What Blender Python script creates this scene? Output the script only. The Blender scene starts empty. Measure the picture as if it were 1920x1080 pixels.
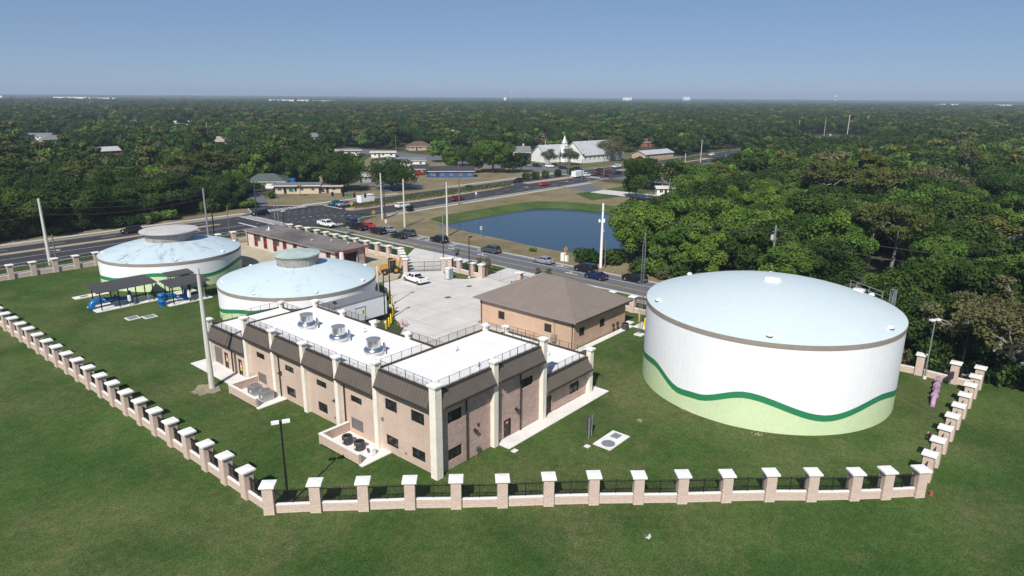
import bpy, math, random
import numpy as np
from mathutils import Matrix, Vector

# ---------------------------------------------------------------- camera, sky, sun, exposure
# Plan axes: X runs along the short side of the office building and the wide road, Y along its long side.
scene = bpy.context.scene
CAM = Vector((-36.8, -39.86, 33.0))
YAW, PITCH, ROLL = 0.70331, 0.27678, 0.00707
cd = bpy.data.cameras.new('camera'); cam = bpy.data.objects.new('camera', cd)
scene.collection.objects.link(cam); scene.camera = cam
cd.sensor_width = 36.0; cd.lens = 36.0 * 1265.0 / 1920.0
cd.clip_start = 0.5; cd.clip_end = 60000.0
cam.matrix_world = (Matrix.Translation(CAM) @ Matrix.Rotation(YAW - math.pi / 2, 4, 'Z')
                    @ Matrix.Rotation(math.pi / 2 - PITCH, 4, 'X') @ Matrix.Rotation(ROLL, 4, 'Z'))

SUN_EL = math.radians(44.0)
SHADOW_AZ = math.radians(25.0)          # shadows run 25 degrees off the X axis
sd = bpy.data.lights.new('sun', 'SUN'); sun = bpy.data.objects.new('sun', sd)
scene.collection.objects.link(sun)
sd.energy = 4.0; sd.angle = math.radians(0.53); sd.color = (1.0, 0.955, 0.89)
ldir = Vector((math.cos(SUN_EL) * math.cos(SHADOW_AZ), math.cos(SUN_EL) * math.sin(SHADOW_AZ), -math.sin(SUN_EL)))
sun.rotation_euler = ldir.to_track_quat('-Z', 'Y').to_euler()
sun.location = (0, 0, 80)

world = bpy.data.worlds.new('World'); scene.world = world; world.use_nodes = True
wn = world.node_tree.nodes; wl = world.node_tree.links
sky = wn.new('ShaderNodeTexSky'); sky.sky_type = 'NISHITA'; sky.sun_disc = False
sky.sun_elevation = SUN_EL
sky.sun_rotation = math.radians(90) - (SHADOW_AZ + math.pi)   # rotation is clockwise from +Y
sky.altitude = 0.0; sky.air_density = 0.7; sky.dust_density = 0.0; sky.ozone_density = 6.0
gam = wn.new('ShaderNodeGamma'); gam.inputs['Gamma'].default_value = 0.5          # softer range, as the camera's flat profile gives
tnt = wn.new('ShaderNodeMix'); tnt.data_type = 'RGBA'; tnt.blend_type = 'MULTIPLY'; tnt.inputs['Factor'].default_value = 1.0
tnt.inputs['B'].default_value = (.70,.84,1.06,1)
bgn = wn['Background']; bgn.inputs['Strength'].default_value = 0.142
wl.new(sky.outputs['Color'], gam.inputs['Color']); wl.new(gam.outputs['Color'], tnt.inputs['A']); wl.new(tnt.outputs['Result'], bgn.inputs['Color'])

scene.view_settings.view_transform = 'Standard'; scene.view_settings.look = 'None'
scene.view_settings.exposure = 0.45; scene.view_settings.gamma = 1.0
scene.view_settings.use_curve_mapping = False
scene.render.engine = 'CYCLES'
scene.cycles.max_bounces = 6; scene.cycles.transparent_max_bounces = 6
scene.cycles.transmission_bounces = 3; scene.cycles.volume_bounces = 0
scene.render.resolution_x = 1024; scene.render.resolution_y = 576

rnd = random.Random(7)
COL = scene.collection

# ---------------------------------------------------------------- mesh helpers
class MB:
    """collects simple shapes; build() links them as one mesh object"""
    def __init__(s): s.v = []; s.f = []; s.m = []
    def add(s, vs, fs, mi=0):
        o = len(s.v); s.v += [tuple(p) for p in vs]
        for f in fs: s.f.append(tuple(i + o for i in f)); s.m.append(mi)
        return s
    def box(s, x0, y0, z0, x1, y1, z1, mi=0):
        return s.add([(x0,y0,z0),(x1,y0,z0),(x1,y1,z0),(x0,y1,z0),(x0,y0,z1),(x1,y0,z1),(x1,y1,z1),(x0,y1,z1)],
                     [(0,3,2,1),(4,5,6,7),(0,1,5,4),(1,2,6,5),(2,3,7,6),(3,0,4,7)], mi)
    def frustum(s, r0, z0, r1, z1, mi=0):
        """two rectangles (x0,y0,x1,y1) joined"""
        a, b = r0, r1
        return s.add([(a[0],a[1],z0),(a[2],a[1],z0),(a[2],a[3],z0),(a[0],a[3],z0),(b[0],b[1],z1),(b[2],b[1],z1),(b[2],b[3],z1),(b[0],b[3],z1)],
                     [(0,3,2,1),(4,5,6,7),(0,1,5,4),(1,2,6,5),(2,3,7,6),(3,0,4,7)], mi)
    def tube(s, pts, rad, n=8, mi=0, cap=True):
        pts = [Vector(p) for p in pts]; k = len(pts)
        if not hasattr(rad, '__len__'): rad = [rad] * k
        rings = []; up = None
        for i, p in enumerate(pts):
            d = (pts[min(i+1,k-1)] - pts[max(i-1,0)]).normalized()
            ref = Vector((0,0,1)) if abs(d.z) < .9 else Vector((1,0,0))
            if up is not None: ref = up
            a = d.cross(ref)
            if a.length < 1e-5: a = d.cross(Vector((0,1,0)))
            a.normalize(); b = a.cross(d).normalized(); up = b
            rings.append([p + (a*math.cos(t*2*math.pi/n) + b*math.sin(t*2*math.pi/n))*rad[i] for t in range(n)])
        vs = [q for r in rings for q in r]; fs = []
        for i in range(k-1):
            for t in range(n):
                u = (t+1) % n
                fs.append((i*n+t, i*n+u, (i+1)*n+u, (i+1)*n+t))
        if cap: fs.append(tuple(range(n-1,-1,-1))); fs.append(tuple((k-1)*n+t for t in range(n)))
        return s.add(vs, fs, mi)
    def lathe(s, prof, n=24, c=(0,0,0), mi=0, a0=0.0, a1=2*math.pi):
        full = abs(a1-a0-2*math.pi) < 1e-6; cols = n if full else n+1
        vs = []
        for r, z in prof:
            for t in range(cols):
                a = a0 + (a1-a0)*t/n
                vs.append((c[0]+r*math.cos(a), c[1]+r*math.sin(a), c[2]+z))
        fs = []
        for i in range(len(prof)-1):
            for t in range(n):
                u = (t+1) % cols
                fs.append((i*cols+t, i*cols+u, (i+1)*cols+u, (i+1)*cols+t))
        return s.add(vs, fs, mi)
    def prism(s, poly, z0, z1, mi=0):
        n = len(poly)
        vs = [(p[0],p[1],z0) for p in poly] + [(p[0],p[1],z1) for p in poly]
        return s.add(vs, [tuple(range(n-1,-1,-1)), tuple(range(n,2*n))] + [(i,(i+1)%n,n+(i+1)%n,n+i) for i in range(n)], mi)
    def sheet(s, poly, z, mi=0):
        return s.add([(p[0],p[1],z) for p in poly], [tuple(range(len(poly)))], mi)
    def sweep(s, prof, p0, p1, out, mi=0):
        """profile (d,z) extruded from p0 to p1 (2d); d is measured along out"""
        n = len(prof)
        vs = [(p[0]+out[0]*d, p[1]+out[1]*d, z) for p in (p0,p1) for d,z in prof]
        return s.add(vs, [tuple(range(n)), tuple(range(2*n-1,n-1,-1))] + [(i,n+i,n+(i+1)%n,(i+1)%n) for i in range(n)], mi)
    def mesh(s, name, mats, smooth=False):
        me = bpy.data.meshes.new(name); me.from_pydata(s.v, [], s.f)
        for m in (mats if isinstance(mats, (list,tuple)) else [mats]): me.materials.append(m)
        if any(s.m): me.polygons.foreach_set('material_index', s.m)
        if smooth: me.polygons.foreach_set('use_smooth', [True]*len(me.polygons))
        me.update()
        return me
    def build(s, name, mats, parent=None, smooth=False, loc=None):
        return link(name, s.mesh(name, mats, smooth), parent, loc)

def link(name, me, parent=None, loc=None, rz=0.0, scale=None):
    o = bpy.data.objects.new(name, me); COL.objects.link(o)
    if parent is not None: o.parent = parent
    if loc is not None: o.location = loc
    if rz: o.rotation_euler = (0,0,rz)
    if scale is not None: o.scale = scale
    return o
def tag(o, label=None, cat=None, group=None, kind=None):
    if label: o['label'] = label
    if cat: o['category'] = cat
    if group: o['group'] = group
    if kind: o['kind'] = kind
    return o
def thing(name, label, cat, loc=(0,0,0), rz=0.0, group=None):
    o = bpy.data.objects.new(name, None); COL.objects.link(o); o.empty_display_size = .5
    o.location = (loc[0], loc[1], loc[2] if len(loc) > 2 else 0.0); o.rotation_euler = (0,0,rz)
    return tag(o, label, cat, group)
def children(o): return [c for c in ALL_CHILD.get(o.name, [])]
def copy_tree(o, kids, parent=None):
    """kids: {object: [children]} of the source thing"""
    c = o.copy(); COL.objects.link(c); c.parent = parent
    for k in kids.get(o, []): copy_tree(k, kids, c)
    return c
def kid_map(objs):
    d = {}
    for o in objs:
        if o.parent is not None: d.setdefault(o.parent, []).append(o)
    return d
class Record:
    """objects linked while it is open"""
    def __enter__(s): s.n0 = set(o.name for o in COL.objects); return s
    def __exit__(s, *a): s.objs = [o for o in COL.objects if o.name not in s.n0]

# ---------------------------------------------------------------- materials
MT = {}
def mat(name, col, rough=.75, var=.12, scale=1.0, col2=None, amt=.5, fine=.06, fscale=25.0, bump=0.0, bscale=30.0, metal=0.0, spec=.35, stretch=None, rand=0.0):
    """base colour with broad patches of a second colour, fine mottling and relief"""
    m = bpy.data.materials.new(name); m.use_nodes = True; MT[name] = m
    N = m.node_tree.nodes; L = m.node_tree.links; B = N['Principled BSDF']
    B.inputs['Roughness'].default_value = rough; B.inputs['Metallic'].default_value = metal
    B.inputs['Specular IOR Level'].default_value = spec
    geo = N.new('ShaderNodeTexCoord'); src = geo.outputs['Object']
    if stretch:
        mp = N.new('ShaderNodeMapping'); mp.inputs['Scale'].default_value = stretch; L.new(src, mp.inputs['Vector']); src = mp.outputs['Vector']
    def noise(sc, det=4):
        n = N.new('ShaderNodeTexNoise'); n.inputs['Scale'].default_value = sc; n.inputs['Detail'].default_value = det
        n.inputs['Roughness'].default_value = .62; L.new(src, n.inputs['Vector']); return n.outputs['Fac']
    c2 = col2 or tuple(max(0, c*(1-var*2)) for c in col)
    ramp = N.new('ShaderNodeValToRGB'); L.new(noise(scale), ramp.inputs['Fac'])
    e = ramp.color_ramp.elements
    e[0].position = max(0, .5-amt*.5); e[0].color = (*c2, 1); e[1].position = min(1, .5+amt*.32); e[1].color = (*col, 1)
    mix = N.new('ShaderNodeMix'); mix.data_type = 'RGBA'; mix.blend_type = 'MULTIPLY'; mix.inputs['Factor'].default_value = 1
    r2 = N.new('ShaderNodeMapRange'); r2.inputs['From Min'].default_value = .3; r2.inputs['From Max'].default_value = .7
    r2.inputs['To Min'].default_value = 1-fine*2; r2.inputs['To Max'].default_value = 1+fine
    L.new(noise(fscale, 3), r2.inputs['Value'])
    L.new(ramp.outputs['Color'], mix.inputs['A']); L.new(r2.outputs['Result'], mix.inputs['B'])
    out = mix.outputs['Result']
    if rand:
        oi = N.new('ShaderNodeObjectInfo'); r3 = N.new('ShaderNodeMapRange'); r3.inputs['To Min'].default_value = 1-rand; r3.inputs['To Max'].default_value = 1+rand
        L.new(oi.outputs['Random'], r3.inputs['Value'])
        mx = N.new('ShaderNodeMix'); mx.data_type = 'RGBA'; mx.blend_type = 'MULTIPLY'; mx.inputs['Factor'].default_value = 1
        L.new(out, mx.inputs['A']); L.new(r3.outputs['Result'], mx.inputs['B']); out = mx.outputs['Result']
    L.new(out, B.inputs['Base Color'])
    if bump:
        bn = N.new('ShaderNodeBump'); bn.inputs['Strength'].default_value = bump; bn.inputs['Distance'].default_value = .05
        L.new(noise(bscale, 4), bn.inputs['Height']); L.new(bn.outputs['Normal'], B.inputs['Normal'])
    return m

def block_mat(name, c1, c2, mortar, bw=.40, bh=.20, bump=.6, vertical=True, axis='x'):
    """split-face concrete blocks: courses, joints and rough faces"""
    m = bpy.data.materials.new(name); m.use_nodes = True; MT[name] = m
    N = m.node_tree.nodes; L = m.node_tree.links; B = N['Principled BSDF']; B.inputs['Roughness'].default_value = .9
    B.inputs['Specular IOR Level'].default_value = .15
    tc = N.new('ShaderNodeTexCoord'); sp = N.new('ShaderNodeSeparateXYZ'); L.new(tc.outputs['Object'], sp.inputs['Vector'])
    ad = N.new('ShaderNodeMath'); ad.operation = 'ADD'; L.new(sp.outputs['X'], ad.inputs[0]); L.new(sp.outputs['Y'], ad.inputs[1])
    cb = N.new('ShaderNodeCombineXYZ'); L.new(ad.outputs[0], cb.inputs['X']); L.new(sp.outputs['Z'], cb.inputs['Y'])
    br = N.new('ShaderNodeTexBrick'); L.new(cb.outputs[0], br.inputs['Vector'])
    br.inputs['Color1'].default_value = (*c1,1); br.inputs['Color2'].default_value = (*c2,1); br.inputs['Mortar'].default_value = (*mortar,1)
    br.inputs['Scale'].default_value = 1.0; br.inputs['Brick Width'].default_value = bw; br.inputs['Row Height'].default_value = bh
    br.inputs['Mortar Size'].default_value = .013; br.inputs['Bias'].default_value = 0.0
    ns = N.new('ShaderNodeTexNoise'); ns.inputs['Scale'].default_value = .35; ns.inputs['Detail'].default_value = 5; L.new(tc.outputs['Object'], ns.inputs['Vector'])
    n2 = N.new('ShaderNodeTexNoise'); n2.inputs['Scale'].default_value = 9; n2.inputs['Detail'].default_value = 4; L.new(tc.outputs['Object'], n2.inputs['Vector'])
    mr = N.new('ShaderNodeMapRange'); mr.inputs['From Min'].default_value = .3; mr.inputs['From Max'].default_value = .7; mr.inputs['To Min'].default_value = .9; mr.inputs['To Max'].default_value = 1.05; L.new(ns.outputs['Fac'], mr.inputs['Value'])
    mr2 = N.new('ShaderNodeMapRange'); mr2.inputs['From Min'].default_value = .3; mr2.inputs['From Max'].default_value = .7; mr2.inputs['To Min'].default_value = .90; mr2.inputs['To Max'].default_value = 1.06; L.new(n2.outputs['Fac'], mr2.inputs['Value'])
    mu = N.new('ShaderNodeMath'); mu.operation = 'MULTIPLY'; L.new(mr.outputs[0], mu.inputs[0]); L.new(mr2.outputs[0], mu.inputs[1])
    mx = N.new('ShaderNodeMix'); mx.data_type = 'RGBA'; mx.blend_type = 'MULTIPLY'; mx.inputs['Factor'].default_value = 1
    L.new(br.outputs['Color'], mx.inputs['A']); L.new(mu.outputs[0], mx.inputs['B']); L.new(mx.outputs['Result'], B.inputs['Base Color'])
    hs = N.new('ShaderNodeMath'); hs.operation = 'SUBTRACT'; L.new(n2.outputs['Fac'], hs.inputs[0]); L.new(br.outputs['Fac'], hs.inputs[1])
    bp = N.new('ShaderNodeBump'); bp.inputs['Strength'].default_value = bump; bp.inputs['Distance'].default_value = .06
    L.new(hs.outputs[0], bp.inputs['Height']); L.new(bp.outputs['Normal'], B.inputs['Normal'])
    return m

def glass_mat(name, col=(.012,.014,.016), rough=.06):
    m = bpy.data.materials.new(name); m.use_nodes = True; MT[name] = m
    N = m.node_tree.nodes; L = m.node_tree.links; B = N['Principled BSDF']
    B.inputs['Roughness'].default_value = rough; B.inputs['Specular IOR Level'].default_value = .5
    tc = N.new('ShaderNodeTexCoord'); ns = N.new('ShaderNodeTexNoise'); ns.inputs['Scale'].default_value = 1.7; L.new(tc.outputs['Object'], ns.inputs['Vector'])
    rp = N.new('ShaderNodeValToRGB'); rp.color_ramp.elements[0].color = (*col,1); rp.color_ramp.elements[1].color = (*[c*3+.01 for c in col],1)
    rp.color_ramp.elements[0].position = .45; rp.color_ramp.elements[1].position = .75
    L.new(ns.outputs['Fac'], rp.inputs['Fac']); L.new(rp.outputs['Color'], B.inputs['Base Color'])
    return m

def paint_mat(name, col, rough=.3, coat=.5, metal=0.0):
    m = mat(name, col, rough=rough, var=.04, scale=2.0, fine=.02, fscale=14, metal=metal, spec=.5)
    m.node_tree.nodes['Principled BSDF'].inputs['Coat Weight'].default_value = coat
    m.node_tree.nodes['Principled BSDF'].inputs['Coat Roughness'].default_value = .06
    return m

# walls and site
block_mat('tan_block', (.61,.47,.375), (.56,.43,.34), (.49,.39,.32))
block_mat('pink_block', (.66,.475,.40), (.52,.375,.315), (.42,.315,.265), bump=1.0)
block_mat('cream_block', (.87,.81,.69), (.83,.77,.65), (.76,.70,.59), bump=.4)
block_mat('fence_block', (.66,.52,.435), (.60,.465,.39), (.50,.40,.335), bump=.5)
block_mat('orange_block', (.62,.44,.315), (.57,.40,.29), (.52,.37,.27), bump=.7)
mat('white_cap', (.84,.82,.78), rough=.8, var=.05, scale=1.5, fine=.04)
mat('white_roof', (.88,.87,.85), rough=.75, var=.05, scale=.35, col2=(.74,.72,.69), amt=.7, fine=.03, fscale=6)
mat('roof_seam', (.70,.69,.67), rough=.8)
mat('bronze_metal', (.128,.106,.087), rough=.5, var=.1, scale=.8, fine=.05, spec=.4)
mat('bronze_seam', (.15,.125,.103), rough=.5)
mat('bronze_dark', (.05,.04,.033), rough=.55); mat('rail_bronze', (.085,.068,.055), rough=.5)
mat('hip_metal', (.24,.20,.17), rough=.48, var=.06, scale=.5, fine=.03, spec=.4)
mat('hip_seam', (.19,.157,.133), rough=.5)
glass_mat('window_glass')
mat('frame_black', (.02,.019,.018), rough=.5)
mat('louver_grey', (.16,.14,.13), rough=.6)
mat('louver_dark', (.035,.028,.025), rough=.6)
mat('door_dark', (.045,.036,.03), rough=.5)
mat('red_sign', (.55,.02,.025), rough=.5); mat('yellow_sign', (.75,.55,.03), rough=.5); mat('white_sign', (.8,.8,.78), rough=.5)
mat('concrete', (.65,.625,.585), rough=.88, var=.08, scale=.22, col2=(.47,.445,.41), amt=.75, fine=.05, fscale=4, bump=.1)
mat('slab', (.78,.755,.715), rough=.85, var=.05, scale=.5, col2=(.66,.63,.59), fine=.05, fscale=7)
mat('old_concrete', (.42,.40,.375), rough=.9, var=.2, scale=.9, col2=(.20,.19,.175), amt=.6, fine=.12, fscale=5, bump=.3)
mat('galvanised', (.45,.46,.47), rough=.42, var=.08, scale=3, metal=.6, fine=.06)
mat('shiny_metal', (.74,.75,.76), rough=.22, var=.06, scale=2.5, metal=.95, fine=.03)
mat('black_metal', (.014,.014,.016), rough=.45)
mat('dark_grey_metal', (.055,.058,.066), rough=.5, var=.06)
mat('pole_concrete', (.60,.585,.53), rough=.85, var=.08, scale=.4, fine=.05, fscale=6)
mat('wood_pole', (.19,.155,.12), rough=.9, var=.15, scale=.6, stretch=(6,6,.6))
mat('white_paint', (.83,.84,.845), rough=.55, var=.025, scale=.25, fine=.02, fscale=3)
mat('tank_white', (.86,.87,.88), rough=.55, var=.025, scale=.18, col2=(.79,.80,.81), amt=.6, fine=.02, fscale=2.2)
mat('tank_green', (.60,.715,.44), rough=.6, var=.04, scale=.3, col2=(.55,.66,.40), fine=.03, fscale=3)
mat('stripe_green', (.028,.225,.095), rough=.55, var=.06, scale=.5)
mat('tank_roof', (.575,.655,.665), rough=.5, var=.03, scale=.12, col2=(.55,.635,.65), amt=.7, fine=.02, fscale=1.6)
mat('old_tank_roof', (.54,.68,.735), rough=.6, var=.08, scale=.28, col2=(.44,.575,.63), amt=.6, fine=.05, fscale=2.0)
mat('rim_taupe', (.31,.265,.225), rough=.7, var=.08)
mat('cap_green', (.50,.60,.56), rough=.8, col2=(.26,.34,.30), scale=.5, amt=.6, fine=.08, fscale=3)
mat('cap_grey', (.60,.57,.56), rough=.8, col2=(.40,.37,.36), scale=.6, amt=.7, fine=.08, fscale=3)
mat('blue_pipe', (.008,.14,.42), rough=.35, var=.08, scale=1.2, spec=.5)
mat('lilac_pipe', (.44,.29,.44), rough=.45, var=.06)
mat('shed_roof', (.075,.07,.068), rough=.55, var=.08)
mat('yellow_paint', (.80,.55,.015), rough=.5); mat('machine_yellow', (.52,.26,.03), rough=.5, var=.12, scale=3)
mat('old_roof', (.205,.185,.175), rough=.9, var=.2, scale=.14, col2=(.075,.068,.064), amt=.42, fine=.1, fscale=1.2)
mat('red_trim', (.36,.045,.035), rough=.6); mat('old_white', (.62,.58,.53), rough=.85, col2=(.52,.47,.42), scale=.7, fine=.08, fscale=5)
mat('trailer_side', (.78,.80,.84), rough=.5, var=.02); mat('trailer_roof', (.20,.21,.225), rough=.5, var=.08)
mat('potty_grey', (.30,.37,.42), rough=.5); mat('potty_top', (.62,.65,.66), rough=.5)
mat('terracotta', (.42,.10,.05), rough=.7); mat('pink_flower', (.55,.28,.36), rough=.8, rand=.3)
mat('sign_yellow', (.85,.42,.02), rough=.45); mat('sign_green', (.02,.22,.12), rough=.45); mat('signal_black', (.02,.02,.02), rough=.5)
# ground cover
mat('asphalt_new', (.036,.037,.041), rough=.85, var=.1, scale=.12, col2=(.052,.053,.056), amt=.7, fine=.1, fscale=3)
mat('asphalt_old', (.14,.146,.16), rough=.9, var=.1, scale=.1, col2=(.112,.117,.128), amt=.7, fine=.08, fscale=2.5)
mat('road_white', (.72,.72,.71), rough=.7, fine=.12, fscale=2); mat('road_yellow', (.58,.37,.06), rough=.7, fine=.12, fscale=2)
mat('kerb_stone', (.52,.49,.45), rough=.88, var=.08, scale=.5, fine=.06, fscale=4)
mat('median_tan', (.42,.33,.24), rough=.9, var=.1, scale=.4)
mat('sand', (.50,.43,.32), rough=.95, var=.15, scale=.22, col2=(.33,.29,.19), amt=.6, fine=.1, fscale=3, bump=.4, bscale=4)
mat('mulch', (.10,.055,.035), rough=.95, fine=.2, fscale=5)


# ---------------------------------------------------------------- ground covers
def grass_mat(name, dark, mid, dry, dryness=.5, s=1.0, soil=None):
    m = bpy.data.materials.new(name); m.use_nodes = True; MT[name] = m
    N = m.node_tree.nodes; L = m.node_tree.links; B = N['Principled BSDF']
    B.inputs['Roughness'].default_value = .95; B.inputs['Specular IOR Level'].default_value = .08
    tc = N.new('ShaderNodeTexCoord'); src = tc.outputs['Object']
    def noise(sc, det=5, ro=.6, dist=0.0):
        n = N.new('ShaderNodeTexNoise'); n.inputs['Scale'].default_value = sc*s; n.inputs['Detail'].default_value = det
        n.inputs['Roughness'].default_value = ro; n.inputs['Distortion'].default_value = dist; L.new(src, n.inputs['Vector']); return n.outputs['Fac']
    def ramp(fac, p0, c0, p1, c1):
        r = N.new('ShaderNodeValToRGB'); r.color_ramp.elements[0].position = p0; r.color_ramp.elements[0].color = (*c0,1)
        r.color_ramp.elements[1].position = p1; r.color_ramp.elements[1].color = (*c1,1); L.new(fac, r.inputs['Fac']); return r.outputs['Color']
    def mix(a, b, fac, mode='MIX'):
        x = N.new('ShaderNodeMix'); x.data_type = 'RGBA'; x.blend_type = mode
        if isinstance(fac, float): x.inputs['Factor'].default_value = fac
        else: L.new(fac, x.inputs['Factor'])
        L.new(a, x.inputs['A']); L.new(b, x.inputs['B']); return x.outputs['Result']
    base = ramp(noise(.11, 6), .36, dark, .64, mid)
    k = N.new('ShaderNodeRGB'); k.outputs[0].default_value = (*dry,1)
    d1 = ramp(noise(.055, 7, .68, .4), .60-dryness*.22, (0,0,0), .78-dryness*.12, (1,1,1))
    d2 = ramp(noise(.9, 5, .7), .35, (.2,.2,.2), .72, (1,1,1))
    c = mix(base, k.outputs[0], mix(d1, d2, 1.0, 'MULTIPLY'))
    d3 = ramp(noise(.33, 4, .6), .56, (0,0,0), .80, (.55,.55,.55))
    c = mix(c, k.outputs[0], d3)
    if soil:
        so = N.new('ShaderNodeRGB'); so.outputs[0].default_value = (*soil,1)
        c = mix(c, so.outputs[0], ramp(noise(.5, 8, .72), .67, (0,0,0), .74, (.8,.8,.8)))
    fine = ramp(noise(6.0, 3, .75), .36, (.62,.66,.60), .66, (1.30,1.26,1.28))
    c = mix(c, fine, 1.0, 'MULTIPLY')
    fine2 = ramp(noise(1.5, 4, .7), .36, (.80,.82,.80), .66, (1.16,1.14,1.14))
    c = mix(c, fine2, 1.0, 'MULTIPLY')
    L.new(c, B.inputs['Base Color'])
    bp = N.new('ShaderNodeBump'); bp.inputs['Strength'].default_value = .55; bp.inputs['Distance'].default_value = .12
    L.new(noise(5.0, 5, .7), bp.inputs['Height']); L.new(bp.outputs['Normal'], B.inputs['Normal'])
    return m
grass_mat('lawn_grass', (.038,.082,.018), (.074,.126,.032), (.165,.145,.072), .64)
grass_mat('yard_grass', (.041,.082,.019), (.074,.124,.032), (.165,.142,.072), .72)
grass_mat('verge_grass', (.17,.145,.08), (.25,.205,.125), (.32,.255,.17), .6, soil=(.44,.37,.28))
grass_mat('bank_grass', (.045,.085,.02), (.085,.125,.038), (.15,.13,.06), .35)
grass_mat('wild_floor', (.05,.06,.024), (.085,.09,.04), (.17,.14,.085), .5)
grass_mat('worn_ground', (.30,.26,.19), (.42,.36,.27), (.08,.10,.035), .75, s=3.0, soil=(.50,.45,.36))
grass_mat('church_grass', (.10,.115,.045), (.15,.15,.07), (.22,.19,.11), .5)

# the ground: one sheet to the horizon with the pond cut out of it
POND = [(94.9,94.8),(105,95.0),(117.2,94.4),(127.9,94.5),(134.4,92.1),(138.3,86.4),(140.5,75.3),(141,60),(132,47),(113.6,42.5),(96,40.6),(89,41.0),(86.2,45),(86.3,58),(87.8,68.5),(88.6,80),(89.6,88.5),(91.5,93.2)]
def smooth_loop(p, it=2):
    for _ in range(it):
        q = []
        for i in range(len(p)):
            a, b = p[i], p[(i+1) % len(p)]
            q += [(a[0]*.75+b[0]*.25, a[1]*.75+b[1]*.25), (a[0]*.25+b[0]*.75, a[1]*.25+b[1]*.75)]
        p = q
    return p
def jitter_loop(p, a, seed):
    r = random.Random(seed); return [(x+r.uniform(-a,a), y+r.uniform(-a,a)) for x,y in p]
def grow(p, d):
    """push every point of a loop outwards"""
    out = []; n = len(p)
    for i in range(n):
        a, b, c = Vector(p[i-1]), Vector(p[i]), Vector(p[(i+1)%n])
        t = (c-a).normalized(); nn = Vector((t.y, -t.x))
        out.append((b.x+nn.x*d, b.y+nn.y*d))
    return out
pond_in = smooth_loop(POND, 1)
area = sum(pond_in[i][0]*pond_in[(i+1)%len(pond_in)][1]-pond_in[(i+1)%len(pond_in)][0]*pond_in[i][1] for i in range(len(pond_in)))
if area < 0: pond_in.reverse()
shore = jitter_loop(pond_in, .28, 3)
bank_mid = jitter_loop(grow(pond_in, 2.0), .3, 4)
bank_out = grow(pond_in, 4.6)
import bmesh
def holed_sheet(name, outer, hole, z, material):
    bm = bmesh.new(); ed = []
    for loop in (outer, hole):
        vs = [bm.verts.new((x,y,z)) for x,y in loop]
        ed += [bm.edges.new((vs[i], vs[(i+1)%len(vs)])) for i in range(len(vs))]
    bmesh.ops.triangle_fill(bm, use_beauty=True, edges=ed, normal=(0,0,1))
    me = bpy.data.meshes.new(name); bm.to_mesh(me); bm.free(); me.materials.append(material)
    return link(name, me)
FAR = 12000.0
gouter = [(-FAR,-FAR),(FAR,-FAR),(FAR,FAR),(-FAR,FAR)]
tag(holed_sheet('ground', gouter, bank_out, 0.0, MT['wild_floor']), kind='structure')

# water
def water_mat():
    m = bpy.data.materials.new('pond_water'); m.use_nodes = True; MT['pond_water'] = m
    N = m.node_tree.nodes; L = m.node_tree.links; B = N['Principled BSDF']
    B.inputs['Base Color'].default_value = (.022,.05,.075,1); B.inputs['Roughness'].default_value = .08; B.inputs['IOR'].default_value = 1.33
    tc = N.new('ShaderNodeTexCoord'); n = N.new('ShaderNodeTexNoise'); n.inputs['Scale'].default_value = 2.6; n.inputs['Detail'].default_value = 4
    L.new(tc.outputs['Object'], n.inputs['Vector'])
    b = N.new('ShaderNodeBump'); b.inputs['Strength'].default_value = .22; b.inputs['Distance'].default_value = .05
    L.new(n.outputs['Fac'], b.inputs['Height']); L.new(b.outputs['Normal'], B.inputs['Normal'])
water_mat()
WZ = -1.5
w = MB(); w.sheet(grow(shore, .25), WZ); tag(w.build('pond_water', MT['pond_water']), kind='structure')
bk = MB(); n = len(shore)
for a, za, b, zb, mi in ((shore, WZ-.05, bank_mid, -.72, 0), (bank_mid, -.72, bank_out, .0, 1)):
    vs = [(x,y,za) for x,y in a] + [(x,y,zb) for x,y in b]
    for i in range(n):
        bk.add([vs[i], vs[(i+1)%n], vs[n+(i+1)%n], vs[n+i]], [(0,1,2,3)], 1 if b[i][0] < 92 and (mi or i%5) else 0)
tag(bk.build('pond_bank', [MT['bank_grass'], MT['verge_grass']]), kind='structure')

def flat(name, poly, z, m, kind='structure', parent=None):
    o = MB().sheet(poly, z).build(name, MT[m], parent)
    if parent is None: tag(o, kind=kind)
    return o
# lawns and verges
flat('lawn', [(-160,-160),(200,-160),(62.4,-75),(62.4,113),(40,117.5),(-160,117.5)], .010, 'lawn_grass')
flat('station_lawn', [(-12.6,6.6),(24.6,-33.2),(55.2,-33.6),(55.0,34),(52,52),(38,56),(14,107),(-12.9,107)], .016, 'yard_grass')
tag(holed_sheet('verge', [(72.0,-10),(79,-10),(84,30),(150,30),(165,60),(196,96),(196,113.6),(86,113.6),(76,109),(72,103)], bank_out, .008, MT['verge_grass']), kind='structure')
flat('north_verge', [(-60,140),(330,140),(330,152),(235,152),(235,300),(150,215),(120,175),(84,172),(72,152),(58,152),(40,149),(-60,150)], .008, 'verge_grass')
flat('church_lawn', [(236,146),(330,146),(330,186),(236,192)], .013, 'church_grass')
flat('sand_yard', [(27,57),(42,55.2),(46.2,58.6),(52.0,66),(51.8,106.6),(30,107),(27.5,100),(29,80)], .022, 'sand')
flat('green_patch', [(150,84),(185,80),(190,96),(160,98)], .014, 'bank_grass')

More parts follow.
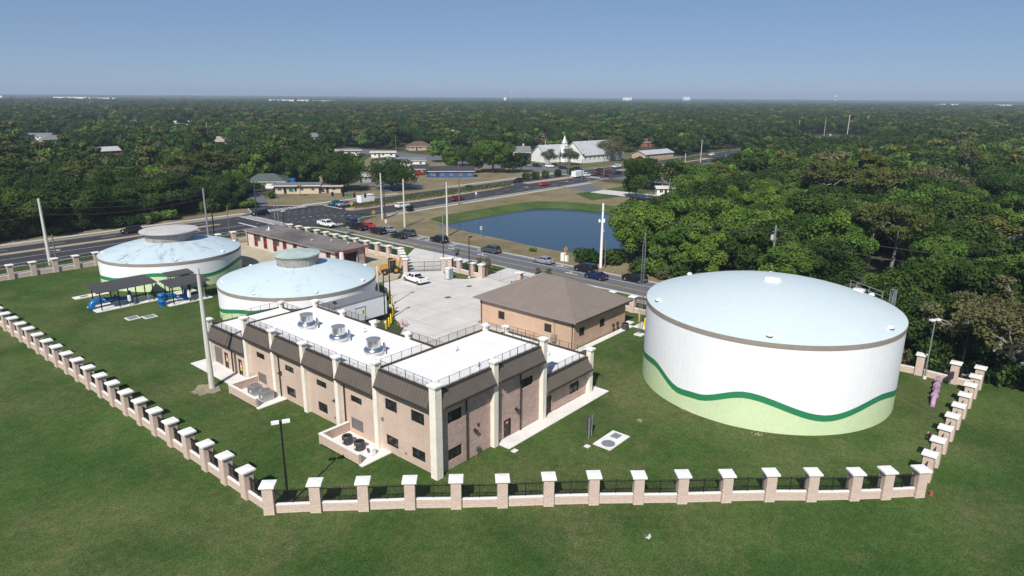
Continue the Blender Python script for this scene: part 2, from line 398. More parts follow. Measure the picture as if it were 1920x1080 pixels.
# concrete yard with its two drive aprons
YARD = [(9.6,12.4),(33.9,12.4),(33.9,27),(52.6,27),(52.6,33.5),(62.4,37),(62.4,45.5),(59.6,45.0),(54,44.4),(50.6,45.6),(49.3,47.6),(50.0,50.4),(52.0,53.4),(62.4,55.4),(62.4,73.0),(52.3,65.6),(46.6,58.4),(42.8,55.0),(38.5,55.0),(36.0,51.5),(33.2,46.8),(29.4,41.4),(26.4,37.0),(25.0,33.4),(22.0,31),(9.6,31)]
yard = flat('concrete_yard', YARD, .030, 'concrete')
mat('joint_dark', (.22,.205,.19), rough=.9)
for x0,y0,x1,y1 in ((28,12.6,28,38),(22,12.6,22,30.5),(33.9,28,33.9,47),(40,28,40,54.5),(46,28,46,56),(22,20,33.9,20),(22,27.6,52,27.6),(27,34,52,34),(30,40,62,40.2),(34,47,49,47),(47,58,62,60),(50,54,62,66)):
    d = Vector((x1-x0,y1-y0)).normalized(); nx, ny = -d.y*.022, d.x*.022
    MB().sheet([(x0-nx,y0-ny),(x1-nx,y1-ny),(x1+nx,y1+ny),(x0+nx,y0+ny)], .034).build('expansion_joint', MT['joint_dark'], yard)
for p in ((39.99, 39.52), (33.67, 24.87), (47.47, 41.69), (49.74, 36.01)):
    MB().box(-.55,-.45,0,.55,.45,.012).build('drain_grate', MT['louver_grey'] if p[0] > 30 else MT['terracotta'], yard, loc=(p[0],p[1],.034))
for poly in ([(-2.3,32.2),(-2.3,42.9),(0,42.9),(0,32.2)], [(7.9,-1.75),(25.7,-1.75),(25.7,1.0),(24.2,1.0),(24.2,-.05),(7.9,-.05)], [(33,8.0),(47.9,8.0),(47.9,8.9),(33,8.9)]):
    tag(MB().prism(poly, 0.0, .09).build('concrete_walk', MT['slab']), kind='structure')
flat('worn_sand', jitter_loop(smooth_loop([(-6.4,33.4),(-5.6,32.6),(-4.6,32.0),(-3.6,32.6),(-3.2,34.0),(-3.5,35.4),(-4.6,35.6),(-5.4,35.0),(-6.2,34.6)],1), .35, 2), .022, 'worn_ground')

# ---------------------------------------------------------------- roads
def fillet(cx, cy, r, a0, a1, n=8):
    return [(cx+r*math.cos(math.radians(a0+(a1-a0)*i/n)), cy+r*math.sin(math.radians(a0+(a1-a0)*i/n))) for i in range(n+1)]
side = flat('side_road', [(62.4,-140),(72.0,-140),(72.0,113)] + [(62.4,113)], .026, 'asphalt_old')
mainp = [(-260,117.6),(48,117.6)] + fillet(50.4,105.4,12.2,78,3,6) + [(72.0,104)] + fillet(81.5,104.2,9.4,178,92,6) + [(207,113.6),(232,113.6),(420,113.6),(640,132),(640,146),(420,140.2),(236,140.2),(210,140.2)] + [(85,140.2),(80,143),(72.4,152),(66.0,152),(62,142.5),(57,140.2),(-260,140.2)]
mainr = flat('main_road', mainp, .038, 'asphalt_new')
north = flat('north_street', [(66.0,151.5),(72.4,151.5),(80.5,166.5),(92,196),(110,260),(104,262),(85,198),(75,170)], .030, 'asphalt_old')
cross = flat('cross_street', [(210,140),(235,140),(235,330),(214,330)], .030, 'asphalt_old')
cross2 = flat('cross_street', [(207,114),(232,114),(226,20),(214,20)], .030, 'asphalt_old')
drive = flat('pond_drive', [(171,113.8),(190,113.8),(176,97),(176,80),(166,80),(168,98)], .020, 'asphalt_old')
flat('drive_slab', [(166.2,96),(175.8,96),(176,74),(166,74)], .028, 'concrete')
flat('house_drive', [(118,150),(140,152),(143,158),(134,168),(128,182),(122,182),(128,164),(118,158)], .024, 'asphalt_old')

def kerb(pts, w=.28, h=.13):
    mb = MB()
    for i in range(len(pts)-1):
        a, b = Vector(pts[i]), Vector(pts[i+1]); d = (b-a).normalized(); nx = Vector((-d.y, d.x))*w*.5
        mb.prism([tuple(a-nx), tuple(b-nx), tuple(b+nx), tuple(a+nx)], 0.0, h)
    return tag(mb.build('kerb', MT['kerb_stone']), kind='structure')
def walk(pts, w=1.5, z=.11):
    mb = MB()
    for i in range(len(pts)-1):
        a, b = Vector(pts[i]), Vector(pts[i+1]); d = (b-a).normalized(); nx = Vector((-d.y, d.x))*w*.5
        mb.prism([tuple(a-nx), tuple(b-nx), tuple(b+nx), tuple(a+nx)], 0.0, z)
    return tag(mb.build('sidewalk', MT['kerb_stone']), kind='structure')
kerb([(-260,117.4),(48,117.4)] + fillet(50.4,105.4,12.0,78,3,6) + [(62.3,73.2)])
kerb([(62.3,55.2),(62.3,45.6)]); kerb([(62.3,36.8),(62.3,-140)])
kerb([(72.15,-140),(72.15,104)] + fillet(81.5,104.2,9.2,178,92,6) + [(170,113.4)]); kerb([(190.5,113.4),(206,113.4)])
kerb([(-260,140.4),(57,140.4),(62,142.7),(65.8,152)]); kerb([(72.6,152),(80.2,143.2),(85,140.4),(117,140.4)]); kerb([(141,140.4),(209.5,140.4)])
kerb([(236,140.5),(420,140.4)]); kerb([(233,113.3),(420,113.3)])
walk([(-260,112.2),(48,112.2),(57,106.5)]); walk([(-260,143.4),(60,143.4)]); walk([(80,144.6),(117,143.4)]); walk([(141,143.4),(209,143.4)])
walk([(59.2,104),(59.2,74)], 1.3); walk([(59.6,35),(59.6,-60)], 1.3); walk([(86,110.9),(170,110.9)], 1.4)
# medians
def median(poly, name='median', m='median_tan', z=.17):
    return tag(MB().prism(poly, 0.0, z).build(name, MT[m]), kind='structure')
median([(-260,131.2),(40,131.2),(47,131.6),(47,132.4),(40,132.9),(-260,132.9)])
median([(83.4,127.0),(84.6,124.6),(112,123.9),(150,126.2),(163,128.6),(163,130.2),(112,130.0),(84.6,129.4)])
median([(170,127.2),(203,125.2),(203,130.5),(170,130.6)]); median([(238,124),(330,124),(330,130),(238,130)])
for i,(x0,x1,w) in enumerate(((238,330,3.2),)): pass

# paint: each dash, bar and arrow is its own piece
def stripe(road, x0, y0, x1, y1, w=.14, m='road_white', z=.046, name='lane_line'):
    d = Vector((x1-x0,y1-y0)); L = d.length; d.normalize(); nx, ny = -d.y*w/2, d.x*w/2
    cx, cy = (x0+x1)/2, (y0+y1)/2
    return MB().sheet([(x0-nx-cx,y0-ny-cy),(x1-nx-cx,y1-ny-cy),(x1+nx-cx,y1+ny-cy),(x0+nx-cx,y0+ny-cy)], 0).build(name, MT[m], road, loc=(cx,cy,z))
def dashes(road, x0, y0, x1, y1, step=12.0, length=3.2, w=.16, z=.046):
    d = Vector((x1-x0,y1-y0)); L = d.length; d.normalize(); t = 0.0
    while t+length <= L:
        stripe(road, x0+d.x*t, y0+d.y*t, x0+d.x*(t+length), y0+d.y*(t+length), w, z=z, name='lane_dash'); t += step
for y in (121.1, 126.6): stripe(mainr, -120, y, 51, y, .17)
dashes(mainr, -120, 118.6, 50, 118.6, 9, 3); dashes(mainr, -90, 136.7, 54, 136.7, 11, 3.4)
stripe(mainr, -120, 133.4, 47, 133.4, .15, 'road_yellow'); stripe(mainr, -120, 139.6, 54, 139.6, .15)
stripe(mainr, 51.6, 119, 51.6, 131, .6, name='stop_bar')
dashes(mainr, 86, 118.7, 205, 118.7, 11, 3.4); dashes(mainr, 86, 135.2, 205, 135.2, 11, 3.4)
dashes(mainr, 150, 122.6, 205, 122.6, 11, 3.4)
stripe(mainr, 92, 114.4, 205, 114.4, .15); stripe(mainr, 88, 130.8, 205, 130.8, .15, 'road_yellow'); stripe(mainr, 86, 139.5, 117, 139.5); stripe(mainr, 141, 139.5, 205, 139.5)
dashes(mainr, 240, 118.7, 400, 118.7, 12, 3.4); dashes(mainr, 240, 135.2, 400, 135.2, 12, 3.4)
stripe(mainr, 84.2, 130.2, 84.2, 139.5, .6, name='stop_bar'); stripe(mainr, 204, 114.4, 204, 124, .6, name='stop_bar')
dashes(mainr, 54, 121.2, 83, 118.7, 2.2, .8); dashes(mainr, 54, 126.4, 83, 123.6, 2.2, .8); dashes(mainr, 54, 136.7, 83, 135.2, 2.2, .8); dashes(mainr, 56, 133.2, 83, 131, 2.2, .8)
for k in range(9):                                                     # curved turn guides
    a = math.radians(8+k*9); stripe(mainr, 66+14*math.cos(a), 112+14*math.sin(a), 66+14*math.cos(a+.07), 112+14*math.sin(a+.07), .16, name='turn_guide')
# crosswalks
def crosswalk(road, x0, y0, x1, y1, width, along, n, edge=True):
    """ladder from (x0,y0) to (x1,y1)"""
    d = Vector((x1-x0,y1-y0)); L = d.length; d.normalize(); nx = Vector((-d.y,d.x))*width/2
    if edge:
        for s in (-1,1): stripe(road, x0+nx.x*s, y0+nx.y*s, x1+nx.x*s, y1+nx.y*s, .4, name='crosswalk_edge')
    for i in range(n):
        t = L*(i+.5)/n; c = Vector((x0,y0))+d*t
        stripe(road, c.x-nx.x*.86, c.y-nx.y*.86, c.x+nx.x*.86, c.y+nx.y*.86, L/n*.45, name='crosswalk_bar')
crosswalk(mainr, 58.0, 118, 58.0, 139.6, 3.0, 1, 20)
crosswalk(mainr, 64.6, 109.6, 74.6, 109.6, 2.6, 0, 9, False)
crosswalk(mainr, 64.0, 143.0, 79.4, 142.4, 2.6, 0, 11)
crosswalk(mainr, 207, 114.6, 207, 139, 3.0, 1, 18); crosswalk(mainr, 172, 111.6, 189, 111.6, 2.6, 0, 12)
stripe(side, 65.6, 104.6, 71.8, 104.6, .6, z=.034, name='stop_bar')
for dx in (-.17, .17): stripe(side, 65.5+dx, 104, 65.5+dx, -140, .13, 'road_yellow', .034)
for k in range(7): stripe(side, 64.1, 98-k*4.2, 65.2, 96.4-k*4.2, .3, 'road_yellow', .034, 'hatch_bar')
stripe(side, 63.6, 102, 64.9, 66, .13, 'road_yellow', .034)
stripe(side, 68.9, 103, 68.9, -140, .15, 'road_white', .034); stripe(side, 71.6, 70, 71.6, -140, .13, 'road_white', .034)
stripe(side, 62.8, 100, 62.8, 74, .13, 'road_white', .034); stripe(side, 62.8, 36, 62.8, -140, .13, 'road_white', .034)
# turn arrows
def arrow(road, x, y, rz, z=.05, turn=1):
    mb = MB().add([(-.12,-1.7,0),(.12,-1.7,0),(.12,.5,0),(-.12,.5,0),(-.42,.5,0),(.42,.5,0),(0,1.5,0)], [(0,1,2,3),(4,5,6)])
    mb.add([(.12*turn,-.2,.004),(.8*turn,.35,.004),(.8*turn,.62,.004),(.12*turn,.1,.004),(.7*turn,.12,.004),(1.25*turn,.65,.004),(.62*turn,.86,.004)], [(0,1,2,3),(4,5,6)])
    o = mb.build('turn_arrow', MT['road_white'], road, loc=(x,y,z)); o.rotation_euler = (0,0,rz); return o
R90 = math.pi/2
for x,y in ((8,129),(27,129),(39,129)): arrow(mainr, x, y, -R90, turn=1)
for x,y in ((97,116),(186,121),(160,120.6)): arrow(mainr, x, y, -R90)
for x,y in ((70.4,74),(67.2,66),(70.4,60),(67.2,57),(70.4,38),(67.2,33.5)): arrow(side, x, y, 0, .036)
for y0 in (79.5, 76.5, 68.2):                                          # worn lane marks
    for k in range(4): stripe(side, 69.6+k*.55, y0, 69.6+k*.55, y0+1.6, .22, z=.036, name='lane_mark')


# ---------------------------------------------------------------- shared building pieces
def grid_wall(mb, p0, d, out, L, z0, z1, holes, depth=.16, mi=0):
    """outer skin of a wall from p0 along d with rectangular openings (a,b,za,zb) and their reveals"""
    xs = sorted(set([0, L] + [h[0] for h in holes] + [h[1] for h in holes])); zs = sorted(set([z0, z1] + [h[2] for h in holes] + [h[3] for h in holes]))
    P = lambda a, z, k=0.0: (p0[0]+d[0]*a-out[0]*k, p0[1]+d[1]*a-out[1]*k, z)
    for i in range(len(xs)-1):
        for j in range(len(zs)-1):
            cx, cz = (xs[i]+xs[i+1])/2, (zs[j]+zs[j+1])/2
            if any(h[0] < cx < h[1] and h[2] < cz < h[3] for h in holes): continue
            mb.add([P(xs[i],zs[j]),P(xs[i+1],zs[j]),P(xs[i+1],zs[j+1]),P(xs[i],zs[j+1])], [(0,1,2,3)], mi)
    for a,b,za,zb in holes:
        mb.add([P(a,za),P(b,za),P(b,zb),P(a,zb),P(a,za,depth),P(b,za,depth),P(b,zb,depth),P(a,zb,depth)], [(0,1,5,4),(1,2,6,5),(2,3,7,6),(3,0,4,7)], mi)
class Face:
    """a vertical face: a = metres along d, k = metres outwards"""
    def __init__(s, p0, d, out): s.p0, s.d, s.out = p0, d, out
    def P(s, a, z, k): return (s.p0[0]+s.d[0]*a+s.out[0]*k, s.p0[1]+s.d[1]*a+s.out[1]*k, z)
    def block(s, mb, a0, a1, z0, z1, k0, k1, mi=0):
        p, q = s.P(a0,z0,k0), s.P(a1,z1,k1)
        return mb.box(min(p[0],q[0]),min(p[1],q[1]),min(p[2],q[2]),max(p[0],q[0]),max(p[1],q[1]),max(p[2],q[2]),mi)
    def window(s, parent, a0, a1, z0, z1, depth=.16, mull=1, name='window', glass='window_glass', frame='frame_black'):
        mb = MB(); t = .06
        s.block(mb,a0,a1,z0,z0+t,-depth,-depth+.09); s.block(mb,a0,a1,z1-t,z1,-depth,-depth+.09)
        s.block(mb,a0,a0+t,z0+t,z1-t,-depth,-depth+.09); s.block(mb,a1-t,a1,z0+t,z1-t,-depth,-depth+.09)
        for i in range(mull):
            c = a0+(a1-a0)*(i+1)/(mull+1); s.block(mb,c-.035,c+.035,z0+t,z1-t,-depth,-depth+.08)
        w = mb.build(name, MT[frame], parent)
        edges = [a0+t]+[a0+(a1-a0)*(i+1)/(mull+1) for i in range(mull)]+[a1-t]
        for i in range(mull+1):
            g = MB(); s.block(g, edges[i]+(.036 if i else 0), edges[i+1]-(.036 if i<mull else 0), z0+t, z1-t, -depth-.02+.012*i, -depth+.02+.012*i); g.build('pane', MT[glass], w)
        return w
    def louver(s, parent, a0, a1, z0, z1, m='louver_grey', n=9):
        mb = MB(); s.block(mb,a0,a1,z0,z1,-.14,-.06)
        for f in ((a0,a0+.05,z0,z1),(a1-.05,a1,z0,z1),(a0+.05,a1-.05,z0,z0+.05),(a0+.05,a1-.05,z1-.05,z1)): s.block(mb,f[0],f[1],f[2],f[3],-.06,.015)
        l = mb.build('louver', MT[m], parent)
        for i in range(n):
            z = z0+.06+(z1-z0-.12)*(i+.5)/n; h = (z1-z0-.12)/n
            b = MB(); pr = [s.P(a0+.06,z-h*.42,.0),s.P(a1-.06,z-h*.42,.0),s.P(a1-.06,z+h*.42,-.05),s.P(a0+.06,z+h*.42,-.05)]
            b.add(pr, [(0,1,2,3)]); b.build('slat', MT[m], l)
        return l
    def door(s, parent, a0, a1, z1, sign=0):
        mb = MB(); s.block(mb,a0,a1,.09,z1,-.12,-.06); d = mb.build('door', MT['door_dark'], parent)
        mb = MB(); s.block(mb,a0-.05,a0,.09,z1+.05,-.1,.012); s.block(mb,a1,a1+.05,.09,z1+.05,-.1,.012); s.block(mb,a0,a1,z1,z1+.05,-.1,.012); mb.build('door_frame', MT['bronze_dark'], d)
        mb = MB(); s.block(mb,a0+.06,a0+.2,1.0,1.05,-.06,.0); mb.build('handle', MT['galvanised'], d)
        c = (a0+a1)/2
        if sign:
            mb = MB(); s.block(mb,c-.18,c+.22,1.45,1.85,-.06,-.045); mb.build('warning_sign', MT['red_sign'], d)
            mb = MB(); s.block(mb,c-.13,c+.17,1.56,1.66,-.045,-.038); mb.build('warning_text', MT['white_sign'], d)
        if sign > 1:
            mb = MB(); s.block(mb,c-.16,c+.2,1.18,1.4,-.06,-.045); mb.build('notice', MT['white_sign'], d)
            for z in (.92,.66)[:sign-1]:
                mb = MB(); s.block(mb,c-.18,c+.22,z,z+.22,-.06,-.045); mb.build('caution_sign', MT['yellow_sign'], d)
        return d
    def mansard(s, parent, a0, a1, zb, zt, kb=.78, kt=.14):
        mb = MB(); p0 = s.P(a0,0,0); p1 = s.P(a1,0,0)
        mb.sweep([(0.02,zb),(kb,zb),(kb,zb+.16),(kt,zt),(0.02,zt)], p0, p1, s.out); m = mb.build('mansard', MT['bronze_metal'], parent)
        n = max(3, int(round((a1-a0)/.42)))
        for i in range(n+1):
            a = a0+.02+(a1-a0-.04)*i/n; q0 = s.P(a-.014,0,0); q1 = s.P(a+.014,0,0)
            MB().sweep([(kb+.002,zb+.17),(kb+.03,zb+.19),(kt+.03,zt+.02),(kt+.002,zt)], q0, q1, s.out).build('seam', MT['bronze_seam'], m)
        mb = MB(); mb.sweep([(kt-.06,zt),(kt+.05,zt),(kt+.05,zt+.14),(kt-.06,zt+.14)], p0, p1, s.out); mb.build('coping', MT['bronze_dark'], m)
        mb = MB(); mb.sweep([(kb-.02,zb-.05),(kb+.1,zb-.05),(kb+.1,zb+.12),(kb+.0,zb+.12)], s.P(a0+.004,0,0), s.P(a1-.004,0,0), s.out); mb.build('gutter', MT['bronze_dark'], m)
        return m
def rail_run(parent, p0, p1, z, h=.85, step=1.25, bal=.14, m='rail_bronze'):
    """roof guard rail: posts and two rails, balusters as one sub-part"""
    a, b = Vector((p0[0],p0[1],z)), Vector((p1[0],p1[1],z)); d = b-a; L = d.length; d.normalize()
    mb = MB(); n = max(1, round(L/step))
    for i in range(n+1):
        c = a+d*(L*i/n); mb.box(c.x-.022,c.y-.022,z,c.x+.022,c.y+.022,z+h)
    up = Vector((0,0,1))
    for hz in (.1, h-.03): mb.tube([a+up*hz, b+up*hz], .019, 5)
    r = mb.build('guard_rail', MT[m], parent)
    mb = MB(); k = int(L/bal)
    for i in range(1,k):
        c = a+d*(L*i/k); mb.box(c.x-.006,c.y-.006,z+.1,c.x+.006,c.y+.006,z+h-.03)
    tag(mb.build('balusters', MT[m], r), kind='stuff'); return r
def pier(parent, x, y, h, w=.56, m='cream_block', cap=.16):
    mb = MB(); mb.box(-w/2,-w/2,0,w/2,w/2,h-.34); p = mb.build('pier', MT[m], parent, loc=(x,y,0))
    c = w/2; mb = MB(); mb.box(-c-.07,-c-.07,h-.34,c+.07,c+.07,h-.2); mb.box(-c-.16,-c-.16,h-.2,c+.16,c+.16,h-.05)
    mb.frustum((-c-.16,-c-.16,c+.16,c+.16),h-.05,(-.08,-.08,.08,.08),h+.06); mb.build('cap', MT['white_cap'], p)
    return p

# ---------------------------------------------------------------- the office building
office = thing('office_building', 'tan block two storey office with white flat roofs and dark bronze mansards', 'building', (0,0,0))
FA = Face((0,0), (0,1), (-1,0)); FB = Face((0,0), (1,0), (0,-1))
A_up = [(5.28,6.99),(1.55,3.33)]
holesA1 = [(a,b,4.45,5.6) for a,b in A_up]+[(a,b,.73,1.8) for a,b in A_up]
small = [(10.63,12.40),(16.52,18.28),(22.57,24.3),(28.57,30.32)]
holesA2 = [(a-7.9,b-7.9,3.58,4.28) for a,b in small]+[(10.62-7.9,12.46-7.9,.63,1.81),(16.59-7.9,18.25-7.9,.66,1.76),(22.56-7.9,24.31-7.9,.64,1.72),(28.59-7.9,30.32-7.9,.56,1.72)]
holesA3 = [(38.87-32,40.94-32,.28,2.4),(37.45-32,38.23-32,.09,2.1),(34.06-32,34.83-32,.09,2.1)]
mb = MB(); grid_wall(mb,(0,0),(0,1),(-1,0),7.9,-.05,8.2,holesA1); mb.build('wall', MT['tan_block'], office)
mb = MB(); grid_wall(mb,(0,7.9),(0,1),(-1,0),24.1,-.05,7.2,holesA2); mb.build('wall', MT['tan_block'], office)
mb = MB(); grid_wall(mb,(0,32),(0,1),(-1,0),9.3,-.05,4.95,holesA3); mb.build('wall', MT['tan_block'], office)
holesB1 = [(1.42,3.19,4.6,5.75),(1.42,3.19,.87,2.02),(11.83,13.62,4.5,5.52),(9.14,10.1,.09,1.98)]
holesB2 = [(20.25-15,22.05-15,.92,2.16),(15.9-15,16.8-15,.09,2.1)]
mb = MB(); grid_wall(mb,(0,0),(1,0),(0,-1),15,-.05,8.2,holesB1); mb.build('wall', MT['pink_block'], office)
mb = MB(); grid_wall(mb,(15,0),(1,0),(0,-1),9,-.05,4.45,holesB2); mb.build('wall', MT['pink_block'], office)
mb = MB()                                                                # hidden sides
for p0,d,out,L,z1 in (((15,0),(0,1),(1,0),7.9,8.2),((0,7.9),(1,0),(0,1),15,8.2),((9.3,7.9),(0,1),(1,0),24.1,7.2),((0,32),(1,0),(0,1),9.3,7.2),((10,32),(0,1),(1,0),9.3,4.95),((0,41.3),(1,0),(0,1),10,4.95),((24,0),(0,1),(1,0),12.6,4.45),((14.99,12.6),(1,0),(0,1),9,4.45),((15,7.95),(0,1),(-1,0),4.6,4.45),((9.3,32.0),(1,0),(0,-1),.7,4.95)):
    grid_wall(mb,p0,d,out,L,-.05,z1,[])
mb.build('rear_wall', MT['tan_block'], office)
for x0,y0,x1,y1,z in ((0,0,15,7.9,8.2),(0,7.9,9.3,32,7.2),(0,32,10,41.3,4.95),(15,0,24,12.6,4.45)):
    r = MB().box(x0+.03,y0+.03,z-.25,x1-.03,y1-.03,z).build('roof', MT['white_roof'], office)
    c = MB(); t = .16
    for e in ((x0-.05,y0-.05,x1+.05,y0+t),(x0-.05,y1-t,x1+.05,y1+.05),(x0-.05,y0+t,x0+t,y1-t),(x1-t,y0+t,x1+.05,y1-t)): c.box(e[0],e[1],z-.06,e[2],e[3],z+.15)
    c.build('coping', MT['bronze_dark'], r)
    u = MB()
    for e in ((x0+t,y0+t,x1-t,y0+t+.32),(x0+t,y1-t-.32,x1-t,y1-t),(x0+t,y0+t+.32,x0+t+.32,y1-t-.32),(x1-t-.32,y0+t+.32,x1-t,y1-t-.32)): u.frustum(e, z-.02, (e[0],e[1],e[2],e[3]), z+.03)
    u.build('roof_flashing', MT['white_cap'], r)
    k = x0+1.9
    while k < x1-.6:
        MB().box(k,y0+.5,z,k+.05,y1-.5,z+.006).build('roof_seam', MT['roof_seam'], r); k += 2.6
for a,b in A_up: FA.window(office,a,b,4.45,5.6); FA.window(office,a,b,.73,1.8)
for a,b in small: FA.window(office,a,b,3.58,4.28)
FA.window(office,16.59,18.25,.66,1.76); FA.window(office,22.56,24.31,.64,1.72)
FA.louver(office,10.62,12.46,.63,1.81); FA.louver(office,28.59,30.32,.56,1.72); FA.louver(office,38.87,40.94,.28,2.4,n=14)
FA.door(office,37.45,38.23,2.1,2); FA.door(office,34.06,34.83,2.1,3)
FB.window(office,1.42,3.19,4.6,5.75); FB.window(office,1.42,3.19,.87,2.02); FB.window(office,11.83,13.62,4.5,5.52); FB.window(office,20.25,22.05,.92,2.16)
FB.door(office,9.14,10.1,1.98,1); FB.door(office,15.9,16.8,2.1,0)
FA.mansard(office,.34,7.6,6.75,8.2)
for a,b in ((8.2,13.8),(14.4,19.7),(20.3,25.7),(26.3,31.7)): FA.mansard(office,a,b,5.72,7.2)
FA.mansard(office,32.3,36.1,3.55,4.95); FA.mansard(office,36.25,40.9,3.55,4.95)
FB.mansard(office,.34,7.1,6.78,8.2); FB.mansard(office,7.75,14.7,6.8,8.2); FB.mansard(office,15.35,23.6,3.1,4.45)
pier(office,-.16,-.16,9.15,.78)
for y,h in ((7.9,9.15),(14.1,8.05),(20,8.05),(26,8.05),(32,8.2),(41.1,6.0)): pier(office,-.2,y,h,.58)
for x,h in ((7.43,9.1),(15.05,9.25),(23.8,5.6)): pier(office,x,-.2,h,.6)
for x,y,h in ((14.75,7.6,9.05),(23.7,12.4,5.4),(9.2,14.0,8.05),(9.2,19.9,8.05),(9.2,25.9,8.05),(9.2,31.6,8.2),(9.9,41.1,5.9)): pier(office,x,y,h,.58)
# roof guard rails
for p0,p1,z in (((.1,.5),(.1,7.5),8.35),((.5,.1),(7.1,.1),8.35),((7.8,.1),(14.7,.1),8.35),((.4,7.82),(14.4,7.82),8.35),((.1,8.3),(.1,13.7),7.35),((.1,14.5),(.1,19.6),7.35),((.1,20.4),(.1,25.6),7.35),((.1,26.4),(.1,31.5),7.35),
                ((9.2,8.2),(9.2,13.6),7.35),((9.2,14.4),(9.2,19.5),7.35),((9.2,20.3),(9.2,25.5),7.35),((9.2,26.3),(9.2,31.2),7.35),((.1,32.5),(.1,40.7),5.1),((.3,41.2),(9.6,41.2),5.1),((9.9,32.3),(9.9,40.7),5.1),((15.4,.1),(23.4,.1),4.6),((23.9,.3),(23.9,12.0),4.6),((14.9,.3),(14.9,7.3),8.35)):
    rail_run(office, p0, p1, z)
# rain pipes
def rain_pipe(x, y, z1, dx, dy):
    MB().tube([(x,y,.1),(x,y,z1-.5),(x+dx,y+dy,z1)], .075, 8).build('rain_pipe', MT['bronze_dark'], office)
rain_pipe(3.75,-.13,6.75,0,-.5); rain_pipe(11.55,-.13,6.8,0,-.5); rain_pipe(-.13,36.2,3.5,-.5,0); rain_pipe(-.12,25.4,5.6,0,0); rain_pipe(-.12,13.3,5.6,0,0); rain_pipe(8.0,-.13,6.75,0,-.5)
# wall fittings
for x,z in ((10.9,2.7),(4.85,2.75)):
    mb = MB(); FB.block(mb,x-.14,x+.14,z-.1,z+.1,.0,.14); FB.block(mb,x-.2,x+.2,z-.16,z-.02,.14,.36); mb.build('wall_light', MT['bronze_dark'], office)
for y,z in ((25.2,3.1),(14.9,2.95)):
    mb = MB(); FA.block(mb,y-.14,y+.14,z-.1,z+.1,.0,.14); FA.block(mb,y-.2,y+.2,z-.16,z-.02,.14,.36); mb.build('wall_light', MT['bronze_dark'], office)
for y,z,s_ in ((7.45,3.2,.13),(4.2,.75,.07),(15.3,.75,.08)):
    mb = MB(); FA.block(mb,y-s_,y+s_,z-s_*1.4,z+s_*1.4,.0,.06); mb.build('vent_box', MT['louver_grey'], office)
mb = MB(); FB.block(mb,5.3,5.5,2.9,3.2,.0,.06); mb.build('vent_box', MT['louver_dark'], office)
mb = MB(); mb.tube([(4.85,-.3,0),(4.85,-.3,.95)],.05,6); mb.box(4.65,-.42,.9,5.05,-.18,1.2); mb.build('meter_post', MT['galvanised'], office)
mb = MB(); mb.box(-.02,40.9,0,.0,41.2,2.2); mb.build('corner_trim', MT['bronze_dark'], office)

# roof exhaust fans, each a separate machine
def fan(x, y, z, s, label, group):
    t = thing('exhaust_fan', label, 'roof fan', (x,y,z), 0, group)
    MB().box(-.72*s,-.72*s,0,.72*s,.72*s,.32*s).build('curb', MT['white_cap'], t)
    MB().lathe([(.0,.30*s),(.86*s,.32*s),(.90*s,.46*s),(.86*s,.62*s),(.70*s,.76*s),(.60*s,.80*s),(.0,.82*s)], 28).build('base_ring', MT['shiny_metal'], t, True)
    MB().lathe([(.61*s,.78*s),(.60*s,1.45*s)], 28).build('housing', MT['shiny_metal'], t, True)
    MB().lathe([(.62*s,1.44*s),(.62*s,1.48*s),(.0,1.54*s)], 28).build('lid', MT['galvanised'], t, False)
    MB().box(1.05*s,-.1*s,0,1.22*s,.06*s,.82*s).build('switch_post', MT['white_cap'], t)
    return t
fan(3.8,25.3,7.2,1.2,'shiny exhaust fan on white roof, the one farthest from the camera','exhaust fans on the long roof')
fan(3.7,19.1,7.2,1.2,'shiny exhaust fan on white roof, middle of the three','exhaust fans on the long roof')
fan(3.7,13.1,7.2,1.2,'shiny exhaust fan on white roof, nearest of the three','exhaust fans on the long roof')
fan(3.0,34.6,4.95,.52,'small exhaust fan on the low roof end beside the tank','small roof fans')
def gooseneck(x, y, z, label):
    tag(MB().tube([(x,y,z),(x,y,z+.34),(x+.06,y+.02,z+.44),(x+.22,y+.05,z+.46),(x+.32,y+.08,z+.36)], .09, 8).build('roof_vent', MT['white_cap'], None, True), label, 'vent', 'small roof vents')
gooseneck(8.1,5.6,8.2,'white bent vent pipe near back of the tallest roof'); gooseneck(6.6,1.2,8.2,'white bent vent pipe by the front rail of the tallest roof')
gooseneck(7.2,19.4,7.2,'white bent vent pipe near rear edge of the long roof'); gooseneck(20.9,3.6,4.45,'white bent vent pipe on the lowest right roof'); gooseneck(4.9,28.6,7.2,'white bent vent pipe behind the farthest roof fan')

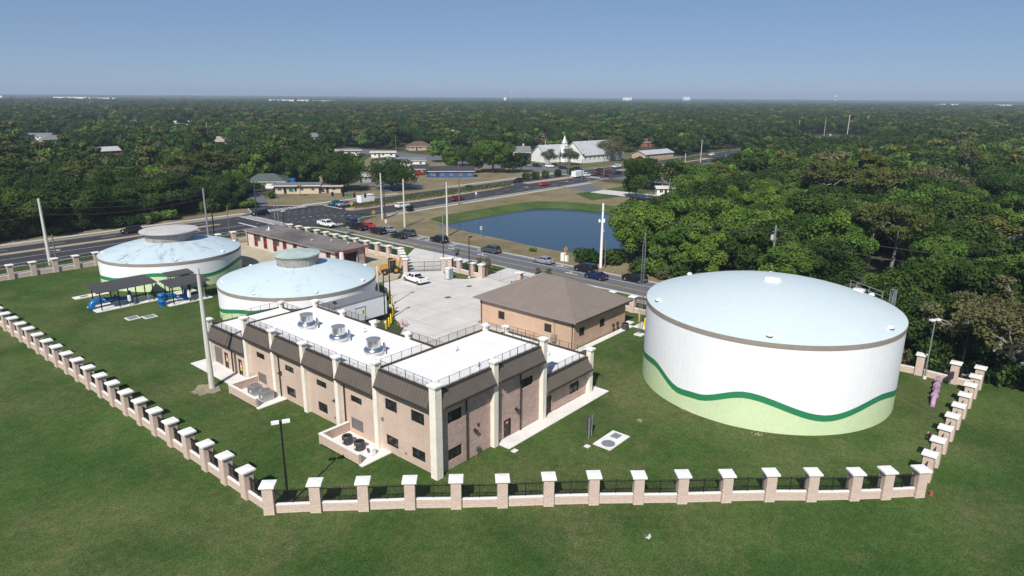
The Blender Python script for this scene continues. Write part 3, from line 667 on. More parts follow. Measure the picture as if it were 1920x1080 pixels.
# equipment enclosures along the long side
def enclosure(y0, y1, label):
    t = thing('equipment_enclosure', label, 'enclosure wall', (0,0,0))
    MB().box(-3.5,y0-.5,0,-.02,y1-.25,.10).build('slab', MT['slab'], t)
    a = MB().box(-3.5,y0,0,-3.24,y1,1.05).build('wall', MT['tan_block'], t); MB().box(-3.53,y0-.03,1.05,-3.21,y1+.03,1.13).build('cap', MT['slab'], a)
    b = MB().box(-3.24,y1-.26,0,-.03,y1,1.05).build('wall', MT['pink_block'], t); MB().box(-3.21,y1-.29,1.05,-.03,y1+.03,1.13).build('cap', MT['slab'], b)
enclosure(24.9,30.8,'low tan block enclosure holding two light grey condensers'); enclosure(6.8,13.1,'low tan block enclosure holding dark round condensers')
def condenser(x, y, label, dark):
    t = thing('condenser', label, 'air conditioner', (x,y,.1))
    if dark:
        MB().lathe([(.5,0),(.53,.08),(.53,.78),(.48,.86),(.36,.86)], 16).build('case', MT['dark_grey_metal'], t)
    else:
        MB().box(-.6,-.6,0,.6,.6,1.1).build('case', MT['galvanised'], t)
    z = .86 if dark else 1.1
    MB().lathe([(.36,z-.12),(.36,z),(.44,z+.03),(.46,z),(.46,z-.02)], 20).build('fan_ring', MT['dark_grey_metal'], t)
    g = MB(); 
    for k in range(6): a = k*math.pi/6; g.box(-.36,-.012,z-.01,.36,.012,z+.01) if k == 0 else g.add([(.36*math.cos(a)-.012*math.sin(a),.36*math.sin(a)+.012*math.cos(a),z),(.36*math.cos(a)+.012*math.sin(a),.36*math.sin(a)-.012*math.cos(a),z),(-.36*math.cos(a)+.012*math.sin(a),-.36*math.sin(a)-.012*math.cos(a),z),(-.36*math.cos(a)-.012*math.sin(a),-.36*math.sin(a)+.012*math.cos(a),z)], [(0,1,2,3)])
    g.build('grille', MT['black_metal'], t)
    MB().lathe([(0,z-.1),(.35,z-.1)], 16).build('fan_shade_disc', MT['signal_black'], t)  # plain black disc in place of fan blades, shade of the opening as colour
    MB().box(-.62,-.2,.35,-.601,.12,.62).build('label_plate', MT['white_sign'], t)
condenser(-1.7,28.2,'light grey condenser nearer the enclosure end wall',False); condenser(-1.6,26.0,'light grey condenser nearer the cream pier',False)
condenser(-1.75,10.9,'dark round condenser, the larger shaded one by the end wall',True); condenser(-1.65,9.1,'dark round condenser in the middle of the near enclosure',True)
t = thing('mini_split', 'white slim outdoor unit beside dark condensers in the near enclosure', 'air conditioner', (-1.5,7.55,.1))
MB().box(-.2,-.45,0.06,.2,.45,.72).build('case', MT['white_paint'], t); MB().lathe([(0,0),(.27,0),(.27,.02)],16).build('fan_guard', MT['louver_grey'], t).matrix_local = Matrix.Translation((-.205,.1,.4)) @ Matrix.Rotation(-R90,4,'Y')
for y_ in (-.35,.35): MB().box(-.22,y_-.04,0,.22,y_+.04,.06).build('foot', MT['galvanised'], t)

# ---------------------------------------------------------------- hip-roofed store
store = thing('hip_roof_building', 'single storey tan block building with brown metal hip roof', 'building', (0,0,0))
sx0,sy0,sx1,sy1 = 34.0,9.2,47.2,26.4
FS1 = Face((sx0,sy0),(0,1),(-1,0)); FS2 = Face((sx0,sy0),(1,0),(0,-1))
h1 = [(3.8,5.0,1.53,2.7),(12.38,13.56,1.53,2.7)]; h2 = [(1.3,2.46,1.55,2.72),(6.35,7.5,1.55,2.7)]
mb = MB(); grid_wall(mb,(sx0,sy0),(0,1),(-1,0),17.2,0,4.15,h1); mb.build('wall', MT['orange_block'], store)
mb = MB(); grid_wall(mb,(sx0,sy0),(1,0),(0,-1),13.2,0,4.15,h2); mb.build('wall', MT['orange_block'], store)
mb = MB(); grid_wall(mb,(sx1,sy0),(0,1),(1,0),17.2,0,4.15,[]); grid_wall(mb,(sx0,sy1),(1,0),(0,1),13.2,0,4.15,[]); mb.build('rear_wall', MT['orange_block'], store)
for h in h1: FS1.louver(store,*h,m='louver_dark',n=10)
for h in h2: FS2.louver(store,*h,m='louver_dark',n=10)
ex0,ey0,ex1,ey1,ez,rz_ = sx0-.7,sy0-.7,sx1+.7,sy1+.7,4.1,7.6
rx = (ex0+ex1)/2; rl = (ex1-ex0)/2; ya, yb = ey0+rl, ey1-rl
rf = MB().add([(ex0,ey0,ez),(ex1,ey0,ez),(ex1,ey1,ez),(ex0,ey1,ez),(rx,ya,rz_),(rx,yb,rz_),(ex0,ey0,ez-.1),(ex1,ey0,ez-.1),(ex1,ey1,ez-.1),(ex0,ey1,ez-.1)],
     [(0,1,4),(1,2,5,4),(2,3,5),(3,0,4,5),(0,6,7,1),(1,7,8,2),(2,8,9,3),(3,9,6,0),(9,8,7,6)]).build('roof', MT['hip_metal'], store)
mb = MB(); sl = (rz_-ez)/rl; stp = .42
def rib(p, q):
    p, q = Vector(p), Vector(q); d = (q-p); hz = Vector((d.x,d.y,0)); 
    if hz.length < .05: return
    hz.normalize(); nx = Vector((-hz.y,hz.x,0))*.022; up = Vector((0,0,.045)); lo = Vector((0,0,.002))
    mb.add([p-nx+lo,p+nx+lo,q+nx+lo,q-nx+lo,p-nx*.6+up,p+nx*.6+up,q+nx*.6+up,q-nx*.6+up], [(4,5,6,7),(0,1,5,4),(1,2,6,5),(2,3,7,6),(3,0,4,7)])
y = ey0+.3
while y < ey1-.1:
    run = min(y-ey0, ey1-y, rl); rib((ex0,y,ez),(ex0+run,y,ez+run*sl)); rib((ex1,y,ez),(ex1-run,y,ez+run*sl)); y += stp
x = ex0+.3
while x < ex1-.1:
    run = min(x-ex0, ex1-x); rib((x,ey0,ez),(x,ey0+run,ez+run*sl)); rib((x,ey1,ez),(x,ey1-run,ez+run*sl)); x += stp
tag(mb.build('roof_seams', MT['hip_seam'], rf), kind='stuff')
for p,q in (((ex0,ey0,ez),(rx,ya,rz_)),((ex1,ey0,ez),(rx,ya,rz_)),((ex1,ey1,ez),(rx,yb,rz_)),((ex0,ey1,ez),(rx,yb,rz_)),((rx,ya,rz_),(rx,yb,rz_))):
    p_, q_ = Vector(p)+Vector((0,0,.04)), Vector(q)+Vector((0,0,.04)); MB().tube([p_,q_],.07,6).build('ridge_cap', MT['hip_metal'], rf)
mb = MB(); mb.box(ex0-.12,ey0-.12,ez-.14,ex0,ey1+.12,ez); mb.build('gutter', MT['galvanised'], rf); mb = MB(); mb.box(ex0,ey0-.12,ez-.14,ex1+.12,ey0,ez); mb.build('gutter', MT['bronze_dark'], rf)
for x_,y_ in ((sx0-.1,sy0+.2),(sx0-.1,sy1-.3)): MB().tube([(x_-.55,y_,4.0),(x_,y_,3.6),(x_,y_,.05)],.07,6).build('rain_pipe', MT['bronze_dark'], store)
mb = MB(); mb.tube([(33.9,12.4,.4),(33.9,12.4,4.6)],.05,6); mb.tube([(33.9,12.1,3.7),(33.9,12.9,3.7)],.04,6); mb.build('antenna_mast', MT['rim_taupe'], store)
MB().box(33.6,12.0,.5,33.98,12.7,1.5).build('meter_cabinet', MT['rim_taupe'], store)


# ---------------------------------------------------------------- tanks
def stained_roof(name, base, dark, lo, span):
    """faded coating with grime that has run down from the cupola"""
    m = bpy.data.materials.new(name); m.use_nodes = True; MT[name] = m
    N = m.node_tree.nodes; L = m.node_tree.links; B = N['Principled BSDF']; B.inputs['Roughness'].default_value = .6
    tc = N.new('ShaderNodeTexCoord'); sp = N.new('ShaderNodeSeparateXYZ'); L.new(tc.outputs['Object'], sp.inputs[0])
    at = N.new('ShaderNodeMath'); at.operation = 'ARCTAN2'; L.new(sp.outputs['Y'], at.inputs[0]); L.new(sp.outputs['X'], at.inputs[1])
    ln = N.new('ShaderNodeVectorMath'); ln.operation = 'LENGTH'; L.new(tc.outputs['Object'], ln.inputs[0])
    sc = N.new('ShaderNodeMath'); sc.operation = 'MULTIPLY'; sc.inputs[1].default_value = 5.0; L.new(at.outputs[0], sc.inputs[0])
    s2 = N.new('ShaderNodeMath'); s2.operation = 'MULTIPLY'; s2.inputs[1].default_value = .16; L.new(ln.outputs['Value'], s2.inputs[0])
    cb = N.new('ShaderNodeCombineXYZ'); L.new(sc.outputs[0], cb.inputs[0]); L.new(s2.outputs[0], cb.inputs[1])
    n1 = N.new('ShaderNodeTexNoise'); n1.inputs['Scale'].default_value = 1.3; n1.inputs['Detail'].default_value = 6; n1.inputs['Roughness'].default_value = .65; L.new(cb.outputs[0], n1.inputs['Vector'])
    n2 = N.new('ShaderNodeTexNoise'); n2.inputs['Scale'].default_value = .8; n2.inputs['Detail'].default_value = 6; n2.inputs['Roughness'].default_value = .7; L.new(tc.outputs['Object'], n2.inputs['Vector'])
    mu = N.new('ShaderNodeMath'); mu.operation = 'MULTIPLY'; L.new(n1.outputs['Fac'], mu.inputs[0]); L.new(n2.outputs['Fac'], mu.inputs[1])
    rp = N.new('ShaderNodeValToRGB'); e = rp.color_ramp.elements; e[0].position = lo; e[0].color = (*base,1); e[1].position = lo+span; e[1].color = (*dark,1)
    k = e.new(lo+span*.4); k.color = (*[b*.82+d*.18 for b,d in zip(base,dark)],1)
    L.new(mu.outputs[0], rp.inputs['Fac']); L.new(rp.outputs['Color'], B.inputs['Base Color'])
stained_roof('roof_coat_streaked', (.50,.60,.64), (.13,.17,.19), .245, .17)
stained_roof('roof_coat_pale', (.535,.64,.67), (.30,.38,.41), .27, .17)

def tank(name, label, cx, cy, R, h, rise, wave, sw, roofm, n=120):
    t = thing(name, label, 'tank', (cx,cy,0))
    up = MB(); st = MB(); lo = MB()
    for i in range(n):
        a0, a1 = 2*math.pi*i/n, 2*math.pi*(i+1)/n
        w0, w1 = wave(math.degrees(a0)%360), wave(math.degrees(a1)%360)
        c0, s0, c1, s1 = math.cos(a0)*R, math.sin(a0)*R, math.cos(a1)*R, math.sin(a1)*R
        up.add([(c0,s0,w0),(c1,s1,w1),(c1,s1,h-.52),(c0,s0,h-.52)], [(0,1,2,3)])
        st.add([(c0,s0,w0-sw),(c1,s1,w1-sw),(c1,s1,w1),(c0,s0,w0)], [(0,1,2,3)])
        lo.add([(c0,s0,-.1),(c1,s1,-.1),(c1,s1,w1-sw),(c0,s0,w0-sw)], [(0,1,2,3)])
    up.build('wall', MT['tank_white'], t, True); st.build('wave_stripe', MT['stripe_green'], t, True); lo.build('lower_wall', MT['tank_green'], t, True)
    MB().lathe([(R,h-.52),(R+.07,h-.50),(R+.07,h-.02),(R,h)], n).build('rim_band', MT['rim_taupe'], t)
    prof = [(R+.02,h)] + [(R*(1-k/14), h+rise*(1-(1-k/14)**2)) for k in range(1,15)]
    MB().lathe(prof, n).build('roof', roofm, t, True)
    return t
def table_wave(tab, base, amp, per, ph):
    def f(a):
        xs = [p[0] for p in tab]
        if xs[0] <= a <= xs[-1]:
            for i in range(len(tab)-1):
                if tab[i][0] <= a <= tab[i+1][0]:
                    u = (a-tab[i][0])/(tab[i+1][0]-tab[i][0]); u = u*u*(3-2*u); return tab[i][1]+(tab[i+1][1]-tab[i][1])*u
        return base+amp*math.cos((a-ph)*2*math.pi/per)
    return f
TR = (41.0,-13.8)
tr = tank('storage_tank', 'tall white storage tank with pale mint roof and green wave stripe', TR[0], TR[1], 14.23, 9.74, 2.75,
     table_wave([(120,3.1),(144,3.75),(163,2.26),(172,2.45),(194,4.1),(226.5,2.25),(254,3.5),(283,2.3)],3.0,.8,60,72), .72, MT['tank_roof'])
mb = MB(); mb.lathe([(.0,.42),(.75,.38),(.95,.22),(1.0,.0),(.92,-.12)], 24, (0,0,9.74+2.72)); mb.build('centre_vent', MT['white_paint'], tr, True)
MB().lathe([(.9,-.1),(.9,.08)], 24, (0,0,9.74+2.66)).build('vent_gap', MT['black_metal'], tr)
def rim_hood(t, a, r, z, s=.34):
    c = (r*math.cos(math.radians(a)), r*math.sin(math.radians(a)), z)
    hd = MB().lathe([(s,0),(s*.95,s*.45),(s*.6,s*.8),(0,s*.92)], 12, c).build('rim_hood', MT['white_paint'], t, True)
    c2 = (c[0]+math.cos(math.radians(a))*.06, c[1]+math.sin(math.radians(a))*.06, z-.06)
    MB().lathe([(s*.98,0),(s*.98,.1)], 12, c2).build('hood_mouth', MT['louver_dark'], hd)
for a in (133,200,262,20,70,320): rim_hood(tr, a, 13.3, 9.74+.38)
# ladder cage at the roof edge
la = math.radians(-48); lx, ly = 14.23*math.cos(la), 14.23*math.sin(la)
lad = MB(); ox, oy = math.cos(la), math.sin(la)
for s in (-.28,.28): lad.tube([(lx+ox*.25-oy*s, ly+oy*.25+ox*s, .6),(lx+ox*.25-oy*s, ly+oy*.25+ox*s, 10.9)], .035, 5)
for k in range(26): lad.tube([(lx+ox*.25+oy*.28, ly+oy*.25-ox*.28, 1+k*.38),(lx+ox*.25-oy*.28, ly+oy*.25+ox*.28, 1+k*.38)], .02, 4)
ld = lad.build('ladder', MT['galvanised'], tr)
cg = MB()
for k in range(9):
    a = k/8*math.pi; dx, dy = math.cos(a)*.4, .28+math.sin(a)*.5
    cg.tube([(lx+ox*dy-oy*dx, ly+oy*dy+ox*dx, 3),(lx+ox*dy-oy*dx, ly+oy*dy+ox*dx, 11.3)], .025, 4)
for z in (3,5,7,9,10.2,11.3):
    cg.tube([(lx+ox*(.28+math.sin(k/8*math.pi)*.5)-oy*math.cos(k/8*math.pi)*.4, ly+oy*(.28+math.sin(k/8*math.pi)*.5)+ox*math.cos(k/8*math.pi)*.4, z) for k in range(9)], .025, 4)
cg.build('cage', MT['galvanised'], ld)
gr = MB()
for k,(rr,aa) in enumerate(((13.4,-48),(12.2,-44),(11.6,-37),(12.0,-30))):
    x_, y_ = rr*math.cos(math.radians(aa)), rr*math.sin(math.radians(aa)); z_ = 9.74+2.75*(1-(rr/14.23)**2); gr.tube([(x_,y_,z_-.1),(x_,y_,z_+1.0)], .03, 5)
pts = [(rr*math.cos(math.radians(aa)), rr*math.sin(math.radians(aa)), 9.74+2.75*(1-(rr/14.23)**2)+1.0) for rr,aa in ((13.4,-48),(12.2,-44),(11.6,-37),(12.0,-30))]
gr.tube(pts, .03, 5); gr.tube([(p[0],p[1],p[2]-.5) for p in pts], .025, 5); gr.build('hatch_rail', MT['galvanised'], tr)
hx = MB(); hx.box(-.6,-.6,0,.6,.6,.35); hx.build('roof_hatch', MT['white_paint'], tr, loc=(11.8*math.cos(math.radians(-38)),11.8*math.sin(math.radians(-38)),9.74+.75))

def cupola(t, z0, rn, hn, rd, capm):
    c = MB().lathe([(rn-.05,z0-.4),(rn,z0-.2),(rn*1.0,z0+hn*.45),(rn*1.06,z0+hn)], 40).build('cupola', MT['old_concrete'], t, True)
    MB().lathe([(rd*.97,z0+hn-.06),(rd,z0+hn+.02),(rd,z0+hn+.17),(rd*.6,z0+hn+.34),(0,z0+hn+.42)], 40).build('cupola_lid', MT[capm], c, False)
    MB().lathe([(rn*1.065,z0+hn-.34),(rn*1.085,z0+hn-.05)], 40).build('vent_band', MT['rim_taupe'], c)
    for k in range(16):
        a = k*math.pi/8; MB().box(-.03,-.02,z0+.05,.05,.02,z0+hn-.3).build('panel_joint', MT['cap_grey'], c).matrix_local = Matrix.Rotation(a,4,'Z') @ Matrix.Translation((rn*1.005,0,0))
TL = (16.3,89.26); TM = (20.68,53.7)
tl = tank('reservoir_tank', 'low white tank with streaked pale blue roof and grey cupola, beside the wide road', TL[0], TL[1], 12.06, 4.95, 2.2,
     table_wave([(160,1.7),(192,2.15),(232,3.3),(275,2.15),(315,3.2),(350,2.2)],2.6,.6,80,70), .66, MT['roof_coat_streaked'])
cupola(tl, 6.75, 4.1, 1.75, 5.05, 'cap_grey')
tm = tank('reservoir_tank', 'low white tank with clean pale blue roof and greenish cupola, behind the long office', TM[0], TM[1], 12.07, 5.05, 2.3,
     table_wave([(155,1.6),(200,2.9),(222,3.5),(240,3.3),(258,2.5),(282,3.7),(310,2.4)],2.6,.6,80,70), .62, MT['roof_coat_pale'])
cupola(tm, 7.0, 3.15, 1.75, 3.6, 'cap_green')
for t_,z_ in ((tl,4.95),(tm,5.05)):
    for a in (205,250,295,155,100,345): rim_hood(t_, a, 11.3, z_+.22, .3)
MB().box(-.25,-.2,0,.25,.2,1.25).build('conduit_box', MT['white_paint'], tm, loc=(11.2,4.0,5.2))


# ---------------------------------------------------------------- perimeter fence
def fence_meshes():
    d = {}
    w = .43
    d['pillar'] = MB().box(-w,-w,0,w,w,2.5).mesh('pillar', MT['fence_block'])
    d['cap'] = MB().box(-w-.05,-w-.05,2.5,w+.05,w+.05,2.55).box(-w-.17,-w-.17,2.55,w+.17,w+.17,2.70).frustum((-w-.17,-w-.17,w+.17,w+.17),2.70,(-.1,-.1,.1,.1),2.755).mesh('cap', MT['white_cap'])
    d['low_wall'] = MB().box(0,-.17,-.05,1,.17,.78).mesh('low_wall', MT['fence_block'])
    d['ledge'] = MB().box(0,-.2,.78,1,.2,.87).mesh('ledge', MT['white_cap'])
    mb = MB()
    for z in (.97, 1.98): mb.box(0,-.022,z,1,.022,z+.055)
    mb.box(.49,-.035,.8,.51,.035,2.2); d['railing'] = mb.mesh('railing', MT['black_metal'])
    mb = MB()
    for k in range(1,26): x = k/26; mb.box(x-.0046,-.013,.9,x+.0046,.013,2.2)
    d['pickets'] = mb.mesh('pickets', MT['black_metal'])
    return d
FM = fence_meshes()
def fence(label, pts, skip=(), no_pillar=(), rots=None, kinds='full'):
    o = pts[0]; t = thing('perimeter_fence', label, 'fence', (o[0],o[1],0), 0, 'perimeter fence runs')
    for i,p in enumerate(pts):
        a = pts[max(i-1,0)]; b = pts[min(i+1,len(pts)-1)]
        rz = math.atan2(b[1]-a[1], b[0]-a[0])
        if i not in no_pillar:
            q = link('pillar', FM['pillar'], t, (p[0]-o[0],p[1]-o[1],0), rz + (i%3-1)*.006, (1,1,1+(((i*7)%5)-2)*.008)); link('cap', FM['cap'], q)
    for i in range(len(pts)-1):
        if i in skip: continue
        a, b = Vector(pts[i]), Vector(pts[i+1]); d = b-a; L = d.length-.84; u = d.normalized(); s = a+u*.42
        rz = math.atan2(d.y,d.x); lc = (s.x-o[0], s.y-o[1], (((i*5)%4)-1.5)*.025)
        w = link('low_wall', FM['low_wall'], t, lc, rz, (L,1,1)); link('ledge', FM['ledge'], w)
        r = link('railing', FM['railing'], t, lc, rz, (L,1,1)); tag(link('pickets', FM['pickets'], r), kind='stuff')
    return t
def line(a, b, n): return [(a[0]+(b[0]-a[0])*i/n, a[1]+(b[1]-a[1])*i/n) for i in range(n+1)]
FC_L = (-12.75,6.35); FC_R = (25.1,-33.45)
frontpx = [(-10.09, 3.74),(-7.42, 0.93),(-4.75, -1.78),(-2.19, -4.60),(0.45, -7.38),(3.16, -10.13),(5.78, -12.88),(8.32, -15.67),(10.83, -18.43),(13.44, -21.17),(16.00, -23.91),(18.34, -26.61),(20.89, -29.34),(22.85, -31.33)]
fence('block and picket fence across the front lawn, nearest the camera', [FC_L]+frontpx+[FC_R])
fence('block and picket fence running up the left edge of the lawn', line(FC_L,(-13.75,75.0),20)+line((-13.75,75.0),(-14.0,106.5),9)[1:], no_pillar=(0,))
fence('block and picket fence beside the tall tank on the right edge', line(FC_R,(55.4,-34.2),9), no_pillar=(0,))
fence('block and picket fence behind the tall tank along the side road', [(55.4,-34.2),(55.27, -31.76),(55.50, -28.08)]+line((54.6,-18),(54.2,4.2),5)+line((54.0,8.0),(53.4,34.8),7), no_pillar=(0,))
fence('block and picket fence along the wide road behind the streaked tank', [(-12.2+3.58*k,107.9-.02*k) for k in range(18)]+[(52.0,106.6)])
fence('block and picket fence along the side road behind the old red and white building', line((52.0,106.6),(52.4,66.2),11), no_pillar=(0,))
fence('short stepped fence of close pillars at the left side of the drive gate', line((52.4,66.2),(46.6,58.1),4), skip=(), no_pillar=(0,))
fence('short fence on the grass island between the two gates', [(52.05, 53.10),(53.15, 52.23),(53.23, 49.80),(53.01, 46.14),(53.23, 44.01)])

# gates
def gate(label, a, b, h=1.9, mid=2, name='drive_gate'):
    t = thing(name, label, 'gate', (a[0],a[1],0)); d = Vector((b[0]-a[0],b[1]-a[1],0)); L = d.length; t.rotation_euler = (0,0,math.atan2(d.y,d.x))
    mb = MB()
    for z in (.12,1.0,h-.1): mb.box(0,-.03,z,L,.03,z+.07)
    for i in range(mid+1): x = L*i/mid; mb.box(x-.05,-.05,0,x+.05,.05,h+.1)
    mb.build('frame', MT['bronze_dark'], t)
    mb = MB(); k = int(L/.16)
    for i in range(1,k): x = L*i/k; mb.box(x-.012,-.012,.15,x+.012,.012,h-.06)
    tag(mb.build('bars', MT['bronze_dark'], t), kind='stuff')
gate('closed double metal gate across the main drive behind the white pickup', (46.9,57.7), (51.9,53.6), 2.0)
gate('metal gate section standing open behind the hip roof building', (53.3,33.0), (49.4,33.4), 2.0, 1)
t = thing('chain_gate', 'thin wire mesh gate across the second drive apron', 'gate', (54.0,43.6,0), math.atan2(-8,-.6)); mb = MB()
for x in (0,3.9,7.9): mb.tube([(x,0,0),(x,0,1.8)], .03, 5)
for z in (.1,1.75): mb.tube([(0,0,z),(7.9,0,z)], .022, 5)
mb.build('frame', MT['galvanised'], t); mb = MB()
for k in range(26): mb.tube([(k*.3,0,.1),(k*.3+.35,0,1.75)], .005, 3); mb.tube([(k*.3+.35,0,.1),(k*.3,0,1.75)], .005, 3)
tag(mb.build('wire_mesh', MT['galvanised'], t), kind='stuff')

# ---------------------------------------------------------------- pump shelters
def shelter(label, x0, y0, x1, y1, z, tilt, npost):
    t = thing('pump_shelter', label, 'shelter', ((x0+x1)/2,(y0+y1)/2,0), 0, 'pump shelters'); w, d = (x1-x0)/2, (y1-y0)/2
    MB().box(-w-.3,-d+.2,0,w+.2,d-.2,.12).build('slab', MT['slab'], t)
    MB().add([(-w,-d,z-tilt),(w,-d,z-tilt),(w,d,z+tilt),(-w,d,z+tilt),(-w,-d,z-tilt+.09),(w,-d,z-tilt+.09),(w,d,z+tilt+.09),(-w,d,z+tilt+.09)], [(0,3,2,1),(4,5,6,7),(0,1,5,4),(1,2,6,5),(2,3,7,6),(3,0,4,7)]).build('roof', MT['shed_roof'], t)
    for i in range(npost):
        for s in (-1,1):
            x = -w+.6+(2*w-1.2)*i/(npost-1); MB().box(x-.07,s*(d-.7)-.07,.1,x+.07,s*(d-.7)+.07,z+s*tilt*(d-.7)/d).build('post', MT['black_metal'], t)
    for s in (-1,1):
        b = z+s*tilt*(d-.7)/d; MB().box(-w+.2,s*(d-.7)-.06,b-.18,w-.2,s*(d-.7)+.06,b-.02).build('beam', MT['black_metal'], t)
    return t
shelter('longest dark roofed pump shelter, leftmost on the lawn', -2.0,74.0,7.1,78.8,3.3,.22,4)
shelter('dark roofed pump shelter between the two low tanks', 6.9,68.9,13.5,73.0,3.3,.22,3)
shelter('small dark roofed shelter close to the streaked tank wall', 9.3,74.9,13.6,77.3,3.5,.15,2)
def pipe_set(label, x, y, L, vertical):
    t = thing('water_pipe', label, 'pipe', (x,y,0), 0, 'blue pump pipes')
    if vertical:
        MB().lathe([(0,2.15),(.3,2.12),(.62,2.0),(.64,1.7),(.58,1.66),(.58,.9),(.62,.86),(.62,.72),(.56,.68),(.56,0)][::-1], 18).build('riser', MT['blue_pipe'], t, True)
        MB().tube([(.3,.2,1.35),(1.6,.25,1.35),(2.3,.25,1.1)], .33, 12).build('pipe_run', MT['blue_pipe'], t, True)
        sx_ = 2.5
    else:
        MB().tube([(0,0,0),(0,0,.55),(.12,.0,.95),(.45,0,1.2),(.95,.02,1.25),(1.5,.05,1.2)], .5, 14).build('elbow', MT['blue_pipe'], t, True)
        MB().tube([(1.4,.05,1.18),(4.2,.12,1.1)], .36, 12).build('pipe_run', MT['blue_pipe'], t, True); sx_ = 4.4
    for fx in ((1.45, 2.0, 3.6) if not vertical else (1.0, 1.9)):
        f = MB().lathe([(.0,-.07),(.55,-.07),(.55,.07),(0,.07)], 16).build('flange', MT['blue_pipe'], t); f.matrix_local = Matrix.Translation((fx,.06 if not vertical else .24,1.18 if not vertical else 1.3)) @ Matrix.Rotation(R90,4,'Y')
    MB().lathe([(.0,1.9),(.2,1.9),(.28,1.7),(.28,1.2),(.42,1.1),(.42,.1)][::-1], 14, (sx_+1.4,.2,0)).build('pump_motor', MT['blue_pipe'], t, True)
    MB().tube([(sx_-.2,.12,.9),(sx_+1.2,.15,.8)], .3, 10).build('suction_pipe', MT['blue_pipe'], t, True)
pipe_set('blue pump pipe with a big elbow bending into the ground', -2.2,76.6,6,False)
pipe_set('blue pump pipe with a thick upright cylinder at its end', 6.1,70.6,6,True)
def control_box(label, x, y, s=1.0, m='white_paint', rz=0):
    t = thing('control_box', label, 'control box', (x,y,.1), rz); MB().box(-.05,-.05,0,.05,.05,1.0*s).build('stand', MT['galvanised'], t)
    MB().box(-.14,-.32,.8*s,.14,.32,1.7*s).build('cabinet', MT[m], t); MB().box(-.16,-.26,.9*s,-.141,.26,1.6*s).build('door', MT[m], t); MB().box(-.18,-.2,1.2*s,-.161,-.15,1.3*s).build('handle', MT['black_metal'], t)
control_box('white control box on a stand under the longest shelter', 2.6,74.3); control_box('white control box on a stand under the middle shelter', 9.9,69.3)
for k,(x,y,l) in enumerate(((5.6,74.6,'grey bollard post at the end of the longest shelter slab'),(12.6,69.7,'grey bollard post at the end of the middle shelter slab'))):
    tag(MB().lathe([(.0,1.35),(.09,1.3),(.09,0)][::-1],10,(x,y,.1)).build('post', MT['galvanised']), l, 'post')
# slabs with hatches in the grass
def slab(label, x0, y0, x1, y1, hatches, rz=0.0):
    t = thing('access_slab', label, 'slab', ((x0+x1)/2,(y0+y1)/2,0), rz); w, d = (x1-x0)/2, (y1-y0)/2
    MB().box(-w,-d,0,w,d,.09).build('slab', MT['slab'], t)
    for k in hatches:
        if k[0] == 'c': MB().lathe([(0,.12),(k[3],.12),(k[3],.09)][::-1], 28, (k[1],k[2],0)).build('round_hatch', MT['galvanised'], t)
        else: MB().box(k[1]-k[3],k[2]-k[4],.09,k[1]+k[3],k[2]+k[4],.12).build('hatch', MT['galvanised'], t)
slab('pale concrete slab with one round and one square hatch, near the tall tank', 14.1,-9.3,17.8,-7.3,[('c',-.85,-.15,.68),('b',1.0,.1,.5,.42)])
slab('thin concrete slab with hatch at left of the longest shelter', -2.0,84.6,3.2,86.4,[('b',-1.0,0,.6,.45),('b',1.2,0,.5,.4)])
slab('square concrete slab in the grass, left of the pair before the shelters', -.6,66.6,1.2,68.4,[('b',0,0,.7,.7)]); slab('square concrete slab in the grass, right of the pair before the shelters', 1.4,65.5,3.2,67.2,[('b',0,0,.7,.7)])
slab('tiny concrete pad beside the round hatch slab', 13.1,-7.4,13.6,-6.9,[]); slab('tiny concrete pad by the office walk', 7.7,-2.6,8.3,-2.1,[])
t = thing('panel_rack', 'grey electrical panel on two posts near the hatch slab', 'panel', (15.1,-6.3,0), .25)
for x in (-.42,.42): MB().box(x-.05,-.05,0,x+.05,.05,2.3).build('post', MT['galvanised'], t)
MB().box(-.5,.06,.9,.5,.3,2.15).build('cabinet', MT['dark_grey_metal'], t); MB().box(-.44,.0,.95,.44,.06,2.1).build('back_plate', MT['louver_grey'], t)
MB().tube([(-.2,0,0),(-.2,0,.95)],.05,6).build('conduit', MT['galvanised'], t)
t = thing('lilac_pipe', 'pale purple pipe assembly in the grass behind the tall tank', 'pipe', (46.6,-31.1,0), math.atan2(.75,8.0))
MB().tube([(-.4,0,-.1),(-.1,0,.35),(.5,0,.75),(7.2,0,.75),(7.8,0,.5),(8.2,0,0)], .25, 12).build('pipe_run', MT['lilac_pipe'], t, True)
for x in (1.2,3.0,4.6,6.3):
    f = MB().lathe([(0,-.09),(.38,-.09),(.38,.09),(0,.09)],14).build('flange', MT['lilac_pipe'], t); f.matrix_local = Matrix.Translation((x,0,.75)) @ Matrix.Rotation(R90,4,'Y')
MB().tube([(2.2,0,.75),(2.2,0,1.35)],.22,10).build('valve_body', MT['lilac_pipe'], t); MB().lathe([(.3,0),(.34,.03),(.3,.06)],14,(2.2,0,1.4)).build('handwheel', MT['galvanised'], t)
for x in (1.0,5.4): MB().box(x-.12,-.2,0,x+.12,.2,.45).build('support', MT['slab'], t)
t = thing('fire_hydrant', 'small red hydrant in the grass by the right fence', 'hydrant', (37.5,-32.2,0)); MB().lathe([(.18,0),(.18,.1),(.13,.12),(.13,.5),(.16,.52),(.16,.58),(.1,.7),(0,.74)],12).build('barrel', MT['pink_flower'], t, True); MB().tube([(-.25,0,.42),(.25,0,.42)],.07,8).build('nozzle', MT['red_trim'], t)
control_box('dark control box on a stand near the right fence corner', 54.0,-31.6,1.0,'dark_grey_metal',1.2)
tag(MB().lathe([(.16,0),(.12,.3),(.1,.42),(0,.42)],10,(25.9,-34.4,0)).build('drain_spout', MT['terracotta']), 'small orange pipe stub at the foot of the right front pillar', 'pipe')

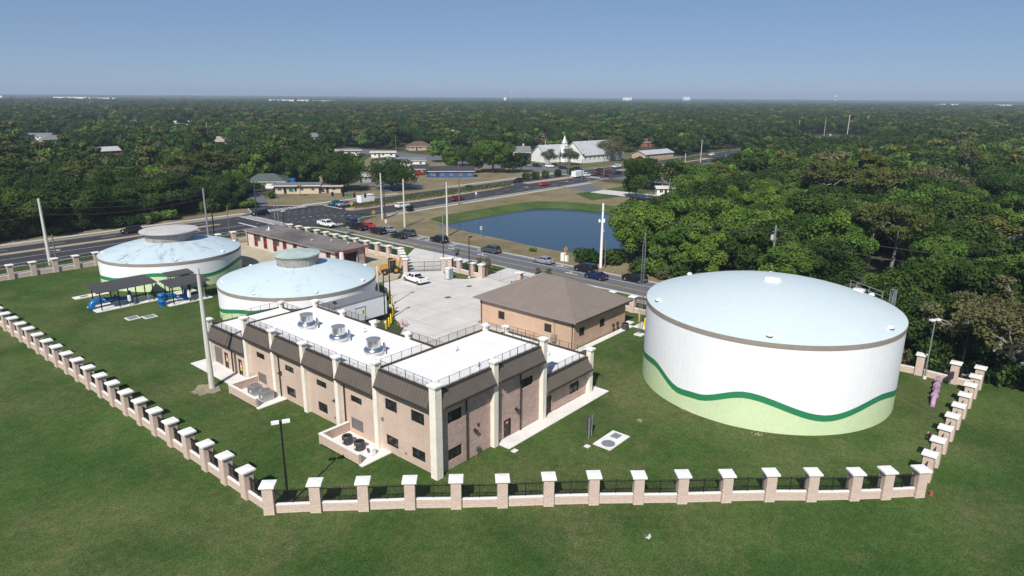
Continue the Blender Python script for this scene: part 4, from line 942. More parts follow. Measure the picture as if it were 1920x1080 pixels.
# bollards of the trailer pad
for k,(x,y,l) in enumerate(((22.4,34.4,'first yellow bollard from the office'),(23.6,35.2,'second yellow bollard from the office'),(24.9,36.3,'third yellow bollard from the office'),(26.9,38.2,'fourth yellow bollard from the office'),(28.2,39.6,'fifth yellow bollard from the office'),(29.4,41.0,'sixth yellow bollard from the office'),(31.0,43.4,'seventh yellow bollard from the office'),(33.4,47.2,'yellow bollard farthest from the office, by the low tank'))):
    tag(MB().lathe([(.12,0),(.12,1.35),(.08,1.45),(0,1.48)],12,(x,y,.03)).build('bollard', MT['yellow_paint'], None, True), l+' along the concrete yard', 'bollard', 'yellow bollards by the trailer')
for x,y,l in ((48.6,6.6,'yellow bollard left of the lattice mast pad'),(50.4,8.6,'yellow bollard at the far side of the lattice mast pad'),(47.9,4.9,'yellow bollard right of the lattice mast pad'),(50.6,5.2,'yellow bollard nearest the tall tank beside the mast pad')):
    tag(MB().lathe([(.12,0),(.12,1.35),(.08,1.45),(0,1.48)],12,(x,y,.03)).build('bollard', MT['yellow_paint'], None, True), l, 'bollard', 'yellow bollards by the mast')
slab('white concrete pad beside the lattice mast', 47.6,5.4,50.6,8.0,[])
slab('small concrete pad at the corner of the hip roof building', 47.8,8.9,49.6,10.0,[])
t = thing('condenser', 'dark round condenser at the right corner of the hip roof building', 'air conditioner', (45.9,8.3,.09)); MB().lathe([(.5,0),(.53,.08),(.53,.78),(.48,.86),(.36,.86)],16).build('case', MT['dark_grey_metal'], t); MB().lathe([(.36,.8),(.36,.88),(.46,.88)],16).build('fan_ring', MT['black_metal'], t)
for x,l in ((43.3,'small dark meter post left of the round condenser'),(44.4,'small dark meter post right beside the round condenser')):
    t = thing('meter_post', l, 'meter', (x,8.75,.05)); MB().tube([(0,0,0),(0,0,1.0)],.04,6).build('post', MT['bronze_dark'], t); MB().box(-.18,-.12,.95,.18,.12,1.4).build('meter', MT['bronze_dark'], t)

# ---------------------------------------------------------------- yard machines and boxes
# office trailer
t = thing('office_trailer', 'long pale grey trailer with ribbed grey roof behind the office', 'trailer', (20.7,39.5,0))
MB().box(-4.9,-1.5,1.0,4.9,1.5,4.0).build('body', MT['trailer_side'], t)
r = MB().box(-4.98,-1.58,4.0,4.98,1.58,4.1).build('roof', MT['trailer_roof'], t)
for k in range(24): MB().box(-4.9+k*.42,-1.56,4.1,-4.84+k*.42,1.56,4.15).build('rib', MT['trailer_roof'], r)
d = MB().box(-.9,-1.56,1.1,.75,-1.505,3.15).build('door', MT['trailer_side'], t); MB().box(-1.0,-1.62,3.15,.85,-1.5,3.22).build('door_hood', MT['galvanised'], d)
for x in (-.95,.75): MB().box(x,-1.58,1.1,x+.05,-1.506,3.15).build('door_trim', MT['galvanised'], d)
MB().box(.25,-1.575,1.95,.6,-1.562,2.65).build('caution_sign', MT['yellow_sign'], d); MB().box(.36,-1.582,2.2,.5,-1.576,2.5).build('caution_mark', MT['frame_black'], d)
MB().box(-3.6,-.3,4.1,-3.2,.1,4.5).build('roof_vent', MT['dark_grey_metal'], t)
for x in (-3.2,-2.2,2.6): 
    w = MB().lathe([(.0,-.12),(.42,-.12),(.46,-.06),(.46,.06),(.42,.12),(0,.12)],16).build('wheel', MT['black_metal'], t); w.matrix_local = Matrix.Translation((x,-1.2,.46)) @ Matrix.Rotation(R90,4,'X')
MB().box(-4.7,-1.2,.75,4.7,1.2,1.0).build('chassis', MT['dark_grey_metal'], t)
s = MB()
for k in range(5): s.box(-1.0,-1.75-.28*k,.9-.18*k-.05,.6,-1.5-.28*k,.9-.18*k)
s.build('steps', MT['galvanised'], t)
# portable toilet
t = thing('portable_toilet', 'grey portable toilet on the concrete by the grass island', 'toilet', (48.67, 48.10), .1)
MB().box(-.56,-.56,.08,.56,.56,2.05).build('cabin', MT['potty_grey'], t); MB().frustum((-.6,-.6,.6,.6),2.05,(-.3,-.35,.3,.35),2.35).build('roof', MT['potty_top'], t); MB().box(-.6,-.6,0,.6,.6,.08).build('skid', MT['black_metal'], t)
d = MB().box(-.59,-.4,.15,-.565,.42,1.95).build('door', MT['potty_top'], t); MB().box(-.61,.25,1.0,-.59,.35,1.1).build('latch', MT['black_metal'], d); MB().box(-.6,-.15,1.55,-.59,.2,1.8).build('notice', MT['white_sign'], d)
# backhoe
def backhoe(x, y, rz):
    t = thing('backhoe_loader', 'yellow backhoe loader parked on sand beside the gate pillars', 'digger', (x,y,0), rz)
    for wx,wy,r in ((-.9,.85,.72),(-.9,-.85,.72),(1.3,.8,.45),(1.3,-.8,.45)):
        w = MB().lathe([(0,-.2),(r*.95,-.2),(r,-.12),(r,.12),(r*.95,.2),(0,.2)],20).build('wheel', MT['black_metal'], t); w.matrix_local = Matrix.Translation((wx,wy,r)) @ Matrix.Rotation(R90,4,'X')
        MB().lathe([(0,-.22),(r*.5,-.22),(r*.5,.22),(0,.22)],14).build('rim', MT['machine_yellow'], w)
    MB().box(-1.5,-.5,.6,1.9,.5,1.05).build('chassis', MT['dark_grey_metal'], t)
    MB().frustum((.3,-.5,2.0,.5),1.05,(.35,-.42,1.85,.42),1.75).build('hood', MT['machine_yellow'], t)
    MB().box(-.95,-.85,1.3,-.9,.85,1.5).build('fender', MT['machine_yellow'], t)
    c = MB().frustum((-1.1,-.72,.35,.72),1.05,(-.95,-.65,.2,.65),2.65).build('cab', MT['window_glass'], t)
    for px_,py_ in ((-1.05,-.7),(-1.05,.7),(.3,-.7),(.3,.7)): MB().tube([(px_,py_,1.05),(px_*.9-.02,py_*.92,2.66)],.05,6).build('cab_post', MT['machine_yellow'], c)
    MB().box(-1.15,-.8,2.65,.35,.8,2.78).build('cab_roof', MT['machine_yellow'], c)
    MB().tube([(-1.6,0,.8),(-1.9,0,2.3),(-2.1,0,3.0)],[.2,.17,.14],8).build('boom', MT['machine_yellow'], t)
    MB().tube([(-2.1,0,3.0),(-2.6,0,2.0),(-2.7,0,1.3)],[.14,.13,.1],8).build('stick', MT['machine_yellow'], t)
    MB().add([(-2.9,-.35,1.35),(-2.3,-.35,1.2),(-2.35,-.35,.7),(-2.8,-.35,.75),(-2.9,.35,1.35),(-2.3,.35,1.2),(-2.35,.35,.7),(-2.8,.35,.75)],[(0,1,2,3),(7,6,5,4),(0,4,5,1),(1,5,6,2),(2,6,7,3),(3,7,4,0)]).build('hoe_bucket', MT['dark_grey_metal'], t)
    for s_ in (-.45,.45): MB().tube([(.6,s_,1.3),(1.9,s_,.9),(2.5,s_,.5)],.09,6).build('loader_arm', MT['machine_yellow'], t)
    MB().add([(2.4,-1.0,.15),(3.1,-1.0,.1),(3.0,-1.0,.35),(2.45,-1.0,.8),(2.4,1.0,.15),(3.1,1.0,.1),(3.0,1.0,.35),(2.45,1.0,.8)],[(0,1,2,3),(7,6,5,4),(0,4,5,1),(2,6,7,3),(3,7,4,0)]).build('loader_bucket', MT['machine_yellow'], t)
    for s_ in (-1,1): MB().tube([(-1.5,.4*s_,.8),(-1.6,1.1*s_,.6),(-1.6,1.2*s_,.05)],.08,6).build('stabiliser', MT['dark_grey_metal'], t)
backhoe(44.2,59.6,math.radians(152))
# planter of flowers by the yard corner
t = thing('flower_pot', 'low pot of pink flowers by the yard corner of the office', 'planter', (24.9,33.7,.03)); MB().lathe([(.3,0),(.45,.4),(.42,.4),(.3,.3),(0,.3)],14).build('pot', MT['slab'], t)
r_ = random.Random(5); mb = MB()
for k in range(90):
    a = r_.uniform(0,6.28); rr = r_.uniform(0,.85); z = .45+r_.uniform(0,.75)*(1-rr*.6); s_ = r_.uniform(.06,.12); x, y = rr*math.cos(a), rr*math.sin(a)
    mb.add([(x-s_,y,z),(x,y-s_,z+s_*r_.uniform(-1,1)),(x+s_,y,z),(x,y+s_,z+s_*r_.uniform(-1,1))],[(0,1,2,3)])
mb.build('flowers', MT['pink_flower'], t)

# old striped building
old = thing('old_shop_building', 'long grey roofed building with white panels and red framed windows', 'building', (0,0,0))
ox0,oy0,ox1,oy1,oh = 38.7,69.0,45.6,102.8,3.55
FO = Face((ox0,oy0),(0,1),(-1,0)); FE = Face((ox0,oy0),(1,0),(0,-1))
ho = [(2.2+k*3.9,3.3+k*3.9,.35,3.1) for k in range(8)]
mb = MB(); grid_wall(mb,(ox0,oy0),(0,1),(-1,0),33.8,0,oh,ho,.2); mb.build('wall', MT['old_white'], old)
mb = MB(); grid_wall(mb,(ox0,oy0),(1,0),(0,-1),6.9,0,oh,[(1.9,4.9,0,3.0)],.4); mb.build('wall', MT['old_concrete'], old)
mb = MB(); grid_wall(mb,(ox1,oy0),(0,1),(1,0),33.8,0,oh,[]); grid_wall(mb,(ox0,oy1),(1,0),(0,1),6.9,0,oh,[]); mb.build('rear_wall', MT['old_white'], old)
mb = MB(); mb.box(ox0+1.5,oy0+.45,0,ox0+5.3,oy0+.5,3.1); mb.build('bay_back', MT['black_metal'], old)
for h in ho:
    w = FO.window(old,h[0],h[1],h[2],h[3],.15,1,frame='red_trim')
    mb = MB(); FO.block(mb,h[0]-.16,h[0],h[2],h[3]+.1,-.05,.06); FO.block(mb,h[1],h[1]+.16,h[2],h[3]+.1,-.05,.06); FO.block(mb,h[0],h[1],1.55,1.75,-.14,.04); mb.build('trim', MT['red_trim'], w)
for a in (.2,): 
    mb = MB(); FO.block(mb,33.4,33.75,0,3.4,.0,.08); FO.block(mb,.02,.3,0,3.4,.0,.08); mb.build('corner_trim', MT['red_trim'], old)
rf = MB().box(ox0-.7,oy0-.5,oh,ox1+.6,oy1+.4,oh+.28).build('roof', MT['old_roof'], old)
mb = MB(); mb.box(ox0-.74,oy0-.56,oh+.0,ox1+.64,oy0-.5,oh+.24); mb.build('red_fascia', MT['red_trim'], rf)
mb = MB(); mb.box(ox0-.76,oy0-.5,oh+.02,ox0-.7,oy1+.4,oh+.2); mb.build('fascia', MT['rim_taupe'], rf)
for x_ in (ox0+.1, ox0+1.75, ox0+5.0, ox1-.2): mb = MB(); mb.box(x_-.1,oy0-.08,0,x_+.1,oy0-.004,3.3); mb.build('door_trim', MT['red_trim'], old)
for y_ in (96.0,88.4): 
    mb = MB(); mb.add([(ox0,y_-.1+1.0,3.2),(ox0,y_+1.1+1.0,3.2),(ox0-.8,y_+1.1+1.0,2.6),(ox0-.8,y_-.1+1.0,2.6)],[(0,1,2,3)]); mb.add([(ox0-.004,y_+.9,3.19),(ox0-.004,y_+2.1,3.19),(ox0-.8,y_+2.1,2.56),(ox0-.8,y_+.9,2.56)],[(3,2,1,0)]); mb.build('awning', MT['dark_grey_metal'], old)
t = fan(41.6,98.0,oh+.28,.75,'pale roof fan on the far end of the old grey roof','old roof vents')
for x_,y_,l in ((43.6,77.5,'small cone vent on the old grey roof near its middle'),(41.0,80.6,'small cone vent on the old grey roof near the edge'),(44.2,72.6,'small cone vent on the old grey roof close to the open bay')):
    tag(MB().lathe([(.16,0),(.14,.2),(.34,.24),(.05,.42),(0,.42)],12,(x_,y_,oh+.28)).build('roof_vent', MT['cap_grey']), l, 'vent', 'old roof vents')
t = thing('water_barrel', 'pale green cylindrical tank lying in brush by the streaked tank', 'barrel', (30.0,99.6,0)); MB().lathe([(0,1.5),(.7,1.45),(.8,1.2),(.8,.1),(.75,0)][::-1],16).build('drum', MT['cap_green'], t, True); MB().lathe([(.82,.75),(.82,.85)],16).build('band', MT['rim_taupe'], t)
tag(MB().box(-.35,-.35,0,.35,.35,1.9).build('white_box', MT['white_paint'], loc=(40.6,62.8,.02)), 'white upright box standing before the open bay', 'box')
t = thing('metal_stair', 'white metal rail frame by the side of the old building', 'railing', (38.2,72.0,0)); mb = MB()
for z in (.5,1.0,1.5): mb.tube([(0,-1.4,z),(0,1.4,z)],.03,5)
for y_ in (-1.4,0,1.4): mb.tube([(0,y_,0),(0,y_,1.5)],.03,5)
mb.build('frame', MT['white_paint'], t)


# ---------------------------------------------------------------- poles, lamps, mast, signals
def conc_pole(label, p, h, r0=.28, r1=.17, m='pole_concrete', arms=0, group='concrete line poles', name='utility_pole', insul=True):
    t = thing(name, label, 'pole', (p[0],p[1],0), 0, group)
    MB().tube([(0,0,-.2),(0,0,h)], [r0,r1], 10).build('shaft', MT[m], t)
    if insul:
        for k in range(3): MB().lathe([(.03,0),(.09,.05),(.05,.12),(.09,.17),(0,.24)], 8, (r1+.12,0,h-.5-k*1.0)).build('insulator', MT['louver_grey'], t)
    for k in range(arms): MB().box(-1.2,-.07,h-1.0-k*1.5,1.2,.07,h-.86-k*1.5).build('crossarm', MT['galvanised'], t)
    return t
conc_pole('tall pale concrete pole standing on the lawn by the office corner', (-4.03,33.75), 14.4, .34, .17, group='lawn pole', insul=False)
MB().lathe([(.175,0),(.19,.05),(.175,.1)],10,(-4.03,33.75,13.7)).build('pole_band', MT['rim_taupe'], bpy.data.objects['utility_pole']).matrix_local = Matrix.Translation((4.03,-33.75,0))
conc_pole('tall pale concrete pole at far left behind the fence', (3.21, 114.77), 13.3, .36, .2)
conc_pole('thin dark wooden post beside the far left concrete pole', (3.03, 109.81), 6.9, .14, .11, 'wood_pole', group='wood posts', insul=False)
pA = (37.76, 119.57); pB = (39.64, 120.41); pC = (41.83, 117.04)
conc_pole('tall grey pole just right of the streaked tank cupola', pA, 11.6, .26, .18, 'galvanised')
conc_pole('slimmer greenish pole second right of the streaked tank cupola', pB, 9.6, .16, .12, 'wood_pole', group='wood posts')
conc_pole('short thin pole third right of the streaked tank cupola', pC, 7.0, .12, .1, 'wood_pole', group='wood posts', insul=False)
for nm,p,z in (('transformer',pA,8.6),('transformer',pB,8.0),('transformer',pB,7.0)):
    pass
conc_pole('white concrete pole left of three beside the pond road, near signal', (80.99, 107.30), 12.7)
conc_pole('white concrete pole in the middle of three by the queue of cars', (77.33, 93.71), 12.5)
conc_pole('white concrete pole right of three at the pond edge', (76.51, 77.03), 13.2)
conc_pole('dark wooden pole on the verge between wide road and pond', (113.78, 109.90), 12.4, .2, .14, 'wood_pole', group='wood posts')
sp = conc_pole('white concrete pole with crossarm and equipment ring at the pond corner', (75.00, 31.66), 13.0, .30, .19, 'white_cap')
MB().box(-.9,-.06,11.6,.9,.06,11.72).build('crossarm', MT['galvanised'], sp)
mb = MB()
for k in range(3):
    a = k*2.1; mb.tube([(0,0,9.3),(.55*math.cos(a),.55*math.sin(a),9.35)],.05,5); mb.lathe([(.16,0),(.2,.1),(.2,.5),(.12,.62),(0,.62)],8,(.6*math.cos(a),.6*math.sin(a),9.2))
mb.build('equipment_ring', MT['white_cap'], sp); MB().box(.2,-.15,7.2,.5,.15,7.7).build('switch_box', MT['white_cap'], sp)
conc_pole('short greenish wooden post by the pond corner bushes', (75.20, 30.78), 5.7, .12, .1, 'wood_pole', group='wood posts', insul=False)
up = conc_pole('grey utility pole with crossarms among trees behind the tall tank', (76.5,-1.5), 12.6, .2, .14, 'galvanised', 2)
mb = MB()
for s_ in (-.45,.45): mb.lathe([(.22,0),(.24,.06),(.24,.75),(.16,.85),(0,.88)],10,(s_,.3,10.2))
mb.build('transformers', MT['cap_grey'], up)
for i,(p,h,l) in enumerate((((294.04, 114.14),12.2,'white pole with equipment ring far up the wide road'),((249.24, 180.46),11,'thin grey pole before the church'),((222.55, 268.82),11,'dark pole among the low houses'),((271.28, 413.89),10,'pale pole by the flat roof house in the woods'),((193.95, 436.85),14,'grey pole standing among the woods at left'),((248.43, 100.25),9,'leaning pale pole right of the far crossing'),((192.59, 86.58),9.5,'thin pole beside the trees at the pond drive'),((187.46, 120.95),10,'grey pole at the near corner of the far crossing'),((194.38, 118.93),8.5,'second grey pole at the far crossing'),((199.09, 111.36),9.5,'third grey pole at the far crossing'),((584.76, 160.78),15,'white pole farthest left on the distant road'),((568.76, 134.71),17,'second white pole on the distant road'),((637.03, 134.57),19,'tallest white pole on the distant road'),((739.45, 143.34),16,'white pole farthest right on the distant road'),((680.18, 169.11),15,'slim white pole between the distant road poles'))):
    conc_pole(l, p, h, .2 if i<12 else .32, .14 if i<12 else .25, 'pole_concrete' if i not in (2,7,8,9) else 'louver_grey', 1 if i in (0,2) else 0, group='distant poles', insul=False)
def lamp(label, p, h, heads, m='black_metal', two=True, rz=0.0, name='light_pole'):
    t = thing(name, label, 'lamp post', (p[0],p[1],0), rz, 'site lamp posts')
    MB().tube([(0,0,.35),(0,0,h)], [.10,.075], 8).build('shaft', MT[m], t); MB().lathe([(.22,0),(.22,.35),(0,.36)],12).build('footing', MT['slab'], t)
    for s_ in ((-1,1) if two else (1,)):
        hd = MB().box(.12*s_ if s_>0 else -.72,-.2,h-.08,.72 if s_>0 else -.12,.2,h+.10).build('lamp_head', MT[heads], t); MB().tube([(0,0,h-.02),(.14*s_,0,h-.02)],.04,6).build('arm', MT[m], hd)
    return t
lamp('black lamp post with white floodlights by the front fence corner', (-11.27,6.09), 7.7, 'white_paint', rz=-.5)
lamp('grey lamp post with white floodlights behind the tall tank', (54.5,-28.9), 7.6, 'white_paint', 'galvanised', rz=-.6)
lamp('black lamp post with white floodlights near the right fence corner', (56.17, -32.24), 7.6, 'white_paint', rz=-.6)
lamp('black lamp post at the office end of the trailer', (24.3,36.9), 7.5, 'black_metal', two=False)
lamp('black lamp post beside the low tank behind the trailer', (30.3,42.9), 7.9, 'black_metal', two=False)
lamp('black lamp post on the grass island by the side road', (51.76, 45.81), 7.8, 'black_metal', two=False)
tag(MB().tube([(29.4,44.8,0),(29.4,44.8,6.6)],[.09,.07],8).build('flag_pole', MT['white_cap']), 'plain white pole between the low tank and the trailer', 'pole')
tag(MB().tube([(27.2,41.8,0),(27.2,41.8,6.4)],[.08,.06],8).build('flag_pole', MT['galvanised']), 'plain grey pole at the near side of the low tank', 'pole')
gp = thing('gate_mast', 'tall slim mast, dark below and pale above, by the gate', 'pole', (52.20, 53.18)); MB().tube([(0,0,0),(0,0,6)],.09,8).build('lower_shaft', MT['bronze_dark'], gp); MB().tube([(0,0,6),(0,0,11.4)],.075,8).build('upper_shaft', MT['galvanised'], gp)
MB().box(-.03,.1,8.6,.03,.6,9.3).build('blue_flag', MT['blue_pipe'], gp)
# lattice mast
t = thing('lattice_mast', 'thin grey lattice radio mast between hip roof building and tall tank', 'mast', (45.2,5.5,0)); MB().box(-.6,-.6,0,.6,.6,.15).build('footing', MT['slab'], t)
mb = MB(); LH = 15.0; cs = [(.26,0),(-.13,.225),(-.13,-.225)]
tp = lambda z: 1.0 if z < 13 else max(.12, 1-(z-13)/2.2)
for c in cs: mb.tube([(c[0],c[1],.1),(c[0],c[1],13),(c[0]*.12,c[1]*.12,LH)], .028, 5)
z = .2; k = 0
while z < 14.2:
    for i in range(3):
        a, b = cs[i], cs[(i+1)%3]; s0, s1 = tp(z), tp(z+.42)
        mb.tube([(a[0]*s0,a[1]*s0,z),(b[0]*s1,b[1]*s1,z+.42)], .013, 4); mb.tube([(a[0]*s0,a[1]*s0,z),(b[0]*s0,b[1]*s0,z)], .011, 4)
    z += .42
tag(mb.build('lattice', MT['galvanised'], t), kind='stuff'); MB().tube([(0,0,LH-.1),(0,0,LH+.9)],.02,5).build('aerial', MT['galvanised'], t)
MB().box(-.1,-.3,5.4,.12,-.1,5.8).build('radio_box', MT['red_sign'], t)
# traffic signals
def signal_head(mb, x, y, z):
    mb.box(x-.18,y-.18,z-.55,x+.18,y+.18,z+.55); mb.box(x-.28,y-.22,z-.62,x+.28,y-.19,z+.62)
def signal_pole(label, p, h, arm, L, heads, m='dark_grey_metal', z_arm=6.3, sign=None):
    t = thing('signal_pole', label, 'traffic signal', (p[0],p[1],0), 0, 'traffic signal poles'); MB().tube([(0,0,0),(0,0,h)],[.2,.13],10).build('shaft', MT[m], t)
    d = Vector((math.cos(arm),math.sin(arm),0)); a = MB().tube([(0,0,z_arm),tuple(d*L+Vector((0,0,z_arm+.6)))],[.13,.07],8).build('mast_arm', MT[m], t)
    for k in heads:
        c = d*L*k; mb = MB(); signal_head(mb,c.x,c.y,z_arm+.6*k-.1); s = mb.build('signal_head', MT['signal_black'], t)
    if sign: c = d*L*sign; MB().box(c.x-.06,c.y-1.1,z_arm-.25,c.x+.06,c.y+1.1,z_arm+.45).build('street_sign', MT['sign_green'], t)
signal_pole('grey signal pole at the left far corner of the near crossing', (64.16, 144.01), 8.8, math.radians(-55), 13.0, (.45,.7,.95), sign=.85)
signal_pole('dark signal pole beside the white poles at the near crossing', (82.03, 107.42), 8.6, math.radians(130), 15.0, (.35,.55,.75,.95), sign=.65)
signal_pole('black signal pole before the parked cars near the church', (226.00, 153.49), 9.0, math.radians(-70), 12.0, (.5,.75,.95), m='black_metal')
t = thing('lamp_post', 'black road lamp post behind the old building roof fan', 'lamp post', (52.57, 110.22)); MB().tube([(0,0,0),(0,0,5.4)],.1,8).build('shaft', MT['black_metal'], t); MB().box(-.5,-.15,5.3,.5,.15,5.5).build('lamp_head', MT['white_cap'], t)
for k,(p,h,l) in enumerate((((51.16, 111.77),7.5,'thin steel pole first of the pair behind the old building'),((53.19, 113.67),9.5,'thin steel pole second of the pair behind the old building'))): conc_pole(l, p, h, .09, .07, 'galvanised', group='steel poles', insul=False)
# road signs
def road_sign(label, p, h, kind):
    t = thing('road_sign', label, 'sign', (p[0],p[1],0)); MB().tube([(0,0,0),(0,0,h)],.045,6).build('post', MT['galvanised'], t)
    if kind == 'diamond':
        s = MB().add([(.06,0,h-.62),(.06,.62,h),(.06,0,h+.62),(.06,-.62,h),(.04,0,h-.62),(.04,.62,h),(.04,0,h+.62),(.04,-.62,h)],[(0,1,2,3),(7,6,5,4),(0,4,5,1),(1,5,6,2),(2,6,7,3),(3,7,4,0)]).build('board', MT['sign_yellow'], t)
        MB().box(.062,-.09,h-.25,.07,.09,h+.15).box(.062,-.1,h+.18,.07,.1,h+.32).build('symbol', MT['frame_black'], s)
    else:
        s = MB().box(.04,-.32,h-.5,.06,.32,h+.4).build('board', MT['white_sign'], t)
        MB().box(.061,-.2,h-.3,.066,.2,h-.22).box(.061,-.2,h+.1,.066,.2,h+.18).build('text_bar', MT['frame_black'], s)
    t.rotation_euler = (0,0,math.radians(-100 if p[1] < 108 else 186))       # faces the oncoming traffic
road_sign('yellow diamond sign with a figure at the near crossing corner', (76.80, 105.76), 2.6, 'diamond'); road_sign('yellow diamond sign with a figure beside the white roadside boxes', (75.85, 41.01), 2.3, 'diamond')
road_sign('white rectangular sign at the pond edge', (80.15, 69.21), 2.6, 'rect'); road_sign('white rectangular sign on the wide road verge', (123.17, 111.38), 2.6, 'rect'); road_sign('yellow small sign on the hedge median nose', (83.55, 124.46), 2.2, 'diamond')
for k,(p,l,s_) in enumerate((((74.77, 40.78),'white roadside utility box left of the yellow sign',1.0),((74.91, 39.92),'white roadside utility box right of the yellow sign',.7),((78.01, 102.08),'white utility box on the verge by the signal pole',.55))):
    t = thing('utility_box', l, 'utility box', (p[0],p[1],0)); MB().box(-.4*s_,-.4*s_,0,.4*s_,.4*s_,1.6*s_).build('case', MT['white_cap'], t); MB().box(-.44*s_,-.44*s_,1.6*s_,.44*s_,.44*s_,1.68*s_).build('lid', MT['white_cap'], t)
tag(MB().box(-.9,-.6,0,.9,.6,1.7).box(-.95,-.65,1.7,.95,.65,1.78).build('signal_cabinet', MT['black_metal'], loc=(*(94.52, 111.18),.0)), 'black signal cabinet on the verge by the white car', 'cabinet')
t = thing('gate_sign_post', 'low brown brick gate post at the wood edge across the wide road', 'gate post', (34.68, 145.85)); MB().box(-.4,-.4,0,.4,.4,1.9).build('post', MT['shingle_brown'] if 'shingle_brown' in MT else MT['mulch'], t); MB().box(-.48,-.48,1.9,.48,.48,2.02).build('cap', MT['rim_taupe'], t)
for p,l in (((81.85, 35.08),'black roadside marker post by the bushes'),((77.84, 29.82),'dark marker post right of the bushes')): tag(MB().lathe([(.07,0),(.07,1.1),(0,1.15)],8,(p[0],p[1],0)).build('marker_post', MT['black_metal']), l, 'post')
for p,l in (((196.21, 117.01),'orange traffic cone left at the far crossing'),((194.99, 115.66),'orange traffic cone right at the far crossing')): tag(MB().lathe([(.3,0),(.3,.04),(.16,.04),(.05,.75),(0,.75)],10,(p[0],p[1],.05)).build('traffic_cone', MT['terracotta']), l, 'cone')
# cables
def cable(a, b, sag, label, r=.018):
    n = 14; mb = MB(); a, b = Vector(a), Vector(b)
    mb.tube([a.lerp(b,i/n)-Vector((0,0,4*sag*(i/n)*(1-i/n))) for i in range(n+1)], r, 4)
    tag(mb.build('power_cable', MT['louver_grey']), label, 'cable', 'overhead cables')
pL = (3.21, 114.77)
for k,(z1,z2) in enumerate(((12.8,11.2),(11.6,10.2),(10.2,9.2))):
    cable((pL[0],pL[1],z1),(pA[0],pA[1],z2),1.2,'overhead cable between the far left pole and the pole by the cupola'); cable((pL[0],pL[1],z1),(pL[0]-60,pL[1]+2,z1),1.2,'overhead cable leaving the picture past the far left pole')
for k,z1 in enumerate((12.0,11.2)):
    cable((76.5,-1.5,z1),(*(75.00, 31.66),z1),1.0,'overhead cable from the pond corner pole to the pole behind the tank'); cable((76.5,-1.5,z1-k),(80,-60,z1-k),1.0,'overhead cable running right from the pole behind the tank')
q1, q2, q3 = (80.99, 107.30), (77.33, 93.71), (76.51, 77.03)
cable((*q1,12),(*q2,12),.4,'overhead cable between the left and middle white poles'); cable((*q2,12),(*q3,12.4),.5,'overhead cable between the middle and right white poles'); cable((*q3,12.4),(*(75.00, 31.66),12.2),1.2,'overhead cable from the pond edge pole across to the pond corner pole')


# ---------------------------------------------------------------- vehicles
def loft(mb, st, mi=0):
    """body shell: stations (x, half width, z low, z high, round)"""
    rings = []
    for x,w,zl,zh,c in st:
        rings.append([(x,-w*.94,zl),(x,-w,zl+.12),(x,-w,zh-c*1.3),(x,-w+c*.9,zh),(x,w-c*.9,zh),(x,w,zh-c*1.3),(x,w,zl+.12),(x,w*.94,zl)])
    n = 8; vs = [p for r in rings for p in r]; fs = []
    for i in range(len(st)-1):
        for t in range(n): u = (t+1)%n; fs.append((i*n+t,i*n+u,(i+1)*n+u,(i+1)*n+t)[::-1])
    fs.append(tuple(range(n))); fs.append(tuple((len(st)-1)*n+t for t in range(n))[::-1])
    mb.add(vs, fs, mi)
CARS = {}
glass_mat('car_glass', (.008,.010,.013), .04)
mat('tyre_rubber', (.012,.012,.013), rough=.85); mat('alloy', (.45,.46,.48), rough=.3, metal=.8); mat('car_trim', (.018,.018,.02), rough=.6)
mat('head_lens', (.75,.78,.8), rough=.1, spec=.6); mat('tail_lens', (.42,.01,.012), rough=.2); mat('plate', (.75,.72,.55), rough=.5)
PAINT = {}
for n_,c_ in (('black',(.006,.006,.007)),('charcoal',(.035,.037,.042)),('grey',(.11,.115,.125)),('silver',(.46,.48,.50)),('white',(.82,.82,.81)),('navy',(.006,.012,.06)),('red',(.48,.012,.02)),('maroon',(.11,.008,.016)),('teal',(.01,.13,.20)),('blue_grey',(.10,.14,.20))):
    PAINT[n_] = paint_mat('car_paint_'+n_, c_, .32 if n_ != 'silver' else .35, .6, .5 if n_ in ('silver','grey','charcoal') else 0.0)
